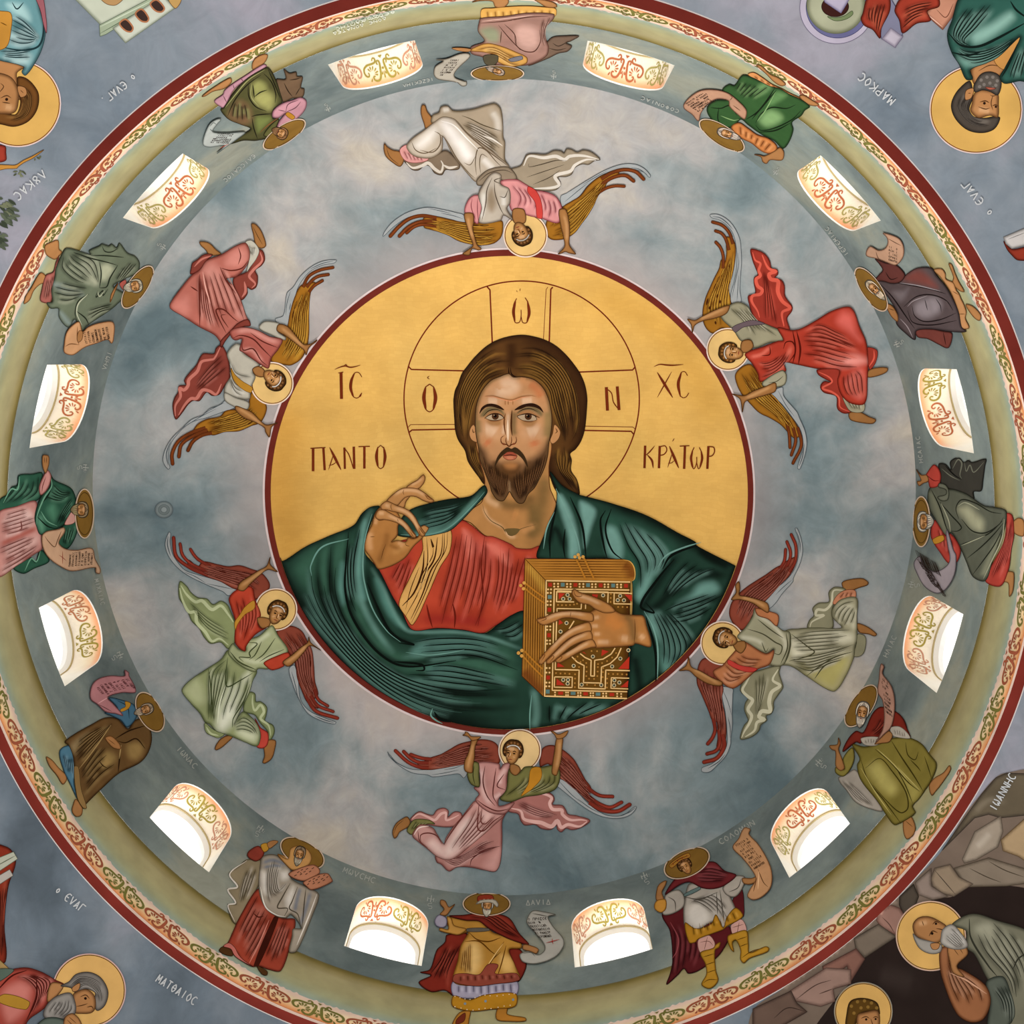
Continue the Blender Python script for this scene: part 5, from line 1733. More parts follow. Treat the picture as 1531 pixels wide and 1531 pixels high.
angel('angel in pale green robe and red tunic, lower left of the medallion', (360, 980), """
@ 235 790 .18942
P wing_lining LINING 92 28 105 40 100 110 120 200 170 280 220 330 300 360 440 400 620 460 640 500 560 530 520 500 380 440 240 370 150 300 85 210 62 120
d 1.4 85 60 80 130 105 220
d 1 215 345 300 380 380 430
d 1 390 435 480 455 600 480
P wing WINGR 360 262 480 285 560 300 650 292 740 320 820 350 880 420 885 470 840 520 770 560 740 470 620 480 500 420 400 385 300 340 240 290 250 250 320 300
e 3
k 7a2e22 3.6 420 300 330 250 290 210 262 165
k 7a2e22 3.6 400 340 270 280 200 210 180 122
k 7a2e22 4.3 400 370 260 310 150 220 128 74
g 7 1.1 370 275 560 320 760 360 870 440 / 320 340 480 400 640 460 760 520
P wing_lining LINING 1040 1110 1080 1080 1110 1180 1130 1350 1200 1440 1330 1500 1410 1530 1400 1545 1300 1520 1190 1460 1120 1350 1070 1230
d 1.2 1060 1130 1090 1240 1110 1340
d 1.4 1240 1480 1330 1515 1395 1532
P wing WINGR 940 820 1000 780 1070 772 1140 810 1180 880 1220 960 1235 1080 1245 1210 1270 1310 1240 1350 1270 1420 1190 1380 1140 1280 1105 1180 1085 1060 1030 970 980 900
e 3
k 7a2e22 3.6 1240 1270 1270 1350 1345 1402
k 7a2e22 3.6 1210 1320 1270 1400 1388 1446
k 7a2e22 4.3 1170 1320 1250 1440 1422 1498
g 7 1.1 960 830 1060 980 1110 1180 1220 1400 / 1120 800 1210 980 1220 1180 1270 1340
""" + halo(412.5, 911, 31) + """
@ 235 790 .18942
P cloak_tail 8a9468/3e4628/bcc59c 178 418 230 455 265 505 320 545 390 555 440 600 500 572 550 600 580 660 615 760 610 900 560 950 500 900 420 908 370 860 330 790 270 730 245 670 210 610 170 540
e 3
l 5 185 450 230 520 300 580 350 570 430 640 500 610 560 680 600 740
l 5 175 470 200 570 250 660 300 660 310 740 380 820 430 890 490 870 560 920
g 4 1.3 250 580 400 700 600 820 / 280 640 400 800 590 900
@ 255 930 .16982
P foot SKIN 388 1120 400 1080 440 1030 500 1000 545 1010 500 1060 440 1110 400 1128
e 2
P foot SKIN 855 1040 922 1045 918 1110 890 1200 830 1245 808 1238 825 1180 820 1090
e 2
P hem_fold 8a9468/3e4628/bcc59c 300 890 310 970 380 1010 420 1020 470 990 440 960 380 950
l 3 310 920 350 980 420 1000
P hem_fold 8a9468/3e4628/bcc59c 690 620 740 630 750 700 790 700 845 750 840 820 830 870 900 910 912 970 880 1035 850 1030 855 970 780 880 740 820 640 780
e 3
l 4 720 640 720 720 740 780 790 730 820 790 790 850 860 910 880 1000
P tunic_hem c0483c/6a1a16/e07a70 740 850 790 930 855 980 850 1080 805 1112 755 1095 790 1000
e 2
P robe 949d70/3f482a/dfe4ca 505 250 440 330 320 410 200 490 120 560 98 610 180 720 260 810 300 880 340 900 400 960 440 975 540 1010 660 1060 760 1092 790 1010 770 920 720 850 640 790 590 840 560 900 640 720 690 620 720 520 755 430 640 390 560 330
e 5
A b9c096 9 120 600 220 500 270 560 300 700 240 720 160 660
A e6e9d6 10 480 600 560 560 620 600 600 740 540 880 460 960 410 930 420 780
A dfe4ca 7 640 480 690 440 690 520 600 560
A d6dcbc 7 600 900 700 870 760 960 740 1050 660 1030 580 970
g 5 1.7 470 340 330 430 330 700 320 880 / 520 320 470 520 400 760 380 930
g 4 1.7 470 380 460 540 400 760 390 930 / 720 480 680 620 600 780 540 920
d 2 500 310 480 520 500 570 600 520 720 450
d 2 330 410 350 560 360 720 380 860
d 2 700 540 640 700 550 850 540 930
g 4 1.6 560 880 640 830 720 880 770 960 / 560 960 640 960 720 990 760 1060
l 2 480 560 430 720 410 900
P drape a5ac84/454c2e/d5dabb 545 190 600 240 660 250 660 170 780 120 890 30 940 110 1030 260 880 350 860 410 770 410 740 440 640 400 510 290 510 240
e 4
L 6 700 240 760 180 880 90
L 6 620 320 760 350 960 260
d 2 670 180 760 190 690 270 700 310 600 310 640 350
d 1.8 800 170 740 290 690 330
d 1.8 920 140 820 280 740 340
d 2.4 520 260 600 350 750 420
d 1.6 1000 240 860 300 780 350
@ 235 790 .18942
P tunic b8442f/5e140c/de7460 625 485 740 460 770 560 815 680 790 740 820 790 880 770 770 840 700 930 690 970 640 940 610 890 615 740 580 620 565 550
e 4
g 6 1.4 600 540 640 720 640 900 / 760 520 790 690 700 900
S stripe c08a34/7a4c12 760 570 765 630 690 680 630 760 615 800 610 740 650 680 690 620
P sleeve b8442f/5e140c/de7460 840 1060 960 1000 1030 980 1045 1010 990 1060 1000 1085 910 1118 870 1100
e 2.5
P arm SKIN 635 480 650 430 720 380 800 330 860 295 890 225 890 280 948 342 870 325 800 375 740 430 680 492
e 2.5
L 4 660 455 760 385 850 320
P arm SKIN 990 1055 1060 1000 1130 940 1185 900 1195 855 1210 900 1290 962 1205 925 1150 985 1090 1050 1030 1090
e 2.5
L 4 1010 1065 1100 1000 1180 920
P neck SKIN 785 710 830 700 890 720 880 770 820 785
e 2
""" + head(413, 918, 16, 22, '503214', turn=.12, band='d6d2cc'))

angel('angel in rose robe and white tunic, upside down at the upper left of the medallion', (360, 490), """
@ 235 325 .18289
P wing_lining LINING 1465 348 1450 370 1350 390 1250 440 1180 520 1140 600 1120 720 1080 900 1000 880 965 830 1030 800 1060 620 1110 570 1170 480 1260 400 1360 355
d 1.2 1440 355 1350 375 1250 420
d 1 1090 600 1060 700 1050 800
d 1.2 1090 700 1080 760
P wing WINGG 1170 560 1230 540 1290 530 1260 590 1245 680 1240 800 1240 940 1225 1050 1180 1150 1100 1205 1050 1205 930 1170 1000 1010 1060 900 1085 780 1120 660
e 3
k 6a3416 3.6 1190 570 1240 480 1330 430 1436 408
k 6a3416 3.6 1220 570 1270 510 1320 480 1398 466
k 6a3416 3.6 1240 610 1280 560 1350 516
G 4a2409 d6a440 8 1.1 980 1150 1070 980 1110 760 1180 580 / 1120 1190 1210 1020 1230 760 1260 580
@ 235 470 .15676
P wing_lining LINING 660 815 600 860 500 900 430 960 330 1000 240 1080 130 1190 70 1300 55 1400 100 1475 120 1460 100 1400 120 1250 200 1130 320 1030 480 980 620 930 740 880
d 1 640 840 520 900 440 950
d 1 560 900 420 970 240 1080
d 1.5 100 1440 85 1330 130 1200
P wing WINGG 900 740 950 720 1040 870 1030 950 980 1030 900 1060 780 1110 640 1120 540 1150 480 1140 420 1140 340 1130 380 1050 470 1000 600 970 650 920 740 905 860 900 880 800
e 3
k 6a3416 4.3 460 1080 320 1130 200 1210 140 1330 145 1424
k 6a3416 4.3 480 1100 340 1160 230 1240 205 1356
k 6a3416 4.3 520 1130 430 1150 340 1210 292 1296
G 4a2409 d6a440 8 1.1 480 1010 620 970 760 920 900 820 / 480 1140 660 1110 860 1060 1000 960
""" + halo(406.4, 573, 31.5) + """
@ 235 470 .15676
P cloak_tail 833e34/40150f/c07468 610 290 560 320 540 370 440 370 410 400 370 480 300 560 255 630 270 670 205 680 195 740 160 800 145 880 175 998 240 930 290 860 340 820 400 822 470 740 520 772 590 760 640 680 690 600 670 400
e 3
l 5 600 310 540 420 500 430 420 450 380 540 300 620 290 680 250 720 210 700 220 780 170 870 170 970
l 5 200 960 260 860 320 800 370 800 430 720 500 730 560 760 610 660
g 4 1.3 620 360 480 500 330 700 / 660 520 540 620 380 740
@ 235 325 .18289
P foot SKIN 345 195 420 205 480 260 518 295 430 305 390 260 350 220
e 2
P foot SKIN 768 50 800 50 850 110 888 220 870 245 830 245 800 210 785 140
e 2
d .9 780 70 820 150 860 220
P hem_fold 833e34/40150f/c07468 450 300 380 300 320 345 285 370 275 410 270 460 340 430 400 350
e 2
l 3 440 310 360 340 300 400
P hem_fold 833e34/40150f/c07468 820 260 860 270 878 340 850 390 800 430 820 480 810 560 770 588 735 570 735 620 690 672 660 640 620 500 740 430
e 3
l 4 840 280 855 350 780 430 750 480 800 540 770 575
l 4 710 520 720 600 690 650
P tunic_hem b9b5a8/5a564c/e0ddd4 720 200 770 185 830 260 810 330 760 400 730 440 750 320
g 4 1 740 210 760 300 / 800 240 790 320
P robe b2685c/5c241c/e4a89c 350 420 400 350 520 300 640 230 720 205 750 260 750 340 700 430 640 480 560 500 620 560 680 670 720 790 760 880 700 850 600 930 540 1010 520 1020 470 960 340 890 200 800 105 740 105 700 180 590 280 470
e 5
A d69085 10 380 420 440 380 520 440 540 530 440 570 400 500
A d69085 9 480 580 580 560 640 650 620 740 540 700
A cf877c 8 590 300 680 250 730 280 720 360 640 400 560 380
A c97f74 9 130 720 240 640 260 760 220 800
A dd9a90 7 640 770 700 720 710 820 660 810
g 5 1.7 360 440 400 620 440 800 510 980 / 540 400 640 600 700 740 740 850
g 5 1.7 330 440 330 640 340 800 340 880 / 400 560 430 760 460 860 500 980
d 2.4 345 460 345 660 345 885
d 2 270 560 330 600
d 2.2 560 940 500 820 480 750 540 750 620 820 660 850
d 1.6 580 900 520 800 560 790
d 2 510 400 560 510 640 620
d 2 520 410 600 430 690 410 740 350
d 1.6 660 240 680 310 660 380
l 2 370 440 390 560 430 700
P sash 7c3a30/3c130e/b86a5e 740 830 760 880 700 890 620 930 560 1000 520 1060 515 1010 600 920 660 860
e 2
P tunic b5b0a3/58544a/e4e1da 640 1030 690 1050 700 1100 830 1200 780 1260 800 1300 760 1400 750 1480 640 1470 550 1430 555 1370 600 1290 590 1190 570 1110
e 4
g 6 1.3 590 1120 640 1250 780 1290 / 580 1300 640 1440 750 1480
S stripe b07f2c/6a4410 600 1230 640 1290 700 1340 775 1390 760 1430 680 1390 620 1320
P sleeve b5b0a3/58544a/e4e1da 870 850 950 850 1000 870 985 930 1050 980 1040 1000 940 960 830 900
e 2.5
P sleeve b5b0a3/58544a/e4e1da 550 1430 640 1470 745 1510 740 1560 700 1570 600 1530 550 1490
e 2.5
P drape a65a50/54201a/dc9c92 590 930 640 900 720 895 820 920 920 970 1020 995 990 1070 930 1150 905 1230 830 1190 700 1100 670 1080 690 990 640 1000 610 985
e 4
L 7 640 930 760 920 900 990 1000 1020
L 6 700 1080 770 1080 860 1180
d 2.2 620 980 680 960 780 990 860 1070 930 1140
d 2 690 1000 700 1080 780 1070 850 1170 900 1210
d 1.8 760 940 860 1010 980 1060
P arm SKIN 990 870 1060 885 1130 960 1190 1030 1250 1030 1305 995 1300 1010 1240 1060 1215 1122 1200 1085 1120 1020 1040 960 975 920
e 2.5
L 4 1010 895 1100 970 1190 1050
@ 235 470 .15676
P arm SKIN 745 870 800 885 900 930 980 1010 1040 1050 1145 1030 1090 1070 1068 1168 1030 1120 1020 1080 940 1030 820 980 745 910
e 2.5
L 4 770 890 880 960 1000 1050
P neck SKIN 905 520 960 490 1020 530 1010 590 940 580
e 2
""" + head(407, 565, 16, 128, '4a2e14', turn=-.1, band='d6d2cc'))
# ------------------------------------------------------------------ twelve standing figures between the windows, with their scrolls
SK3 = 'a37448/523216/d0a274'
HALO = dict(gold='80602a', ring='4a3416', edge='cdb8a4')
G3 = 'standing figures between the drum windows'
def prophet(label, at, text):
    figure('person', label, 'person', at, text.replace('SKIN', SK3), group=G3, res=1.5, lift=.0035, outline=.9)
def scroll(label, at, text):
    figure('scroll', label, 'scroll', at, text, group='scrolls held by the standing figures', res=1.6, lift=0, outline=1.0)

prophet('figure in mauve cloak and yellow tunic, standing at the very top between two windows', (765, 60), """
@ 640 0 .15023
P foot SKIN 440 15 520 2 640 8 670 62 740 72 800 22 790 -20 640 -25 500 -12
e 2
P foot SKIN 1060 -12 1110 22 1180 62 1282 62 1270 30 1180 -4
e 2
P tunic_hem c99a50/7a4e1c/ecca84 533 88 640 74 820 58 1000 53 1200 68 1272 83 1262 152 1000 132 760 152 540 182
g 9 1 550 95 560 170 / 1250 90 1250 150
P cloak_tail 6e5a4c/33261e/9c8a78 1180 420 1240 363 1340 350 1502 350 1420 402 1375 420 1432 450 1390 502 1300 522 1190 575 1000 645 1120 540
e 3
d 1.4 1240 420 1300 450 1400 400
d 1.4 1200 470 1290 490 1380 470
P robe 957268/46281f/c8a59a 525 172 760 150 1000 118 1252 130 1252 172 1160 282 1180 400 1202 462 1180 545 1050 622 960 642 850 642 660 632 550 562 430 522 430 458 560 400 498 300 508 210
e 4
A 838a70 6 520 290 620 258 700 300 700 400 620 410 560 360
A bf9a90 8 880 280 1000 250 1085 300 1085 460 1000 490 900 430
d 1.6 860 330 880 440 960 500 1060 500 1120 400 1110 290
d 1.6 520 220 760 200 1000 160 1200 150
d 1.4 700 240 800 360 920 490
d 1.4 760 230 860 330 880 430
d 1.4 730 300 720 420
l 1.5 540 200 800 170 1050 140
g 3 1.2 1140 170 1120 300 1150 460 / 1230 160 1170 290 1190 460
P shawl c4954e/60390f/eac684 418 492 540 430 620 423 760 460 880 510 982 560 985 612 920 642 820 652 690 602 680 540 560 510
e 2.5
g 4 1.1 470 480 640 450 800 520 950 580 / 560 510 700 560 840 640 930 630
S stripe 6f6f78 800 580 930 545 942 577 832 604
P sleeve 4c4636/201c14/7a745e 553 545 690 540 692 602 640 642 568 622
P hand SKIN 235 468 330 463 432 480 400 502 300 492
""" + halo(743.7, 108.2, 39.4, 11.3, **HALO) + head(742, 104, 11, 108, '7e7064', '8a7d70', wide=.55, curls=False))
scroll('pale grey scroll held by the figure in mauve at the top', (672, 98), """
@ 640 0 .15023
P paper aaa498/554e44/cfcac0 80 580 180 570 320 520 400 518 417 545 300 660 258 720 268 760 380 808 382 842 340 852 270 802 100 772 58 730 70 650 150 592
e 2
""" + rows(640, 0, .15023, (210, 590), (320, 590), (90, 735), 7))

prophet('figure in dark green cloak with orange sleeves, upper right, head towards the dome', (1115, 165), """
@ 1015 95 .13717
P foot SKIN 848 10 900 18 1000 110 1090 150 1168 220 1120 237 1040 192 960 112
e 2
P foot SKIN 1318 350 1360 338 1450 390 1528 440 1500 457 1400 432
e 2
P tunic_hem c08450/6a3814/e4ae78 758 110 820 92 920 150 1020 220 1130 270 1200 310 1325 370 1180 332 1000 252 830 162
g 6 1 790 110 840 150 / 1180 310 1250 350
P robe 30522d/0f1a0d/7a9c68 700 118 820 150 1000 240 1100 260 1200 320 1330 380 1432 460 1380 502 1340 560 1240 632 1252 720 1200 860 1140 918 1040 832 900 762 760 662 680 602 600 682 480 692 360 602 308 500 340 430 420 390 540 380 478 280 550 218 610 230
e 4
A 7a9e6a 7 890 610 980 508 1085 530 1130 590 1040 660 940 670
A 6c9460 6 820 290 940 205 1010 250 880 335
A 5c8452 5 1060 300 1180 340 1000 440
g 6 1.5 660 180 600 300 / 1000 250 760 420
d 2.4 1050 260 960 400 860 520 740 600
d 2.2 1070 280 900 480 800 600
d 1.8 840 640 900 540 1020 470 1180 480 1280 440
d 1.8 840 660 900 720 1060 690 1240 600 1340 500
d 2 880 740 1060 720 1220 640
d 1.6 440 470 430 600 480 680
d 1.6 350 470 460 480 560 450 640 560
l 1.6 860 620 950 500 1060 300
l 1.6 460 560 600 610 660 600
P tunic c27c46/62300f/e8b07a 578 680 660 638 760 700 860 770 980 810 1072 890 1062 952 980 972 900 942 800 862 700 812 620 752
e 3
g 6 1.2 640 660 660 770 / 1040 880 960 960
P arm SKIN 938 1000 1040 950 1110 908 1152 960 1132 1042 1000 1042 962 1082 920 1062 900 1010 828 985 890 988
e 2
""" + halo(1080, 201.3, 39, 14.5, 33, **HALO) + head(1089, 199, 14, -70, '8a8076', '9a9086', wide=.6, curls=False))
scroll('tan scroll curling around the green-cloaked figure, upper right', (1060, 145), """
@ 1015 95 .13717
P paper b08870/58392c/d8b8a4 58 440 130 350 250 280 400 272 540 308 650 390 742 490 742 560 722 592 650 540 560 450 550 390 430 368 330 420 250 520 220 612 150 540 68 480
e 2
d 1.2 560 390 590 350 560 330
d 1.2 600 440 680 500
""" + rows(1015, 95, .13717, (90, 430), (300, 300), (220, 510), 6))

prophet('figure in dark plum cloak, right of the red-robed angel, below a window', (1375, 440), """
@ 1270 340 .13717
P foot SKIN 1088 390 1120 398 1160 500 1200 590 1258 697 1200 682 1130 602 1140 540
e 2
P foot SKIN 1275 838 1340 850 1400 900 1442 960 1427 1012 1380 992 1320 922
e 2
P tunic_hem b08258/553618/dab088 928 460 1010 448 1052 500 1060 560 1140 600 1172 680 1202 720 1222 770 1252 830 1282 920 1272 990 1312 1092 1230 1092 1190 900 1110 700 1000 540
e 2
d 1 1130 690 1200 730
d 1 1200 940 1270 940
P cloak_tail 6a3832/2c1210/96605a 730 1115 900 1105 1030 1130 1122 1150 1122 1232 1080 1312 980 1272 860 1212 750 1190
e 2.5
d 1.4 1030 1140 1060 1280
P robe 4e4446/181213/8d858a 290 568 380 578 500 600 600 540 640 500 750 438 900 438 960 520 1060 640 1150 800 1202 930 1232 1080 1282 1132 1100 1132 900 1105 740 1125 722 1222 620 1152 518 1042 530 940 450 790 370 690 290 640
e 4
A 6e3c36 7 600 560 750 460 860 520 970 650 800 620
A 827a80 8 735 830 860 765 960 770 1005 850 960 935 830 985 735 930
A 6a6266 6 480 700 600 690 650 660 570 800
d 2 510 600 700 630 900 670 1060 720
d 2 600 860 740 750 900 730 1060 790 1140 900
d 1.8 690 850 720 960 820 1020 1000 1000 1170 930
d 1.8 640 900 700 1030 900 1060 1180 1010
d 2 330 600 480 760 620 960 720 1100
d 1.2 830 780 860 900
d 1.2 950 770 1000 850 1010 920
l 1.6 560 600 760 630 1000 690
l 1.4 640 860 700 800 860 740
l 1.4 560 990 640 1080 700 1200
P sleeve 5a322e/1c0e0d/8a5a54 288 336 400 380 500 398 572 450 614 520 560 592 460 604 380 582 288 572 330 510 370 460 338 400
e 2.5
d 1.5 400 480 460 560 540 540
P arm a37448/523216/d0a274 398 828 470 848 534 950 534 1022 470 972 428 900
e 2
d 1.2 440 880 500 900
""" + halo(1303.6, 432, 38, 14.5, 56, **HALO) + head(1309, 432, 15, -45, '8f8472', 'a89c88', wide=.55, curls=False))
scroll('small tan scroll raised by the figure in dark plum', (1330, 372), """
@ 1270 340 .13717
P paper b08c74/5a3e30/d6b8a4 378 53 480 78 560 120 602 200 602 300 560 372 510 402 420 372 310 332 200 302 198 250 240 200 330 242 400 222 432 160 420 100
e 2
d 1.2 300 250 330 330 400 360
d 1.2 430 110 520 160 580 190
""" + rows(1270, 340, .13717, (440, 210), (560, 250), (440, 350), 5))

prophet('figure in grey-green cloak over red tunic, at the right edge, one hand raised', (1440, 785), """
@ 1351 680 .1372
P cloak_tail 383732/10100e/6a6c60 390 98 460 100 520 162 512 80 560 38 620 38 662 80 710 58 752 80 902 45 892 130 872 282 852 392 770 402 770 482 600 402 420 332 400 200
e 3
l 2 540 150 600 50 640 90 620 220 640 260
l 1.6 670 80 690 180 730 110 770 190 880 80
d 2 460 120 560 220 640 270
l 1.5 420 150 520 230 620 280
P foot SKIN 1198 740 1260 688 1318 720 1318 880 1270 884 1208 842
e 2
P foot SKIN 1098 1288 1200 1278 1212 1360 1195 1500 1160 1545 1148 1400 1078 1372
e 2
P tunic_hem b0443a/621814/de7a70 1128 638 1190 658 1212 860 1182 1030 1152 1250 1062 1432 898 1372 1000 1150 1100 950 1130 760
e 3
g 6 1.4 1150 700 1090 1000 940 1360 / 1200 700 1170 1040 1060 1400
P robe 585c50/1e211a/a0a38c 288 368 400 318 480 368 560 378 700 430 880 550 1000 570 1122 608 1122 760 1050 950 980 1150 900 1372 768 1332 690 1160 620 1000 530 850 470 882 350 700 278 560
e 4
A a3a58a 8 610 590 700 555 820 660 880 740 860 825 780 812 680 700
A 7a7e6a 6 290 420 330 430 460 700 470 860 380 700
A 8a8e78 6 1000 980 1060 900 960 1150 900 1300 860 1300
d 2.2 310 380 400 560 470 780 500 850
d 2 400 510 520 650 640 790 600 830 520 830
d 2 610 700 580 580 640 490 780 520 960 620 1080 640
d 2 640 700 760 830 900 850 1050 760 1100 680
d 2 620 980 800 920 950 850 1090 720
d 2 700 1130 860 1000 1000 860 1100 740
d 1.8 760 1310 880 1150 1000 980 1090 800
l 1.8 420 530 500 720 520 840
l 1.6 600 560 680 520 840 600
l 1.6 640 990 900 880
l 2 880 1350 960 1180 1080 920 1110 700
P sleeve b0443a/621814/de7a70 340 108 400 168 414 260 380 342 300 354 278 290 248 240 270 190
e 2.5
d 1.3 260 220 340 280 400 280
P sleeve 6a6e60/1e211a/a0a38c 400 310 470 330 505 400 490 490 420 500 380 460 470 430 470 380 390 350
e 2
P hand SKIN 148 158 200 218 260 220 282 282 220 312 180 337 158 290 200 280
e 1.5
P tunic b0443a/621814/de7a70 328 718 360 718 470 882 520 860 602 960 632 1060 580 1182 500 1182 400 1052 340 962 308 880
e 3
g 4 1.2 360 760 420 1020 / 560 940 560 1160
S stripe b8842e 330 922 440 878 452 930 352 972
""" + halo(1379, 780, 13, 37.5, 0, **HALO) + head(1384, 780, 9.5, -90, '9a968c', 'a8a49a', wide=1.9, curls=False))
scroll('lilac-grey scroll hanging from the hand of the figure in grey-green and red', (1405, 850), """
@ 1351 680 .1372
P paper 9c949c/4a444c/c4bcc4 190 1108 230 1200 330 1272 430 1252 510 1180 520 1100 500 1000 480 850 490 815 520 900 560 1040 588 1100 572 1300 480 1462 380 1512 250 1442 160 1292 128 1180
e 2
""" + rows(1351, 680, .1372, (200, 1190), (430, 1330), (300, 1440), 1) + rows(1351, 680, .1372, (180, 1150), (390, 1490), (330, 1280), 6))

prophet('white-bearded figure in olive robe and short red cape, lower right', (1320, 1130), """
@ 1235 990 .17642
P foot SKIN 878 1050 920 988 1000 938 1050 878 1062 910 1000 1012 930 1102 900 1132
e 2
P foot SKIN 663 1340 720 1308 762 1400 742 1470 690 1502 663 1450
e 2
d .9 680 1350 740 1400
P fur_lining a09a92/5a544c/c8c4bc 180 950 250 915 330 1020 420 1150 482 1262 400 1252 260 1192 180 1092 108 988
e 2.5
g 5 .9 170 990 300 1100 420 1230 / 140 1010 260 1170 400 1245
P robe 7d7336/393210/b6ac6a 228 700 330 720 420 700 560 648 720 648 820 700 880 780 942 870 900 1002 850 1080 792 1162 740 1222 762 1282 600 1382 560 1362 440 1182 300 1002 268 880 290 820
e 4
A b0a762 9 360 900 430 845 540 950 610 1080 560 1130 450 1050
A a39a54 7 620 900 700 1000 800 1090 740 1180 680 1060
d 2 300 830 360 1000 500 1180 640 1370
d 2 340 900 460 820 560 920 680 1100 700 1240 640 1280 520 1180 400 1040
d 2 420 740 560 860 700 1020 800 1100
d 2.2 560 670 640 800 760 980 830 1100
d 1.6 680 680 700 790 760 830 790 760
d 1.6 720 830 780 890 810 930
d 1.6 600 900 680 1050 740 1200
d 1.4 840 800 880 920 900 990
l 1.8 440 740 580 870 700 1010
l 1.6 620 900 800 1090
l 1.5 300 900 420 1100 560 1300
P sleeve 8a8040/393210/b6ac6a 228 728 245 820 205 920 150 972 88 942 88 895 160 912 150 820
e 2.5
P arm SKIN 88 885 85 760 50 742 35 712 100 700 110 645 127 690 112 740 140 820 162 900 130 925
e 2
P cape 78291f/2c0a06/a85040 148 762 190 660 260 588 320 600 400 440 470 383 590 418 660 480 700 580 722 645 650 640 560 560 450 642 320 642 300 692 260 682
e 3
g 5 1.3 340 610 420 560 480 400 / 460 640 560 560 680 620
P fur_collar b0aaa0/6a645a/d4d0c8 305 650 450 640 472 682 420 712 330 702
g 5 .8 330 660 340 700 / 450 650 440 690
P fur_collar b0aaa0/6a645a/d4d0c8 555 560 640 555 722 645 640 645 570 622
g 5 .8 580 570 590 620 / 680 600 690 640
P hand SKIN 420 700 470 650 540 590 572 620 545 680 480 692
e 1.5
""" + halo(1288.8, 1056.2, 36, 16.5, -56, **HALO) + head(1290.5, 1067, 15, 12, '9c948a', 'a8a096', wide=.78, curls=False))
scroll('narrow pink scroll held upright by the figure in olive and red', (1330, 1060), """
@ 1235 990 .17642
P paper b08878/5a3c32/d6b4a4 480 18 502 40 490 100 560 200 590 300 590 440 560 560 500 620 430 690 490 580 505 460 490 330 450 260 460 150 468 60
e 2
""" + rows(1235, 990, .17642, (480, 150), (540, 200), (520, 430), 9))

prophet('young crowned king in white tunic, maroon cloak and golden boots, lower right', (1060, 1380), """
@ 965 1230 .16978
P cloak_back 561c20/22090b/8c444a 148 810 240 640 340 700 700 880 762 960 722 1060 640 1182 480 1302 380 1332 340 1290 290 1342 188 1428 220 1330 240 1220 218 960
e 3
g 6 1.5 200 840 240 1000 230 1220 210 1390 / 460 1000 520 1100 460 1280
l 2 220 880 290 1020 280 1130 240 1200
P cloak_back 561c20/22090b/8c444a 770 690 850 590 872 760 862 832 800 780
P stocking c49a92/6a443e/e2c2bc 468 1040 560 998 612 1060 602 1112 490 1152
d 1 480 1060 560 1050 600 1090
d 1 550 1010 520 1130
P boot b0842a/553608/e2ba5c 488 1152 600 1110 622 1080 662 1058 652 1102 616 1130 622 1300 642 1400 570 1467 498 1432 540 1340 530 1250
e 2.5
d 1.2 510 1190 610 1160
d 1.2 530 1260 620 1230
d 1.2 540 1330 630 1300
d 1.2 510 1420 560 1390 640 1390
P stocking c49a92/6a443e/e2c2bc 758 910 850 858 892 960 790 1012
d 1 770 930 870 900
d 1 830 880 810 990
P boot b0842a/553608/e2ba5c 728 1010 790 978 892 958 912 1080 922 1152 1060 1098 1092 1110 1082 1142 920 1202 870 1242 840 1210 842 1130 800 1040 770 1060 782 1142 750 1110
e 2.5
d 1.2 810 1040 900 1010
d 1.2 830 1100 910 1070
d 1.2 850 1200 940 1140 1040 1110
P tunic a8a29a/4c4740/dad6d0 348 700 378 560 420 538 700 568 760 680 800 770 822 850 690 932 600 882 450 952 358 932 338 800
e 4
A d2cec8 7 400 740 500 720 560 850 450 920 380 860
g 5 1.6 350 720 420 700 560 780 640 880 / 480 700 600 640 700 720 760 840
d 1.8 340 660 480 680 640 620
d 1.6 630 620 640 820
d 1.6 660 600 700 900
P gold_hem ac7c24/543608/deb256 353 890 450 942 580 902 625 818 690 932 722 840 800 758 862 832 720 922 690 948 600 982 470 1032 440 1062 388 1062
e 2
g 7 1 390 920 410 1050 / 800 790 830 850
P sleeve a8a29a/4c4740/dad6d0 178 650 290 600 342 650 342 740 260 802 170 822 148 790 180 740
e 2.5
d 1.5 200 660 260 700 270 790
P sleeve a8a29a/4c4740/dad6d0 688 580 800 478 882 490 850 602 790 662 718 642
e 2.5
d 1.4 740 620 820 580 850 500
P cape 6c262a/2c0c0e/9c545a 178 642 250 520 340 458 450 420 540 358 620 358 700 430 805 472 700 562 600 592 500 582 390 532 300 560
e 3
g 5 1.4 420 520 540 540 700 520 / 480 420 600 400 760 460
S sash 5f7474 345 640 480 575 490 595 350 660
P arm a37448/523216/d0a274 100 690 110 580 140 540 188 520 180 560 150 620 165 690
e 2
P cuff c28c3c/6a4414/e6be74 120 690 88 720 88 770 140 802 182 770 182 690
e 2
P arm a37448/523216/d0a274 860 500 940 500 1000 478 1014 510 930 552 870 542
e 2
""" + halo(1027.8, 1292, 36, 20, -25, **HALO) + head(1026, 1298, 12, -30, '4a3018', turn=-.1, wide=.95) + """
@ 965 1230 .16978
P crown a87a30/5a1c14/e0b860 215 385 300 318 385 280 402 312 320 345 238 412
d 1.2 225 390 310 330 395 300
b 8a2018 .9 250 378 290 350 330 325 370 305
""")
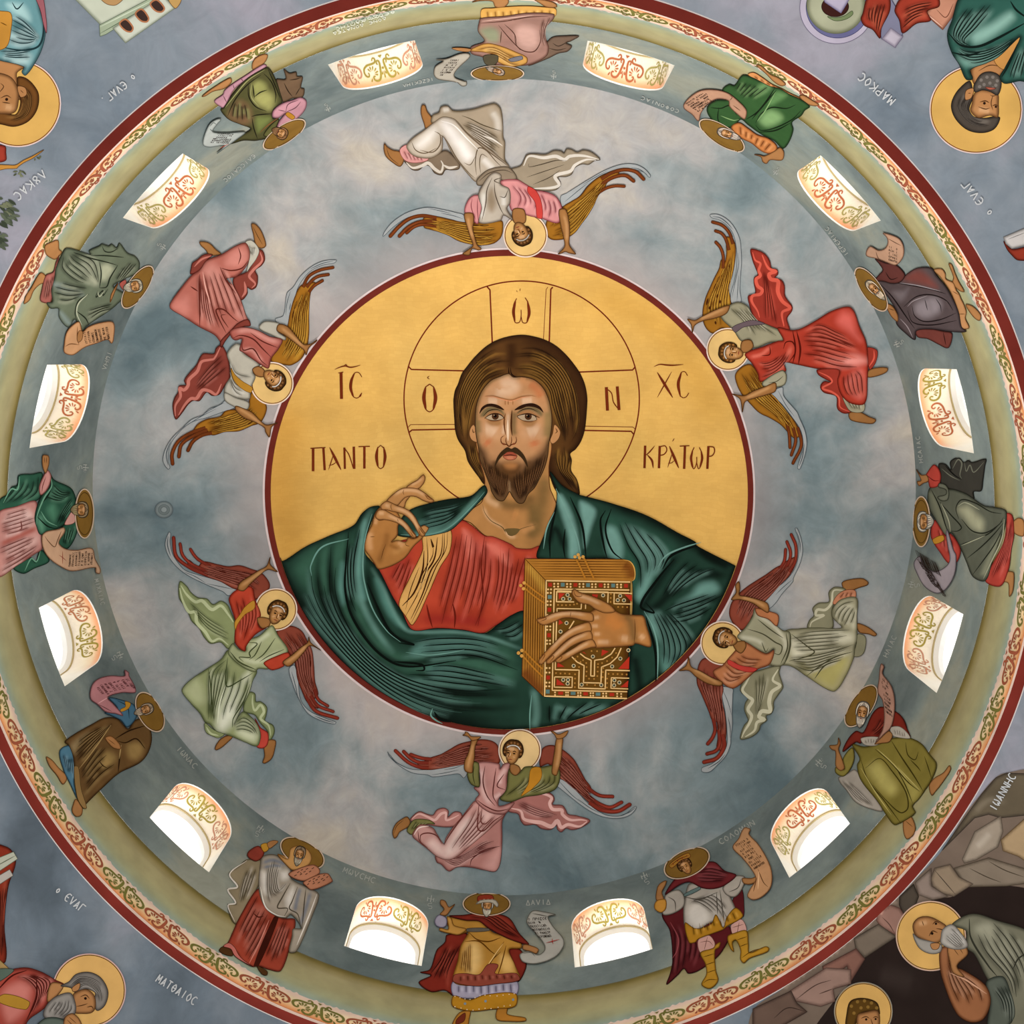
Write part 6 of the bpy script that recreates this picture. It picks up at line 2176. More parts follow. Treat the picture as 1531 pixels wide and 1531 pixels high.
scroll('tan scroll with lines of writing, held out by the young king', (1130, 1290), """
@ 965 1230 .16978
P paper c0926a/643f24/e2bc94 878 58 932 70 920 110 1000 200 1080 330 1122 450 1112 580 1040 662 960 692 908 662 930 600 982 510 940 420 860 320 778 230 830 150
e 2
d 1.4 1000 420 1050 540 1090 580
d 1.4 990 500 960 620
l 1.5 1010 440 1000 600
""" + rows(965, 1230, .16978, (810, 225), (920, 160), (970, 430), 9, '3a2010'))

prophet('white-bearded king in gold robe and red cloak, upright at the bottom', (725, 1430), """
@ 620 1325 .15023
P cloak_back 78281e/220806/ac5040 320 490 300 560 220 640 150 832 55 862 160 892 40 962 160 1055 300 1042 400 1095 440 760 520 480
e 3
g 5 1.8 320 560 240 740 120 880 / 460 600 340 860 330 1060
P cloak_back 78281e/220806/ac5040 940 640 1055 640 1112 792 1030 955 990 800
e 3
P boot a8722c/4c2e0c/d8a856 458 1258 552 1250 542 1330 525 1392 378 1392 400 1320
e 2
S sole 6a2c1c 420 1330 500 1270 490 1350 410 1380
P boot a8722c/4c2e0c/d8a856 830 1220 922 1218 922 1280 1102 1318 1106 1348 960 1354 815 1332
e 2
P under_tunic a09cb2/4e4a60/cac8d8 388 955 1012 955 1012 1085 800 1112 395 1105
e 2
g 8 1.3 400 980 400 1100 / 990 980 1000 1080
P gold_hem b07e22/5a340a/e6ba58 388 1100 540 1142 700 1090 1002 1078 1002 1202 780 1232 560 1252 376 1202
e 2
b e8dcc0 .8 400 1105 450 1120 500 1132 550 1136 600 1120 650 1100 700 1094 750 1100 820 1102 880 1094 940 1086 990 1080 400 1210 460 1224 520 1238 580 1244 640 1234 700 1226 760 1228 830 1216 890 1204 950 1196
b 7a8a94 2 500 1180 705 1155 980 1140
P robe b4853a/60390e/e6c07c 330 318 520 348 650 358 780 470 900 500 1050 558 1062 622 940 642 1000 800 1042 940 800 982 600 1002 388 962 430 740 460 600 530 470 420 492 330 402
e 4
A e0bc7a 10 520 600 620 580 660 740 600 880 530 860
A d8b06a 7 850 700 950 720 980 860 880 860
g 5 1.6 480 620 460 780 440 900 / 560 580 560 760 560 880
d 2 540 470 620 540 740 560 860 520
d 2 500 560 640 560 760 660 820 700
d 2 890 560 800 700 700 860 660 970
d 1.8 910 600 870 760 820 920
d 1.6 860 660 740 780 640 960
l 1.6 880 580 780 720 700 840
S stripe 5f5a52 520 432 740 430 740 455 520 462
S hem_band 8a4436/481a12/b87464 395 895 500 880 640 890 730 790 830 795 800 880 1012 880 1042 945 800 985 600 1005 385 962
g 8 1.1 420 900 420 960 / 990 890 1010 940
P sleeve c4944a/60390e/e6c07c 320 315 362 330 390 400 512 440 440 494 350 482 245 452 250 428 332 440
e 2.5
P sleeve a39fb4/4e4a60/cac8d8 240 298 312 330 312 402 270 424 210 402 198 350
e 2
P hand SKIN 258 150 300 158 340 220 398 190 360 242 310 302 250 292 290 240 253 190
e 1.8
P cape 7c2a20/280a08/a84a38 340 308 480 300 640 280 790 288 900 308 960 350 1040 480 1136 592 1000 562 860 502 720 422 640 362 500 352
e 3
g 4 1.5 500 330 680 340 820 440 1050 540 / 640 300 820 310 940 390 1080 530
P hand SKIN 1080 600 1130 598 1232 640 1212 684 1150 662 1080 642
e 1.8
""" + halo(727.4, 1353.5, 35.3, 17.3, 0, **HALO) + head(728.5, 1357, 11, 6, '8f8a80', 'b0aa9c', turn=-.08, wide=.95, curls=False) + """
@ 620 1325 .15023
P crown 8a3422/3c120a/c89a50 630 170 628 120 690 102 770 108 785 150 720 155
b d8c8a0 .9 650 160 690 150 730 150 770 148
P turban b8b2a4/6a6456/dedace 610 195 650 160 730 150 800 155 832 195 820 225 770 185 690 180
e 1.5
""")
scroll('white scroll with lines of writing, held by the white-bearded king', (815, 1405), """
@ 620 1325 .15023
P paper a9a8a2/54534c/d2d2cc 1140 300 1180 262 1260 268 1405 302 1330 322 1380 420 1480 540 1482 620 1400 722 1220 788 1080 772 1048 700 1130 668 1230 702 1292 660 1292 600 1200 480 1118 380
e 2
d 1.4 1170 290 1230 300 1330 320
d 1.2 1080 690 1160 680 1200 720
""" + lettering('O PROSCE', (1128, 362), (1320, 352), 24, '2a201c', .7, 'letter').replace('@ 0 0 1', '@ 620 1325 .15023').replace('U 2a', 'U 2a') + rows(620, 1325, .15023, (1140, 400), (1330, 385), (1230, 540), 5) + """
@ 620 1325 .15023
P red_mark a03028
c a03028 1.2 1310 590 1370 575 1445 555
c a03028 1.2 1370 545 1380 605
"""
)

prophet('bearded old man in white mantle and rose robe, hand raised, lower left', (415, 1370), """
@ 325 1250 .1372
P shoe 4a3018/1c1008/7a5830 15 1250 60 1210 160 1250 160 1310 60 1290
P shoe 4a3018/1c1008/7a5830 430 1420 540 1480 535 1522 480 1510
P veil 8a7e66/423a28/d4cec6 330 258 230 330 120 420 220 562 105 582 200 742 108 752 190 962 330 742 460 502 480 280
e 3
l 2.4 320 270 130 420 215 560 110 590 195 735 112 760 185 940
g 4 1.4 330 320 260 520 230 720 / 440 320 380 520 270 800
P robe 98402f/44160e/cc8476 450 578 540 780 700 900 842 920 800 1152 690 1472 560 1462 440 1422 380 1432 260 1362 200 1272 100 1202 120 1150 260 850
e 4
A b86a5a 8 400 800 500 780 520 880 420 920
g 6 1.8 420 640 260 940 160 1180 / 600 900 460 1180 330 1390
g 5 1.6 680 920 560 1200 460 1430 / 820 940 740 1200 660 1450
d 2 390 850 440 890 500 880
l 2 560 920 440 1200 340 1400
S slit 3a140c 610 890 665 892 445 1422 390 1420
o 0
S hem_fold b86a62/44160e/dc9c94 60 1210 120 1175 180 1220 230 1310 290 1370 380 1430 260 1370 180 1310 140 1240
P mantle a0978a/4c4438/dedad4 490 228 640 218 790 370 800 470 960 560 1080 618 1104 660 1060 802 860 1262 778 1272 810 1102 820 1022 912 1012 800 862 740 902 640 882 520 792 448 602 460 330
e 4
A dcd8d2 6 480 400 540 420 530 640 490 600
A dcd8d2 6 680 400 760 390 760 470 700 480
A dcd8d2 6 740 700 820 560 830 640 780 800
g 6 1.5 560 260 530 480 540 700 560 800 / 700 300 650 480 680 600 780 480
d 2 790 520 700 680 650 790 760 800 720 890
d 1.8 870 560 810 720 780 800 870 860 900 1000
d 1.8 960 580 940 760 920 1000
l 2 460 560 520 780 640 870 740 890
l 2 1080 640 1000 860 860 1200
C 66748a 5 490 300 600 270 740 320
C 66748a 4 500 350 620 330 700 340
C 66748a 5 900 570 860 720 840 830
C 66748a 5 1010 620 960 800 900 980
P arm 8c3c30/44160e/b87062 320 220 340 170 440 118 502 180 480 242 420 282 360 262
e 2.5
P cuff b88830/5e400e/dcb668 468 108 530 88 552 150 502 182
P hand SKIN 538 88 600 58 655 68 612 112 560 142
P hood c4945a/6a4620/e6c090 650 208 760 228 790 150 870 118 980 170 1022 250 980 332 820 382 740 322
e 2.5
""" + halo(451.2, 1276.8, 35.5, 19, 28, **HALO) + """
@ 325 1250 .1372
P hood c4945a/6a4620/e6c090 650 208 760 258 790 150 870 118 980 160 1022 250 980 332 820 382 740 322
e 2.5
""" + head(446.5, 1280, 11.5, 16, '6a5a48', '8f8878', wide=.85, curls=False))
def tablet(label, at, outline, marks):
    figure('stone_tablet', label, 'tablet', at, '@ 325 1250 .1372\nP slab b87e62/5e3424/dca88c ' + outline + '\ne 2\nP numerals 2a1810\n' + marks, group='inscribed stone tablets', res=1.6, lift=0)
tablet('rounded pinkish stone tablet nearest the old man\u2019s hooded face', (453, 1304), '768 432 900 360 1040 328 1102 370 1102 422 930 502',
       '\n'.join('U 2a1810 1 %d %d %d %d' % (x, y, x + dx, y - 14) for x, y, dx in [(830, 450, 26), (860, 415, 26), (900, 390, 26), (955, 380, 26), (1020, 372, 26), (890, 440, 24), (930, 410, 24), (990, 408, 24), (950, 435, 24), (905, 425, -8)]))
tablet('rounded pinkish stone tablet at the outer side, right of its pair', (473, 1320), '928 520 1080 440 1190 423 1232 470 1244 512 1020 602 960 562',
       '\n'.join('U 2a1810 1 %d %d %d %d' % (x, y, x + dx, y - 14) for x, y, dx in [(985, 515, 26), (1030, 490, 24), (1085, 468, 24), (1145, 450, 22), (1030, 540, 24), (1060, 500, 26), (1120, 490, 26), (1180, 470, 20), (1085, 530, 26), (1140, 505, 26), (970, 548, 20), (1045, 520, -10)]))

prophet('balding figure in brown cloak over blue tunic, at the left, below a window', (160, 1110), """
@ 60 1000 .1502
P foot SKIN 55 878 110 908 180 988 252 1060 258 1110 220 1152 160 1062 88 972
e 2
P foot SKIN 350 1300 402 1360 417 1402 402 1462 350 1473 312 1420 324 1350
e 2
P tunic_hem 4e7890/1c323f/94b8cc 188 820 280 768 332 860 332 970 332 1150 362 1292 290 1142 228 1012
e 2.5
g 5 1.3 210 830 250 1000 / 320 900 330 1120
P robe 654b2c/291a0b/a48a5a 238 730 340 650 500 560 640 490 760 500 870 600 930 520 1040 498 1092 600 1104 720 1062 852 980 942 780 1042 600 1202 450 1352 424 1395 360 1282 340 1102 330 962 320 872 280 768
e 4
A 9c8250 8 580 910 660 830 740 880 710 960 620 1000 575 960
A 957b4c 7 870 760 980 740 1020 800 960 900 880 880
A 8e7a58 6 300 760 480 640 400 780 340 850
g 6 1.8 300 770 480 640 720 520 / 360 990 520 790 730 540
g 5 1.8 400 1010 520 830 640 660 / 420 1280 600 1080 780 960
d 2.2 740 700 880 620 1040 570
d 2 760 720 840 740 950 700 1040 800
d 2 790 830 780 930 770 1030
d 1.6 580 920 620 970 660 990
l 1.8 380 1000 520 820 700 560
l 1.8 800 760 780 900
S lining 8a6e44 330 980 370 980 400 1200 455 1390 420 1390 360 1280
P shoulder 466c86/182c3a/86aac2 678 293 820 318 930 368 952 480 860 585 800 520 700 470 635 440 760 400
e 2.5
d 1.4 760 320 860 380 880 500
S stripe b8862c 838 330 892 348 870 400 800 432 790 410 840 380
P hand SKIN 638 690 700 676 780 750 792 802 720 792 660 732
e 1.6
d .8 660 700 740 760
""" + halo(223, 1065.3, 32, 17.5, 62, **HALO) + head(215, 1062, 11.5, 70, '7d7060', '8f8474', wide=.85, curls=False))
scroll('rose-pink scroll with writing, held by the figure in brown and blue', (165, 1040), """
@ 60 1000 .1502
P paper b07a80/5c363a/d8a6aa 830 18 872 45 872 70 930 180 936 240 800 242 660 290 720 360 812 470 740 452 640 432 560 360 490 302 500 180 560 110 680 75 830 75
e 2
l 1.4 560 352 660 292
d 1.2 570 360 700 430
""" + rows(60, 1000, .1502, (560, 170), (640, 270), (860, 100), 8, '4a1c20'))

prophet('figure in dark green cloak and pale pink robe, at the left edge, one palm raised', (60, 775), """
@ 0 675 .12407
P cloak_back 2b5443/0f1d16/689a82 218 288 380 270 502 258 480 400 470 562 300 642 -30 725 -10 580 110 500 130 430 200 400
e 3
g 5 1.6 230 320 100 500 -10 640 / 480 300 460 500 200 650
l 2 230 300 200 460 130 450 30 620
P cloak_back 2b5443/0f1d16/689a82 480 1185 585 1320 400 1412 270 1472 155 1402 360 1278 420 1332
e 3
l 2 480 1200 430 1330 370 1290 290 1440
P robe bc8680/6c3834/e8cac6 -30 750 200 660 420 600 440 800 480 952 502 1162 400 1242 200 1372 -30 1500
e 4
A e6cac6 9 100 760 330 720 380 850 240 920 80 900
A dcb4ae 8 60 1180 300 1080 440 1020 420 1120 200 1240
g 6 1.7 -10 770 200 700 420 640 / -10 1040 220 980 440 900
g 6 1.8 -10 1140 220 1050 460 960 / -10 1480 240 1330 480 1160
C 9a4438 6 -10 1120 220 1020 440 920
d 2 240 830 250 930 220 940
P cloak 2b5443/0f1d16/689a82 590 258 642 340 842 440 902 560 892 682 780 862 700 922 480 1002 430 902 408 800 440 650 500 520 600 400
e 4
A 4c8068 7 560 700 640 640 680 740 640 840
A 5c9078 6 440 860 480 780 520 900 500 980
g 5 1.8 640 380 740 480 860 480 / 520 560 700 600 840 540
g 4 1.8 860 540 760 680 660 880 / 880 640 800 760 720 900
d 2.2 620 420 560 540 480 640 440 800
l 2.2 600 300 610 420 520 560 440 760 430 880
d 2 440 790 560 900 660 930
l 1.8 480 720 560 840 680 900
P cloak_arm 2b5443/0f1d16/689a82 740 902 900 838 924 900 892 1042 800 1172 715 1142 678 1080 760 962
e 3
g 4 1.5 760 940 740 1120 / 910 880 820 1140
P sleeve c08a86/6c3834/e4c4c0 560 228 602 300 562 442 480 522 458 440 500 320
e 2.5
d 1.3 540 300 500 420 490 500
P hand SKIN 498 55 520 40 572 55 577 140 562 200 535 262 500 180
e 1.8
d .8 520 60 525 140
d .8 548 60 545 140
P neck c99890/6c3834/e4c4c0 862 718 886 852 768 882 800 800
""" + halo(124.7, 768, 13.8, 36.6, 0, **HALO) + head(118.5, 762, 10, 90, '6f604a', '857858', wide=1.4, curls=False))
scroll('pale tan scroll with writing, held by the figure in green and pink', (105, 830), """
@ 0 675 .12407
P paper c29e82/6a4a34/e4c4aa 488 1020 540 968 680 940 750 918 764 960 690 1100 760 1172 900 1192 1090 1172 1130 1300 1192 1420 1184 1474 1140 1462 1130 1402 850 1442 720 1392 580 1292 500 1162
e 2
d 1.4 520 1020 560 1080 640 1150 680 1060
d 1.4 650 1130 720 960
P red_mark 8a4030
c 8a4030 1 690 1250 735 1280 780 1320
c 8a4030 1 735 1200 735 1360
""" + rows(0, 675, .12407, (830, 1390), (840, 1215), (1090, 1370), 8))

prophet('figure in grey-green cloak, at the upper left, feet on the frieze', (115, 430), """
@ 30 350 .13063
P foot SKIN 278 130 350 88 428 68 442 170 472 200 400 284 350 272 288 222
e 2
P foot SKIN 282 470 230 438 180 500 120 610 60 700 36 795 100 752 150 642 220 572 292 542
e 2
P tunic_hem 9c5c54/4c2420/c48a80 440 238 400 330 370 430 288 470 240 640 228 762 340 775 372 560 402 420
e 2.5
g 4 1.2 300 490 250 750 / 380 450 340 760
P robe 626c5a/252b21/a8ae98 520 158 640 178 800 230 780 188 900 130 930 108 1010 130 1040 108 1100 150 1130 98 1222 210 1312 250 1362 330 1332 440 1180 512 1060 592 1192 690 1100 802 1000 882 760 1042 700 1102 620 972 540 1062 440 952 430 850 340 845 298 782 360 770 350 650 390 480 398 400 470 230
e 4
A b0b49e 8 700 330 770 275 860 320 885 450 865 570 760 490 695 420
A a3a890 6 920 360 1000 340 1060 400 980 520 920 520
A 8c9a98 7 380 570 460 570 640 640 700 690 480 660
A 7e8e8c 5 440 880 500 920 580 1030 520 1020
g 6 1.8 480 240 460 400 620 540 880 600 / 600 210 700 220 860 300 900 560
g 4 1.8 400 500 600 560 880 620 / 370 760 520 780 700 700
d 2 600 200 800 270 1000 320 1100 350
d 2.2 1110 350 1020 500 980 600 900 610
d 2 900 310 920 450 900 610
d 2 780 680 660 760 620 900 640 980
l 2 770 680 660 790 640 900 700 1040
d 2 640 880 740 960 780 1040
d 1.8 880 640 860 720 940 640 940 700 1000 620
l 1.6 880 650 900 710 960 640
g 4 1.5 1060 560 1140 420 1240 280 / 1180 500 1260 420 1340 330
d 1.6 930 130 960 190 1030 200 1110 160
d 1.8 800 240 960 240 1180 260
g 3 1.5 720 860 820 840 1060 780 / 760 1020 900 900 1040 860
P hand SKIN 1112 556 1082 640 1022 775 1035 680
e 1.4
P neck 9c5048/4c2420/c48a80 1130 560 1200 520 1190 640 1150 610
""" + halo(204.4, 428.4, 37, 14.5, -56, **HALO) + head(199, 427, 11, 80, '8a8474', '9c9686', wide=1.1, curls=False))
scroll('tan scroll with lines of writing, held by the figure in grey-green at the left', (130, 505), """
@ 30 350 .13063
P paper c2946c/663f22/e4c09a 488 1342 490 1260 510 1140 560 1060 660 998 700 1112 760 1060 900 1010 1052 1008 1054 1202 1032 1244 990 1202 860 1242 720 1292 600 1372 540 1374
e 2
d 1.4 500 1280 560 1250 660 1260
d 1.4 640 1050 640 1200 660 1260
P hand SKIN 660 1100 700 1110 690 1200 650 1230 635 1180
""".replace('SKIN', SK3) + rows(30, 350, .13063, (760, 1250), (730, 1110), (1010, 1190), 7))

prophet('figure in dark olive cloak with pink sleeve, upper left, head towards the dome', (385, 150), """
@ 295 75 .1143
P foot SKIN 718 242 720 150 780 80 880 43 918 60 880 150 800 202
e 2
P foot SKIN 55 600 120 540 240 458 350 390 432 356 442 410 350 492 200 532 100 592
e 2
P tunic_hem b28694/5e3a46/d8b6c0 218 660 330 570 350 520 460 430 600 340 860 178 902 200 640 372 480 502 340 742 300 732
e 2
d 1.2 330 580 380 680
d 1.2 460 440 480 500
d 1.4 560 360 600 400
P cloak_tail 66513e/2a1f14/96806a 1030 378 1150 368 1128 238 1200 290 1290 278 1302 330 1372 340 1352 480 1396 500 1372 602 1240 622 1110 662
e 3
d 1.6 1130 420 1180 520 1240 600
d 1.6 1200 380 1280 370 1350 350
d 1.4 1340 480 1280 580
P robe 4b4a2c/1a180d/8f9060 338 740 460 560 620 380 820 250 922 218 1022 380 1082 560 1104 670 990 762 980 882 1052 870 980 1102 780 1172 600 1172 480 1205 430 1215 560 1110 690 1020 560 962 400 892 298 770
e 4
A 98985e 8 735 600 840 515 960 560 1005 660 940 765 830 725 755 665
A 8a8c54 6 720 440 790 390 880 430 900 500 780 560 730 540
A 75583f 8 400 850 520 660 640 700 700 900 620 960 500 930
A 6f7a44 6 770 880 880 860 960 880 860 1000 790 1060
d 2 390 850 480 650 640 450 830 310
d 2 660 440 670 600 760 730 900 790
d 2 720 440 740 620
d 1.8 740 600 820 540 910 510
d 2 920 240 1000 420 1080 620
d 1.8 860 290 960 400 1020 560 1010 680
l 1.6 360 740 500 560 660 380 880 240
l 1.4 700 420 700 600 800 730
g 4 1.6 480 640 440 760 420 870 / 620 680 660 800 680 980
d 1.8 700 860 760 840 960 820
d 1.8 710 880 730 1000 780 1150
P sleeve b98894/5e3a46/deb6be 980 862 990 780 1100 690 1250 640 1350 608 1422 660 1402 770 1290 892 1180 962 1080 1002 1020 1060 1060 930 1150 812 1060 872
e 3
d 1.4 1150 800 1180 700 1320 640
d 1.4 1150 800 1280 740 1350 660
d 1.2 1050 770 1150 790
S stripe b07c28 1148 830 1182 798 1272 862 1232 895
P staff 7a5230
c 7a5230 1.6 810 1065 930 960 1060 870
P sleeve 5c5c34/1a180d/8f9060 860 1100 960 960 1060 890 1000 1040 930 1120
e 2
""" + halo(424.2, 199.6, 36.5, 13.5, -33, **HALO) + head(418.5, 197, 9.5, 115, '6a4c30', '6f5034', wide=1.1, curls=False))
scroll('white scroll with writing, held by the figure in dark olive, upper left', (335, 198), """
@ 295 75 .1143
P paper a3aaa8/4e5654/ced4d2 298 888 240 960 190 1050 380 1068 612 1058 500 1152 380 1240 245 1335 340 1230 150 1252 65 1222 80 1100 150 950 240 888
e 2
d 1.2 150 1010 190 1050
d 1.2 240 960 200 930 150 980
P red_mark 9a4030
c 9a4030 1 280 1270 330 1240 400 1210
""" + rows(295, 75, .1143, (240, 1080), (480, 1090), (150, 1190), 6))

# ------------------------------------------------------------------ names painted on the drum
def name_on_wall(label, text, start, end, h, w=1.0, ink='a9aeaa'):
    c = ((start[0] + end[0]) / 2, (start[1] + end[1]) / 2)
    figure('inscription', label, 'inscription', c, lettering(text, start, end, h, ink, w), group='white names on the drum', lift=.003)
name_on_wall('small white letters beside the white scroll at the bottom', 'DAVID', (786, 1354), (824, 1353), 7.5, 1.2)
name_on_wall('small white letters above the young king\u2019s scroll', 'COLOMWN', (1077, 1264), (1131, 1233), 8, 1.2)
name_on_wall('small white letters left of the lower right window with green scrolls', 'HLIAC', (1327, 984), (1342, 952), 7)
name_on_wall('small white letters above the raised hand of the figure in grey-green and red', 'HCAIAC', (1381, 692), (1376, 651), 6)
name_on_wall('small white letters beside the upper right window', 'IEREMIAC', (1270, 380), (1238, 337), 6)
name_on_wall('small white letters between the top right window and the green figure', 'COFONIAC', (1017, 164), (959, 142), 5)
name_on_wall('small white letters under the top left window', 'IEZEKIHL', (648, 115), (601, 125), 4.5)
name_on_wall('small white letters between the upper left window and the dark olive figure', 'ELICCAIOC', (379, 229), (332, 268), 5.5)
name_on_wall('small white letters below the tan scroll at the left', 'IWHL', (161, 524), (151, 552), 6.5)
name_on_wall('small white letters above the left window, beside the pale tan scroll', 'MIXAIAC', (140, 866), (150, 906), 6.5)
name_on_wall('small white letters to the right of the figure in brown', 'IWNAC', (262, 1120), (290, 1151), 8, 1.2)
name_on_wall('small white letters right of the stone tablets', 'MWVCHC', (511, 1304), (560, 1322), 8, 1.2)
def monogram(c, s_, where, ink='a9aeaa'):
    u = np.array([752, 742]) - np.array(c, float); u /= np.hypot(*u); r = np.array([-u[1], u[0]])
    T = lambda pts: ' '.join('%.2f %.2f' % tuple(np.array(c) + r * x * s_ - u * y * s_) for x, y in pts)
    t = ['@ 0 0 1', 'r 1', 'P letter ' + ink]
    for pts, w in (([(0, -1), (0, .5)], 1.4), ([(-.7, -.5), (-.7, .4)], 1.2), ([(-.7, -.2), (.7, -.2)], .8), ([(.6, -.5), (.6, .3)], 1.2)): t.append('U %s %.2f ' % (ink, w) + T(pts))
    t.append('P letter ' + ink); t.append('u %s .8 ' % ink + T([(.4, .7), (-.4, .9), (-.3, 1.4), (.4, 1.3), (.5, 1.8), (-.1, 1.9)]))
    t.append('P letter ' + ink); t.append('b %s .5 ' % ink + T([(.3, .6), (1.1, -.1), (1, .3)]))
    figure('inscription', 'small white cross-shaped monogram ' + where, 'inscription', c, '\n'.join(t), group='white monograms on the drum', lift=.003)
for c, s_, wh in (((644, 1346), 7, 'left of the white-bearded king'), ((964, 1311), 6.5, 'left of the young crowned king'), ((1225, 1141), 6.5, 'left of the olive-robed figure'),
                  ((1364, 874), 6, 'below the lilac scroll at the right'), ((1342, 514), 5.5, 'below the figure in plum'), ((1160, 257), 4.5, 'below the green figure, upper right'),
                  ((828, 113), 4.5, 'right of the figure in mauve'), ((490, 162), 4.5, 'right of the dark olive figure'), ((243, 369), 5, 'right of the grey-green figure at the left'),
                  ((126, 699), 6, 'above the halo of the green and pink figure'), ((178, 980), 6.5, 'above the rose-pink scroll'), ((389, 1240), 6.5, 'above the old man in white')):
    monogram(c, s_, wh)
# donors' note painted upside down on the green ground at the top
for t, a, b in (('DONE DONATED', (576, 28.5), (497, 48), ), ('THEY ROBERT', (571, 23.5), (497, 42)), ('Q KAPTHC', (556, 33), (510, 44))): pass
figure('inscription', 'small white note painted on the green band at the top left', 'inscription', (545, 38),
       lettering('DONE DONATED', (577, 24), (496, 47), 4, 'd0d4c8', .8) + lettering('TOY KAPTHC', (574, 17.5), (500, 39), 4, 'd0d4c8', .8) + lettering('QEODOROI', (590, 12), (520, 29), 4, 'd0d4c8', .8), lift=.0035)
# plaster boss where a lamp chain once hung
boss = figure('ceiling_boss', 'small grey plaster disc set in the dome, left of the medallion', 'boss', (245, 762), '@ 0 0 1\nr 2\nP plate 7c8688/4e585c/98a2a4 ' + ell(245, 762, 13.5, 12.5) +
              '\ne 3\no 1.4 58646a\nP ring 6c7678/4e585c/98a2a4 ' + ell(245, 762, 8.5, 7.8) + '\no .8 5c686c\nP cap 8a9496/4e585c/a8b2b4 ' + ell(245, 762, 4.5, 4.2) + '\no .6', lift=.003)
# ------------------------------------------------------------------ paintings on the four pendentives
SK4 = 'b07c4e/4e3018/dcae80'
def corner(name, label, cat, at, text, **kw):
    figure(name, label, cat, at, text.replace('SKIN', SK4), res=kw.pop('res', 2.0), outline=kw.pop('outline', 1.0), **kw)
GOLD4 = dict(gold='d2a65a', ring='5c1a14', edge='d8c2c4')

# upper left
corner('painted_building', 'pale green painted building with three dark windows, top left corner', 'building', (190, 20), """
@ 0 0 .24725
P wall! bfc4b2/6c7464/dadecf 430 -30 610 152 640 140 960 -30
e 6
P arch b08a5c/5e4022/d4b080 605 -20 640 20 700 28 748 -20
P cornice! 9ca88f/566350/c2ccb6 600 150 604 218 640 205 950 10 985 -30 940 -30
l 2 604 160 920 0
d 1.6 604 200 950 5
P tower! c2c6b8/6c7464/dde0d4 680 168 758 258 1058 46 985 -30
e 4
P roof b8935a/5e4022/d4b080 1018 -10 1060 48 1095 -10
P window 3a2a26/a06a48/3a2a26 722 140 758 114 802 162 792 188 758 182
o 2.4 a86e4c
P window 3a2a26/a06a48/3a2a26 818 80 855 53 897 105 887 128 850 122
o 2.4 a86e4c
P window 3a2a26/a06a48/3a2a26 908 20 945 -4 992 45 977 68 940 62
o 2.4 a86e4c
""", lift=.003)
corner('person', 'young brown-haired man in pale blue mantle, upside down at the upper left corner', 'person', (40, 100), halo(26, 154.5, 64.3, **GOLD4) + """
@ 0 0 .24725
P neck SKIN -80 350 0 355 145 400 100 440 112 520 118 600 -80 560
e 5
P hair 6e4620/2a1608/a87c44 105 465 150 468 200 510 232 570 222 660 170 730 90 762 20 752 -80 720 -80 640 20 672 92 690 122 620 105 540
e 5
g 6 1.2 120 490 190 570 170 690 60 740 / 120 560 140 620 100 700 0 700
P face SKIN -80 440 0 440 70 470 108 540 108 620 92 670 50 686 -80 660
e 6
L 8 30 640 70 650
d 1.6 0 590 40 575 66 590
b 2a160c 2.4 38 598
d 1.4 -10 560 20 520 0 500
d 1.6 10 615 60 622
P ear SKIN 105 520 150 528 158 570 122 584
d 1 120 540 140 560
P mantle 6a989e/1e363a/c8dede -80 -60 205 -60 245 60 272 180 252 290 202 390 152 452 130 432 142 400 0 362 -80 340
e 7
A b8d4d4 9 60 200 160 190 190 250 120 270 60 250
A b8d4d4 8 80 320 180 330 160 380 80 370
A a8cccc 7 40 20 140 30 180 120 100 90
g 6 2 60 60 150 120 220 220 200 270 / 50 250 120 270 200 250 240 170
g 4 2 0 300 100 300 230 270 / 0 340 100 350 190 350
d 3 230 20 262 150 235 270 140 300 0 280
d 2 70 10 100 50 140 10
S stripe c08838/6a4412/dcae68 -80 55 0 62 62 75 66 160 32 282 -80 290
d 1.6 0 130 40 150
S edge a06068/54282e/c48c94 200 -60 245 -60 278 120 278 195 262 150 242 60
""", lift=.004)
corner('tree_branch', 'thin ochre branch with small leaf tufts, left edge below a gold halo', 'branch', (30, 243), """
@ 0 190 .16484
P bark b8823a/5e3c14/dcac64 -40 345 60 342 140 342 210 300 290 262 395 205 300 278 220 318 165 356 150 372 60 376 -40 388
P leaves 5e6248/2c3020/868a68
""" + '\n'.join('c %s 2.4 %d %d %d %d' % (random.Random(i).choice(['5e6248', '4a5038', '74785a']), x, y, x + dx, y + dy) for i, (x, y, dx, dy) in enumerate([(330, 270, 30, 20), (345, 285, 25, -15), (320, 285, -10, 18), (355, 262, 18, 8), (170, 390, 40, 20), (190, 400, -30, 30), (180, 410, 10, 45), (200, 395, 35, 35), (160, 400, -45, 5), (150, 420, -30, 20), (170, 420, 40, 30)])), lift=.003)
corner('tree', 'grey-green leafy tree tips at the left edge of the picture', 'tree', (12, 320), """
@ 0 190 .16484
P foliage 525a48/262c22/7e866e
o 0
""" + '\n'.join('c %s 4.5 %d %d %d %d' % (c_, x, y, x + dx, y + dy) for c_, x, y, dx, dy in [(['4c5444', '5e6654', '3c4436', '74785e'][k % 4], -20 + (k * 37) % 120, 640 + (k * 53) % 230, 45 + (k * 17) % 50, 10 + (k * 29) % 60) for k in range(34)] + [(['4c5444', '5e6654', '3c4436'][k % 3], -30 + (k * 31) % 60, 950 + (k * 41) % 130, 40 + (k * 13) % 30, 10 + (k * 23) % 40) for k in range(16)]), lift=.003)
corner('cloth', 'small scrap of red cloth at the left edge under the halo', 'cloth', (3, 228), """
@ 0 190 .16484
P fold 9c3a2c/4e120c/cc6a54 -40 168 45 174 52 230 50 300 -40 308
e 4
""", lift=.003)

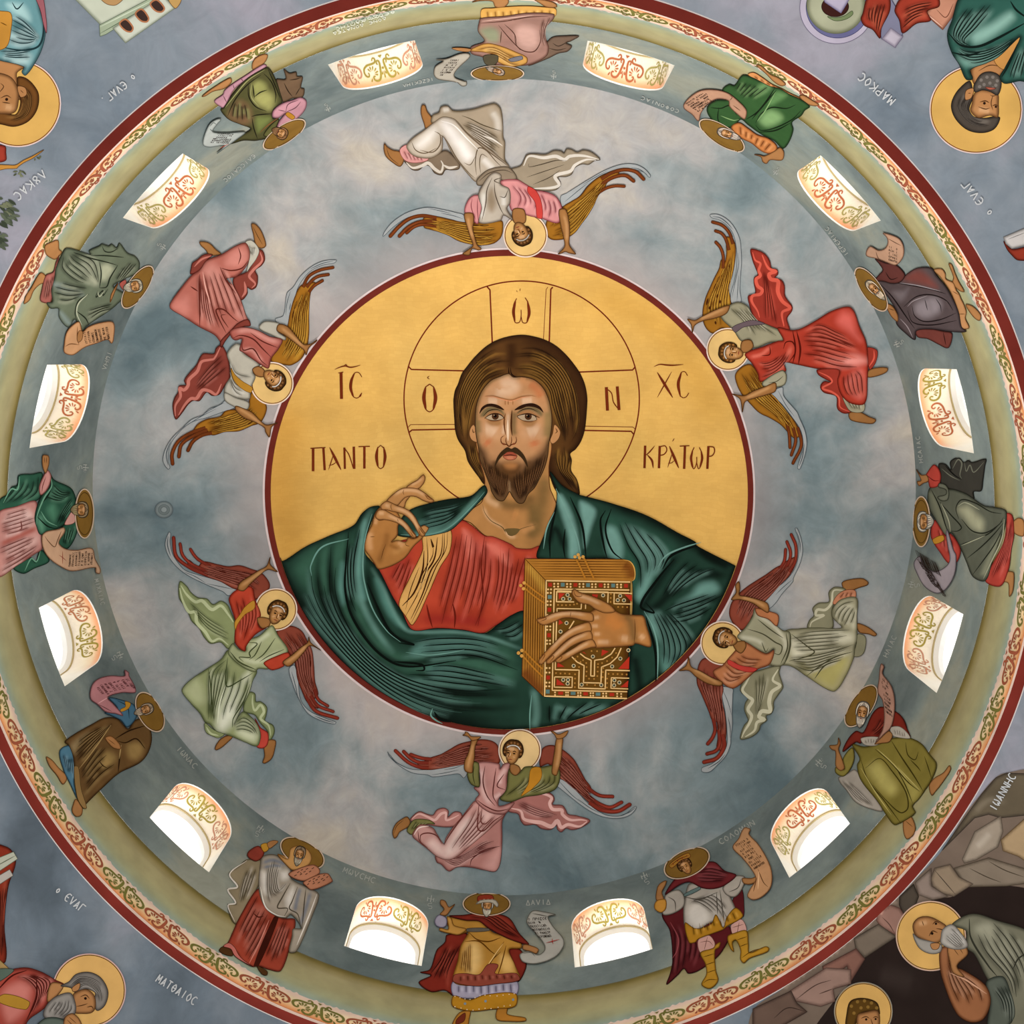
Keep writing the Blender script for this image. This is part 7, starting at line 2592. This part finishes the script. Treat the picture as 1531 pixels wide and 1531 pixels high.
# upper right
corner('painted_building', 'round lilac and sage painted archway, top right', 'building', (1250, 25), """
@ 1180 0 .22985
P outer_ring b4acbe/605870/d6cede """ + ell(310, 50, 240, 232) + """
P shadow_ring 66668e/34345a/8a8ab0 """ + ell(316, 45, 205, 200) + """
P arch a6a88e/5e624a/c8cab2 """ + ell(305, 30, 190, 186) + """
e 8
P opening 3a1c18/1a0c0a/5a2c24 """ + ell(300, 40, 88, 66) + """
P sill 74845c/3e4a30/98a880 250 105 300 112 360 100 410 68 415 90 370 122 300 132
P block! b2aac0/6c6484/cec8da 215 -30 235 12 338 82 400 -20
e 4
""", lift=.003)
corner('drapery', 'red painted cloth looped over a lilac wall, top right', 'drapery', (1340, 25), """
@ 1180 0 .22985
P wall! 78788f/3e3e5c/a0a0bc 640 100 652 -30 692 40 742 212 692 308 602 250 590 190
P plinth! b6aebc/6c6478/d4ceda 662 178 742 236 690 308 604 250
e 5
P swag 9a3828/380e08/cc6a4e 688 60 750 -30 960 -30 978 36 900 70 922 130 830 150 740 212 718 130
e 5
g 5 2 720 60 830 20 950 0 / 740 190 820 120 920 90
P swag 9a3828/380e08/cc6a4e 478 90 520 -30 645 -30 657 60 602 180 592 246 545 190 490 162 468 120
e 5
g 5 2 520 20 510 100 540 160 / 640 10 610 110 580 220
""", lift=.004)
corner('lectern', 'pink painted block beside the green-mantled man, top right', 'block', (1420, 25), """
@ 1180 0 .22985
P block! bc846c/683c2c/dcae9a 885 90 1000 192 1060 112 1115 -20 970 -30
e 6
l 1.6 905 95 1000 175
d 1.4 960 60 1020 110 1070 20
""", lift=.0035)
corner('person', 'dark-haired bearded man in green mantle, upside down at the upper right corner', 'person', (1460, 110), halo(1459.8, 163, 69, 65.5, **GOLD4) + """
@ 1371 0 .21978
P neck SKIN 378 455 540 385 605 460 560 525 440 565 388 565
e 6
d 1.4 420 480 500 440 580 450
P hair 4a423b/1a1512/8c8279 362 548 300 590 250 660 236 730 270 812 350 882 450 900 530 872 568 800 540 788 460 800 390 790 358 740 380 670 382 620
e 5
g 8 1.2 330 600 280 720 360 830 500 860 / 370 660 350 740 420 810 540 820
P ear SKIN 338 612 388 598 372 662 333 674
d 1.2 350 630 370 630
P face SKIN 392 635 378 700 368 750 420 796 500 780 552 792 558 700 552 632 500 612 430 605
e 6
L 7 420 740 500 755
d 1.8 430 690 470 682 496 696
b 24140c 2.2 462 698
d 1.8 516 716 540 708 556 718
b 24140c 1.9 540 722
d 1.6 420 722 470 738 500 730
d 1.4 520 640 508 700 520 745
d 1.2 500 640 520 650 545 640
P beard 57504a/1e1a17/958d86 398 560 440 500 500 484 560 508 578 570 552 642 500 618 450 608 400 622 388 590
e 5
b 78706a 2.6 440 540 480 520 520 520 550 545 460 570 500 560 540 575 430 585 520 595
S mouth a85a48 470 588 540 596 500 606
P tunic c08a4a/6a4418/e0b478 760 200 700 248 530 395 602 465 760 230
P mantle 2e594f/0e1b17/8cb4a8 318 -40 780 -40 780 545 700 545 600 562 568 520 600 460 705 248 560 380 480 422 368 470 382 532 338 534 290 432 240 352 210 232 240 140
e 8
A 88b0a4 9 370 230 520 150 640 80 660 120 500 250 400 290
A 7aa498 8 290 380 420 370 560 320 470 400 340 440
g 6 2.4 340 40 260 160 250 240 330 310 / 560 20 420 180 330 280 460 330
g 5 2.2 240 250 320 330 480 330 700 220 / 300 420 420 430 560 370 690 260
d 4 220 220 300 300 420 310 560 250 740 150
d 3 240 350 350 370 460 340
d 3 640 0 680 60 760 120
d 3 690 290 620 450 580 520
g 4 2 700 330 640 470 620 540 / 770 300 740 440 720 530
""", lift=.005)
corner('book', 'corner of a white book in red cloth at the right edge', 'book', (1520, 365), """
@ 1431 290 .14663
P cloth 8e3424/3c0e08/b85c48 478 480 560 560 720 545 740 660 620 672 560 622 510 560
e 4
P cover! bfbab8/6a6664/dcd8d6 474 440 720 335 720 515 560 556 500 505
e 4
d 1 520 460 700 390
""", lift=.003)

# lower left
corner('lectern', 'painted book stand with red cloth at the left edge, lower left', 'stand', (10, 1340), """
@ 0 1241 .28388
P cloth 86301f/340c06/b45a44 -40 80 30 88 62 112 82 170 42 300 22 500 28 692 -40 700
e 5
g 3 1.8 -10 280 0 480 0 680 / 50 220 20 420 15 680
P book! b4b6a4/5e6250/d4d6c6 -40 160 70 115 92 152 -40 240
d 1.4 -20 190 80 135
P book! b0a8a0/5e5850/d0cac4 -40 260 50 208 68 240 -40 310
P post! a88a58/5e4622/ccb080 -40 650 48 732 -40 790
""", lift=.003)
corner('person', 'grey-bearded man in rose tunic leaning on his hand, lower left corner', 'person', (80, 1500), halo(132.9, 1480.9, 54.5, gold='dcae68', ring='3a1410', edge='caa8a8') + """
@ 0 1241 .28388
P robe a4463a/48140f/dc9086 -60 768 60 735 140 726 220 750 290 790 335 815 270 852 240 930 150 1000 100 1080 -60 1080
e 7
A cc7c72 9 10 860 100 800 160 830 120 960 40 1010
g 6 2 30 780 120 780 190 860 150 990 / 200 760 270 800 240 870 220 920
d 3 190 780 190 880 140 1000
d 2.5 -20 850 60 770 140 740
S stripe b08430/5e400c/d4ae5c 25 865 152 905 132 946 -20 900
P back_drape 56655a/222c26/8a988c -60 745 70 736 10 790 -60 815
P neck SKIN 268 808 332 818 300 872 248 905
e 3
P hair 857e78/35302c/b8b2ac 318 822 360 800 400 760 470 750 530 780 567 850 552 922 510 952 488 905 500 860 450 838 400 860 370 832
e 5
g 7 1.2 350 820 420 770 520 800 550 900 / 400 850 450 820 510 860 520 930
P face SKIN 388 862 450 840 492 870 502 930 482 962 430 968 388 962 368 930 380 890
e 5
d 1.6 420 880 450 870 470 890
b 24140c 2.2 448 888
d 1.6 455 935 480 930 490 945
d 1.4 400 930 430 925 460 915
P ear SKIN 378 832 418 808 412 842 384 852
P beard 948e88/423c38/c4beb8 368 860 396 920 390 972 340 992 280 1012 228 982 240 930 290 880
e 5
g 6 1.2 300 890 260 940 240 980 / 380 900 380 950 330 990
P sleeve 5c675e/242c26/8e998e 178 1045 240 992 330 1000 370 1070 178 1080
e 4
P hand SKIN 338 992 380 968 422 1010 425 1070 340 1070
e 3
d 1 360 985 400 1020
d 1 350 1000 390 1040
""", lift=.005)

# lower right: a rocky hill with a cave
corner('rock_hill', 'brown and grey painted rocks around a dark cave, lower right corner', 'rocks', (1450, 1330), """
@ 1131 1131 .26127
r 5
P hillside 76665a/3c3028/a49486 1600 96 1430 93 1370 120 1285 215 1195 330 1065 536 915 700 775 842 572 988 392 1128 300 1205 150 1330 -20 1455 -20 1620 1600 1620
o 0
P cave 2a201d/120c0a/3c302c 330 1620 450 1390 540 1290 620 1150 800 1030 870 920 1010 820 1130 800 1200 745 1430 738 1600 800 1600 1620
o 0
C 3a302c 30 700 1250 900 1300
r 3
P rock! 655a49/38302a/8a7e6c 1430 95 1600 100 1600 330 1400 352 1330 332 1250 352 1180 422 1062 540 1200 340 1290 215 1370 122
e 5
L 8 1250 320 1330 250 1420 260
P rock! a09282/54493e/c4b8a8 1250 430 1400 340 1412 430 1382 520 1260 592 1190 612 1178 588
e 5
L 9 1260 520 1340 440
P rock! 87796a/4a4034/ac9e8c 1190 622 1330 580 1600 662 1600 720 1430 742 1200 747 1130 640
e 5
d 1.5 1220 640 1320 690 1400 720
d 1.5 1330 600 1420 650 1531 690
P rock! b09674/5e4a32/ccb694 1600 300 1400 478 1412 540 1500 572 1600 640
e 5
P rock! 97846f/50443a/b8a692 998 702 1020 640 1110 618 1160 690 1242 730 1130 802 1060 782 1010 742
e 5
d 1.4 1020 650 1080 720 1140 790
P rock! 8f7e74/50443a/b4a49a 908 722 1002 640 1002 742 1100 802 1010 822 930 792
e 5
P rock! 4c433a/28211b/6a6054 820 802 900 730 930 802 900 882 850 922 818 850
e 4
P rock! 9a7569/583c34/bc9c90 698 890 772 850 822 870 862 930 800 1022 720 982 688 940
e 5
d 1.4 720 920 760 960 790 1010
P rock! 776a5d/40372e/9c8e80 558 1042 700 960 802 1032 620 1152 570 1102
e 5
P rock! 855e52/48302a/a88478 378 1202 572 1100 622 1160 540 1292 520 1200 400 1282
e 5
P rock! 9a7c70/543e36/bea094 178 1352 400 1210 542 1220 542 1302 440 1332 452 1402 370 1432 230 1402
e 5
d 1.6 230 1390 340 1310 430 1280
d 1.6 440 1330 360 1360
P rock! 6a554a/382a24/8e7a6e -20 1445 200 1342 232 1412 292 1462 120 1560 -20 1560
e 5
d 1.4 100 1500 180 1440 280 1460
""", lift=.002)
corner('person', 'bald white-bearded man in grey-green cloak resting his chin on his hand, lower right', 'person', (1460, 1440), halo(1392.3, 1399.6, 51.8, gold='dcae64', ring='3a1812', edge='c8a898') + """
@ 1131 1131 .26127
P cloak 777563/34342a/b8b6a0 1120 965 1230 903 1350 930 1600 1050 1600 1620 1450 1620 1362 1302 1330 1282 1250 1132 1202 1092 1202 1000
e 6
A a8a690 9 1260 980 1360 960 1480 1100 1420 1160 1300 1060
g 6 2.2 1230 960 1300 1120 1440 1280 1470 1400 / 1400 950 1500 1050 1570 1200 1560 1400
d 3 1220 930 1230 1040 1330 1200 1380 1260
d 2.5 1470 1220 1500 1160 1560 1120
P cloak_fold 5c6258/252a24/8a9084 1320 1290 1410 1260 1450 1330 1480 1480 1420 1560 1330 1560 1340 1400
e 5
g 4 2 1340 1320 1400 1400 1420 1520 / 1430 1300 1470 1420 1470 1540
P sleeve 9c6644/48240f/d4a284 1058 1100 1100 1090 1112 1200 1180 1222 1312 1312 1342 1402 1302 1502 1230 1522 1150 1472 1070 1282 1050 1180
e 5
g 6 1.8 1080 1180 1110 1320 1180 1470 / 1160 1240 1280 1320 1310 1420
l 2.2 1110 1240 1200 1280 1320 1360
P arm SKIN 1100 1090 1190 1080 1212 1130 1150 1200 1192 1262 1130 1242 1110 1180
e 3
d 1 1130 1100 1160 1140
d 1 1160 1090 1185 1130
P head SKIN 898 965 930 925 990 918 1060 950 1092 980 1062 1052 1020 1072 960 1052 912 1022
e 5
L 6 930 960 980 950
d 1.2 950 940 960 970
d 1.8 990 1030 1010 1000 1040 1010
b 22120a 2.2 1008 1014
d 1.6 1010 962 1030 945 1050 955
b 22120a 1.9 1030 958
d 1.6 1030 985 1070 995 1080 1020
P hair a09a92/58524c/c8c4bc 898 1015 930 1040 1000 1060 1062 1080 1052 1122 990 1128 930 1092
e 3
P ear SKIN 1000 1074 1050 1072 1042 1102 1010 1104
P beard b4aea6/605a54/d8d4ce 1070 990 1122 963 1172 1010 1214 1080 1190 1102 1120 1102 1060 1072 1058 1040
e 4
g 6 1.2 1080 1040 1140 1090 1180 1100 / 1120 980 1170 1030 1200 1080
""", lift=.006)
corner('person', 'young brown-haired head with gold halo at the bottom edge, in the cave', 'person', (1291, 1515), halo(1291.2, 1512.4, 43.2, gold='dcae64', ring='3a1812', edge='8a8478') + """
@ 1131 1131 .26127
P neck SKIN 580 1530 680 1540 690 1640 560 1640
P hair 5c4018/24160a/947038 518 1475 540 1402 610 1384 690 1410 708 1475 690 1460 600 1472 572 1522 560 1600 515 1560
e 4
b 8a6830 2.6 545 1430 580 1405 620 1400 660 1412 690 1440 560 1470 600 1440 640 1435
P face SKIN 580 1482 620 1466 692 1456 708 1500 694 1580 640 1610 585 1570
e 5
d 1.6 600 1500 630 1490 650 1502
b 22120a 1.9 630 1506
d 1.6 668 1498 685 1490 700 1498
b 22120a 1.7 684 1504
d 1.4 655 1500 668 1545 650 1555
""", lift=.006)

# names beside the four men
def corner_name(label, text, start, end, h, w=1.7):
    figure('inscription', label, 'inscription', ((start[0] + end[0]) / 2, (start[1] + end[1]) / 2), lettering(text, start, end, h, 'c6c8ca', w), group='white names on the pendentives', lift=.008)
corner_name('white letters EVAG with a small o, upper left corner', "o EVaG.", (199, 108), (148, 148), 11)
corner_name('white letters LUKAC beside the branch, left edge', 'L8KaC', (63, 252), (17, 291), 12.5)
corner_name('white letters MARKOC at the upper right', 'MaPKOC'.replace('P', 'R'), (1341, 148), (1289, 106), 12.5)
corner_name('white letters EVAG with a small o, right side', 'o EVaG', (1487, 318), (1445, 266), 11.5)
corner_name('white letters EVAG with a small o, lower left', 'o EVaG', (80, 1333), (122, 1366), 12)
corner_name('white letters MATTHAIOC at the bottom left', 'MaTQaIOC', (231, 1467), (290, 1504), 12.5)
corner_name('white letters IOANNHC on the rocks, right side', 'IWaNNHC', (1489, 1214), (1521, 1160), 11.5)
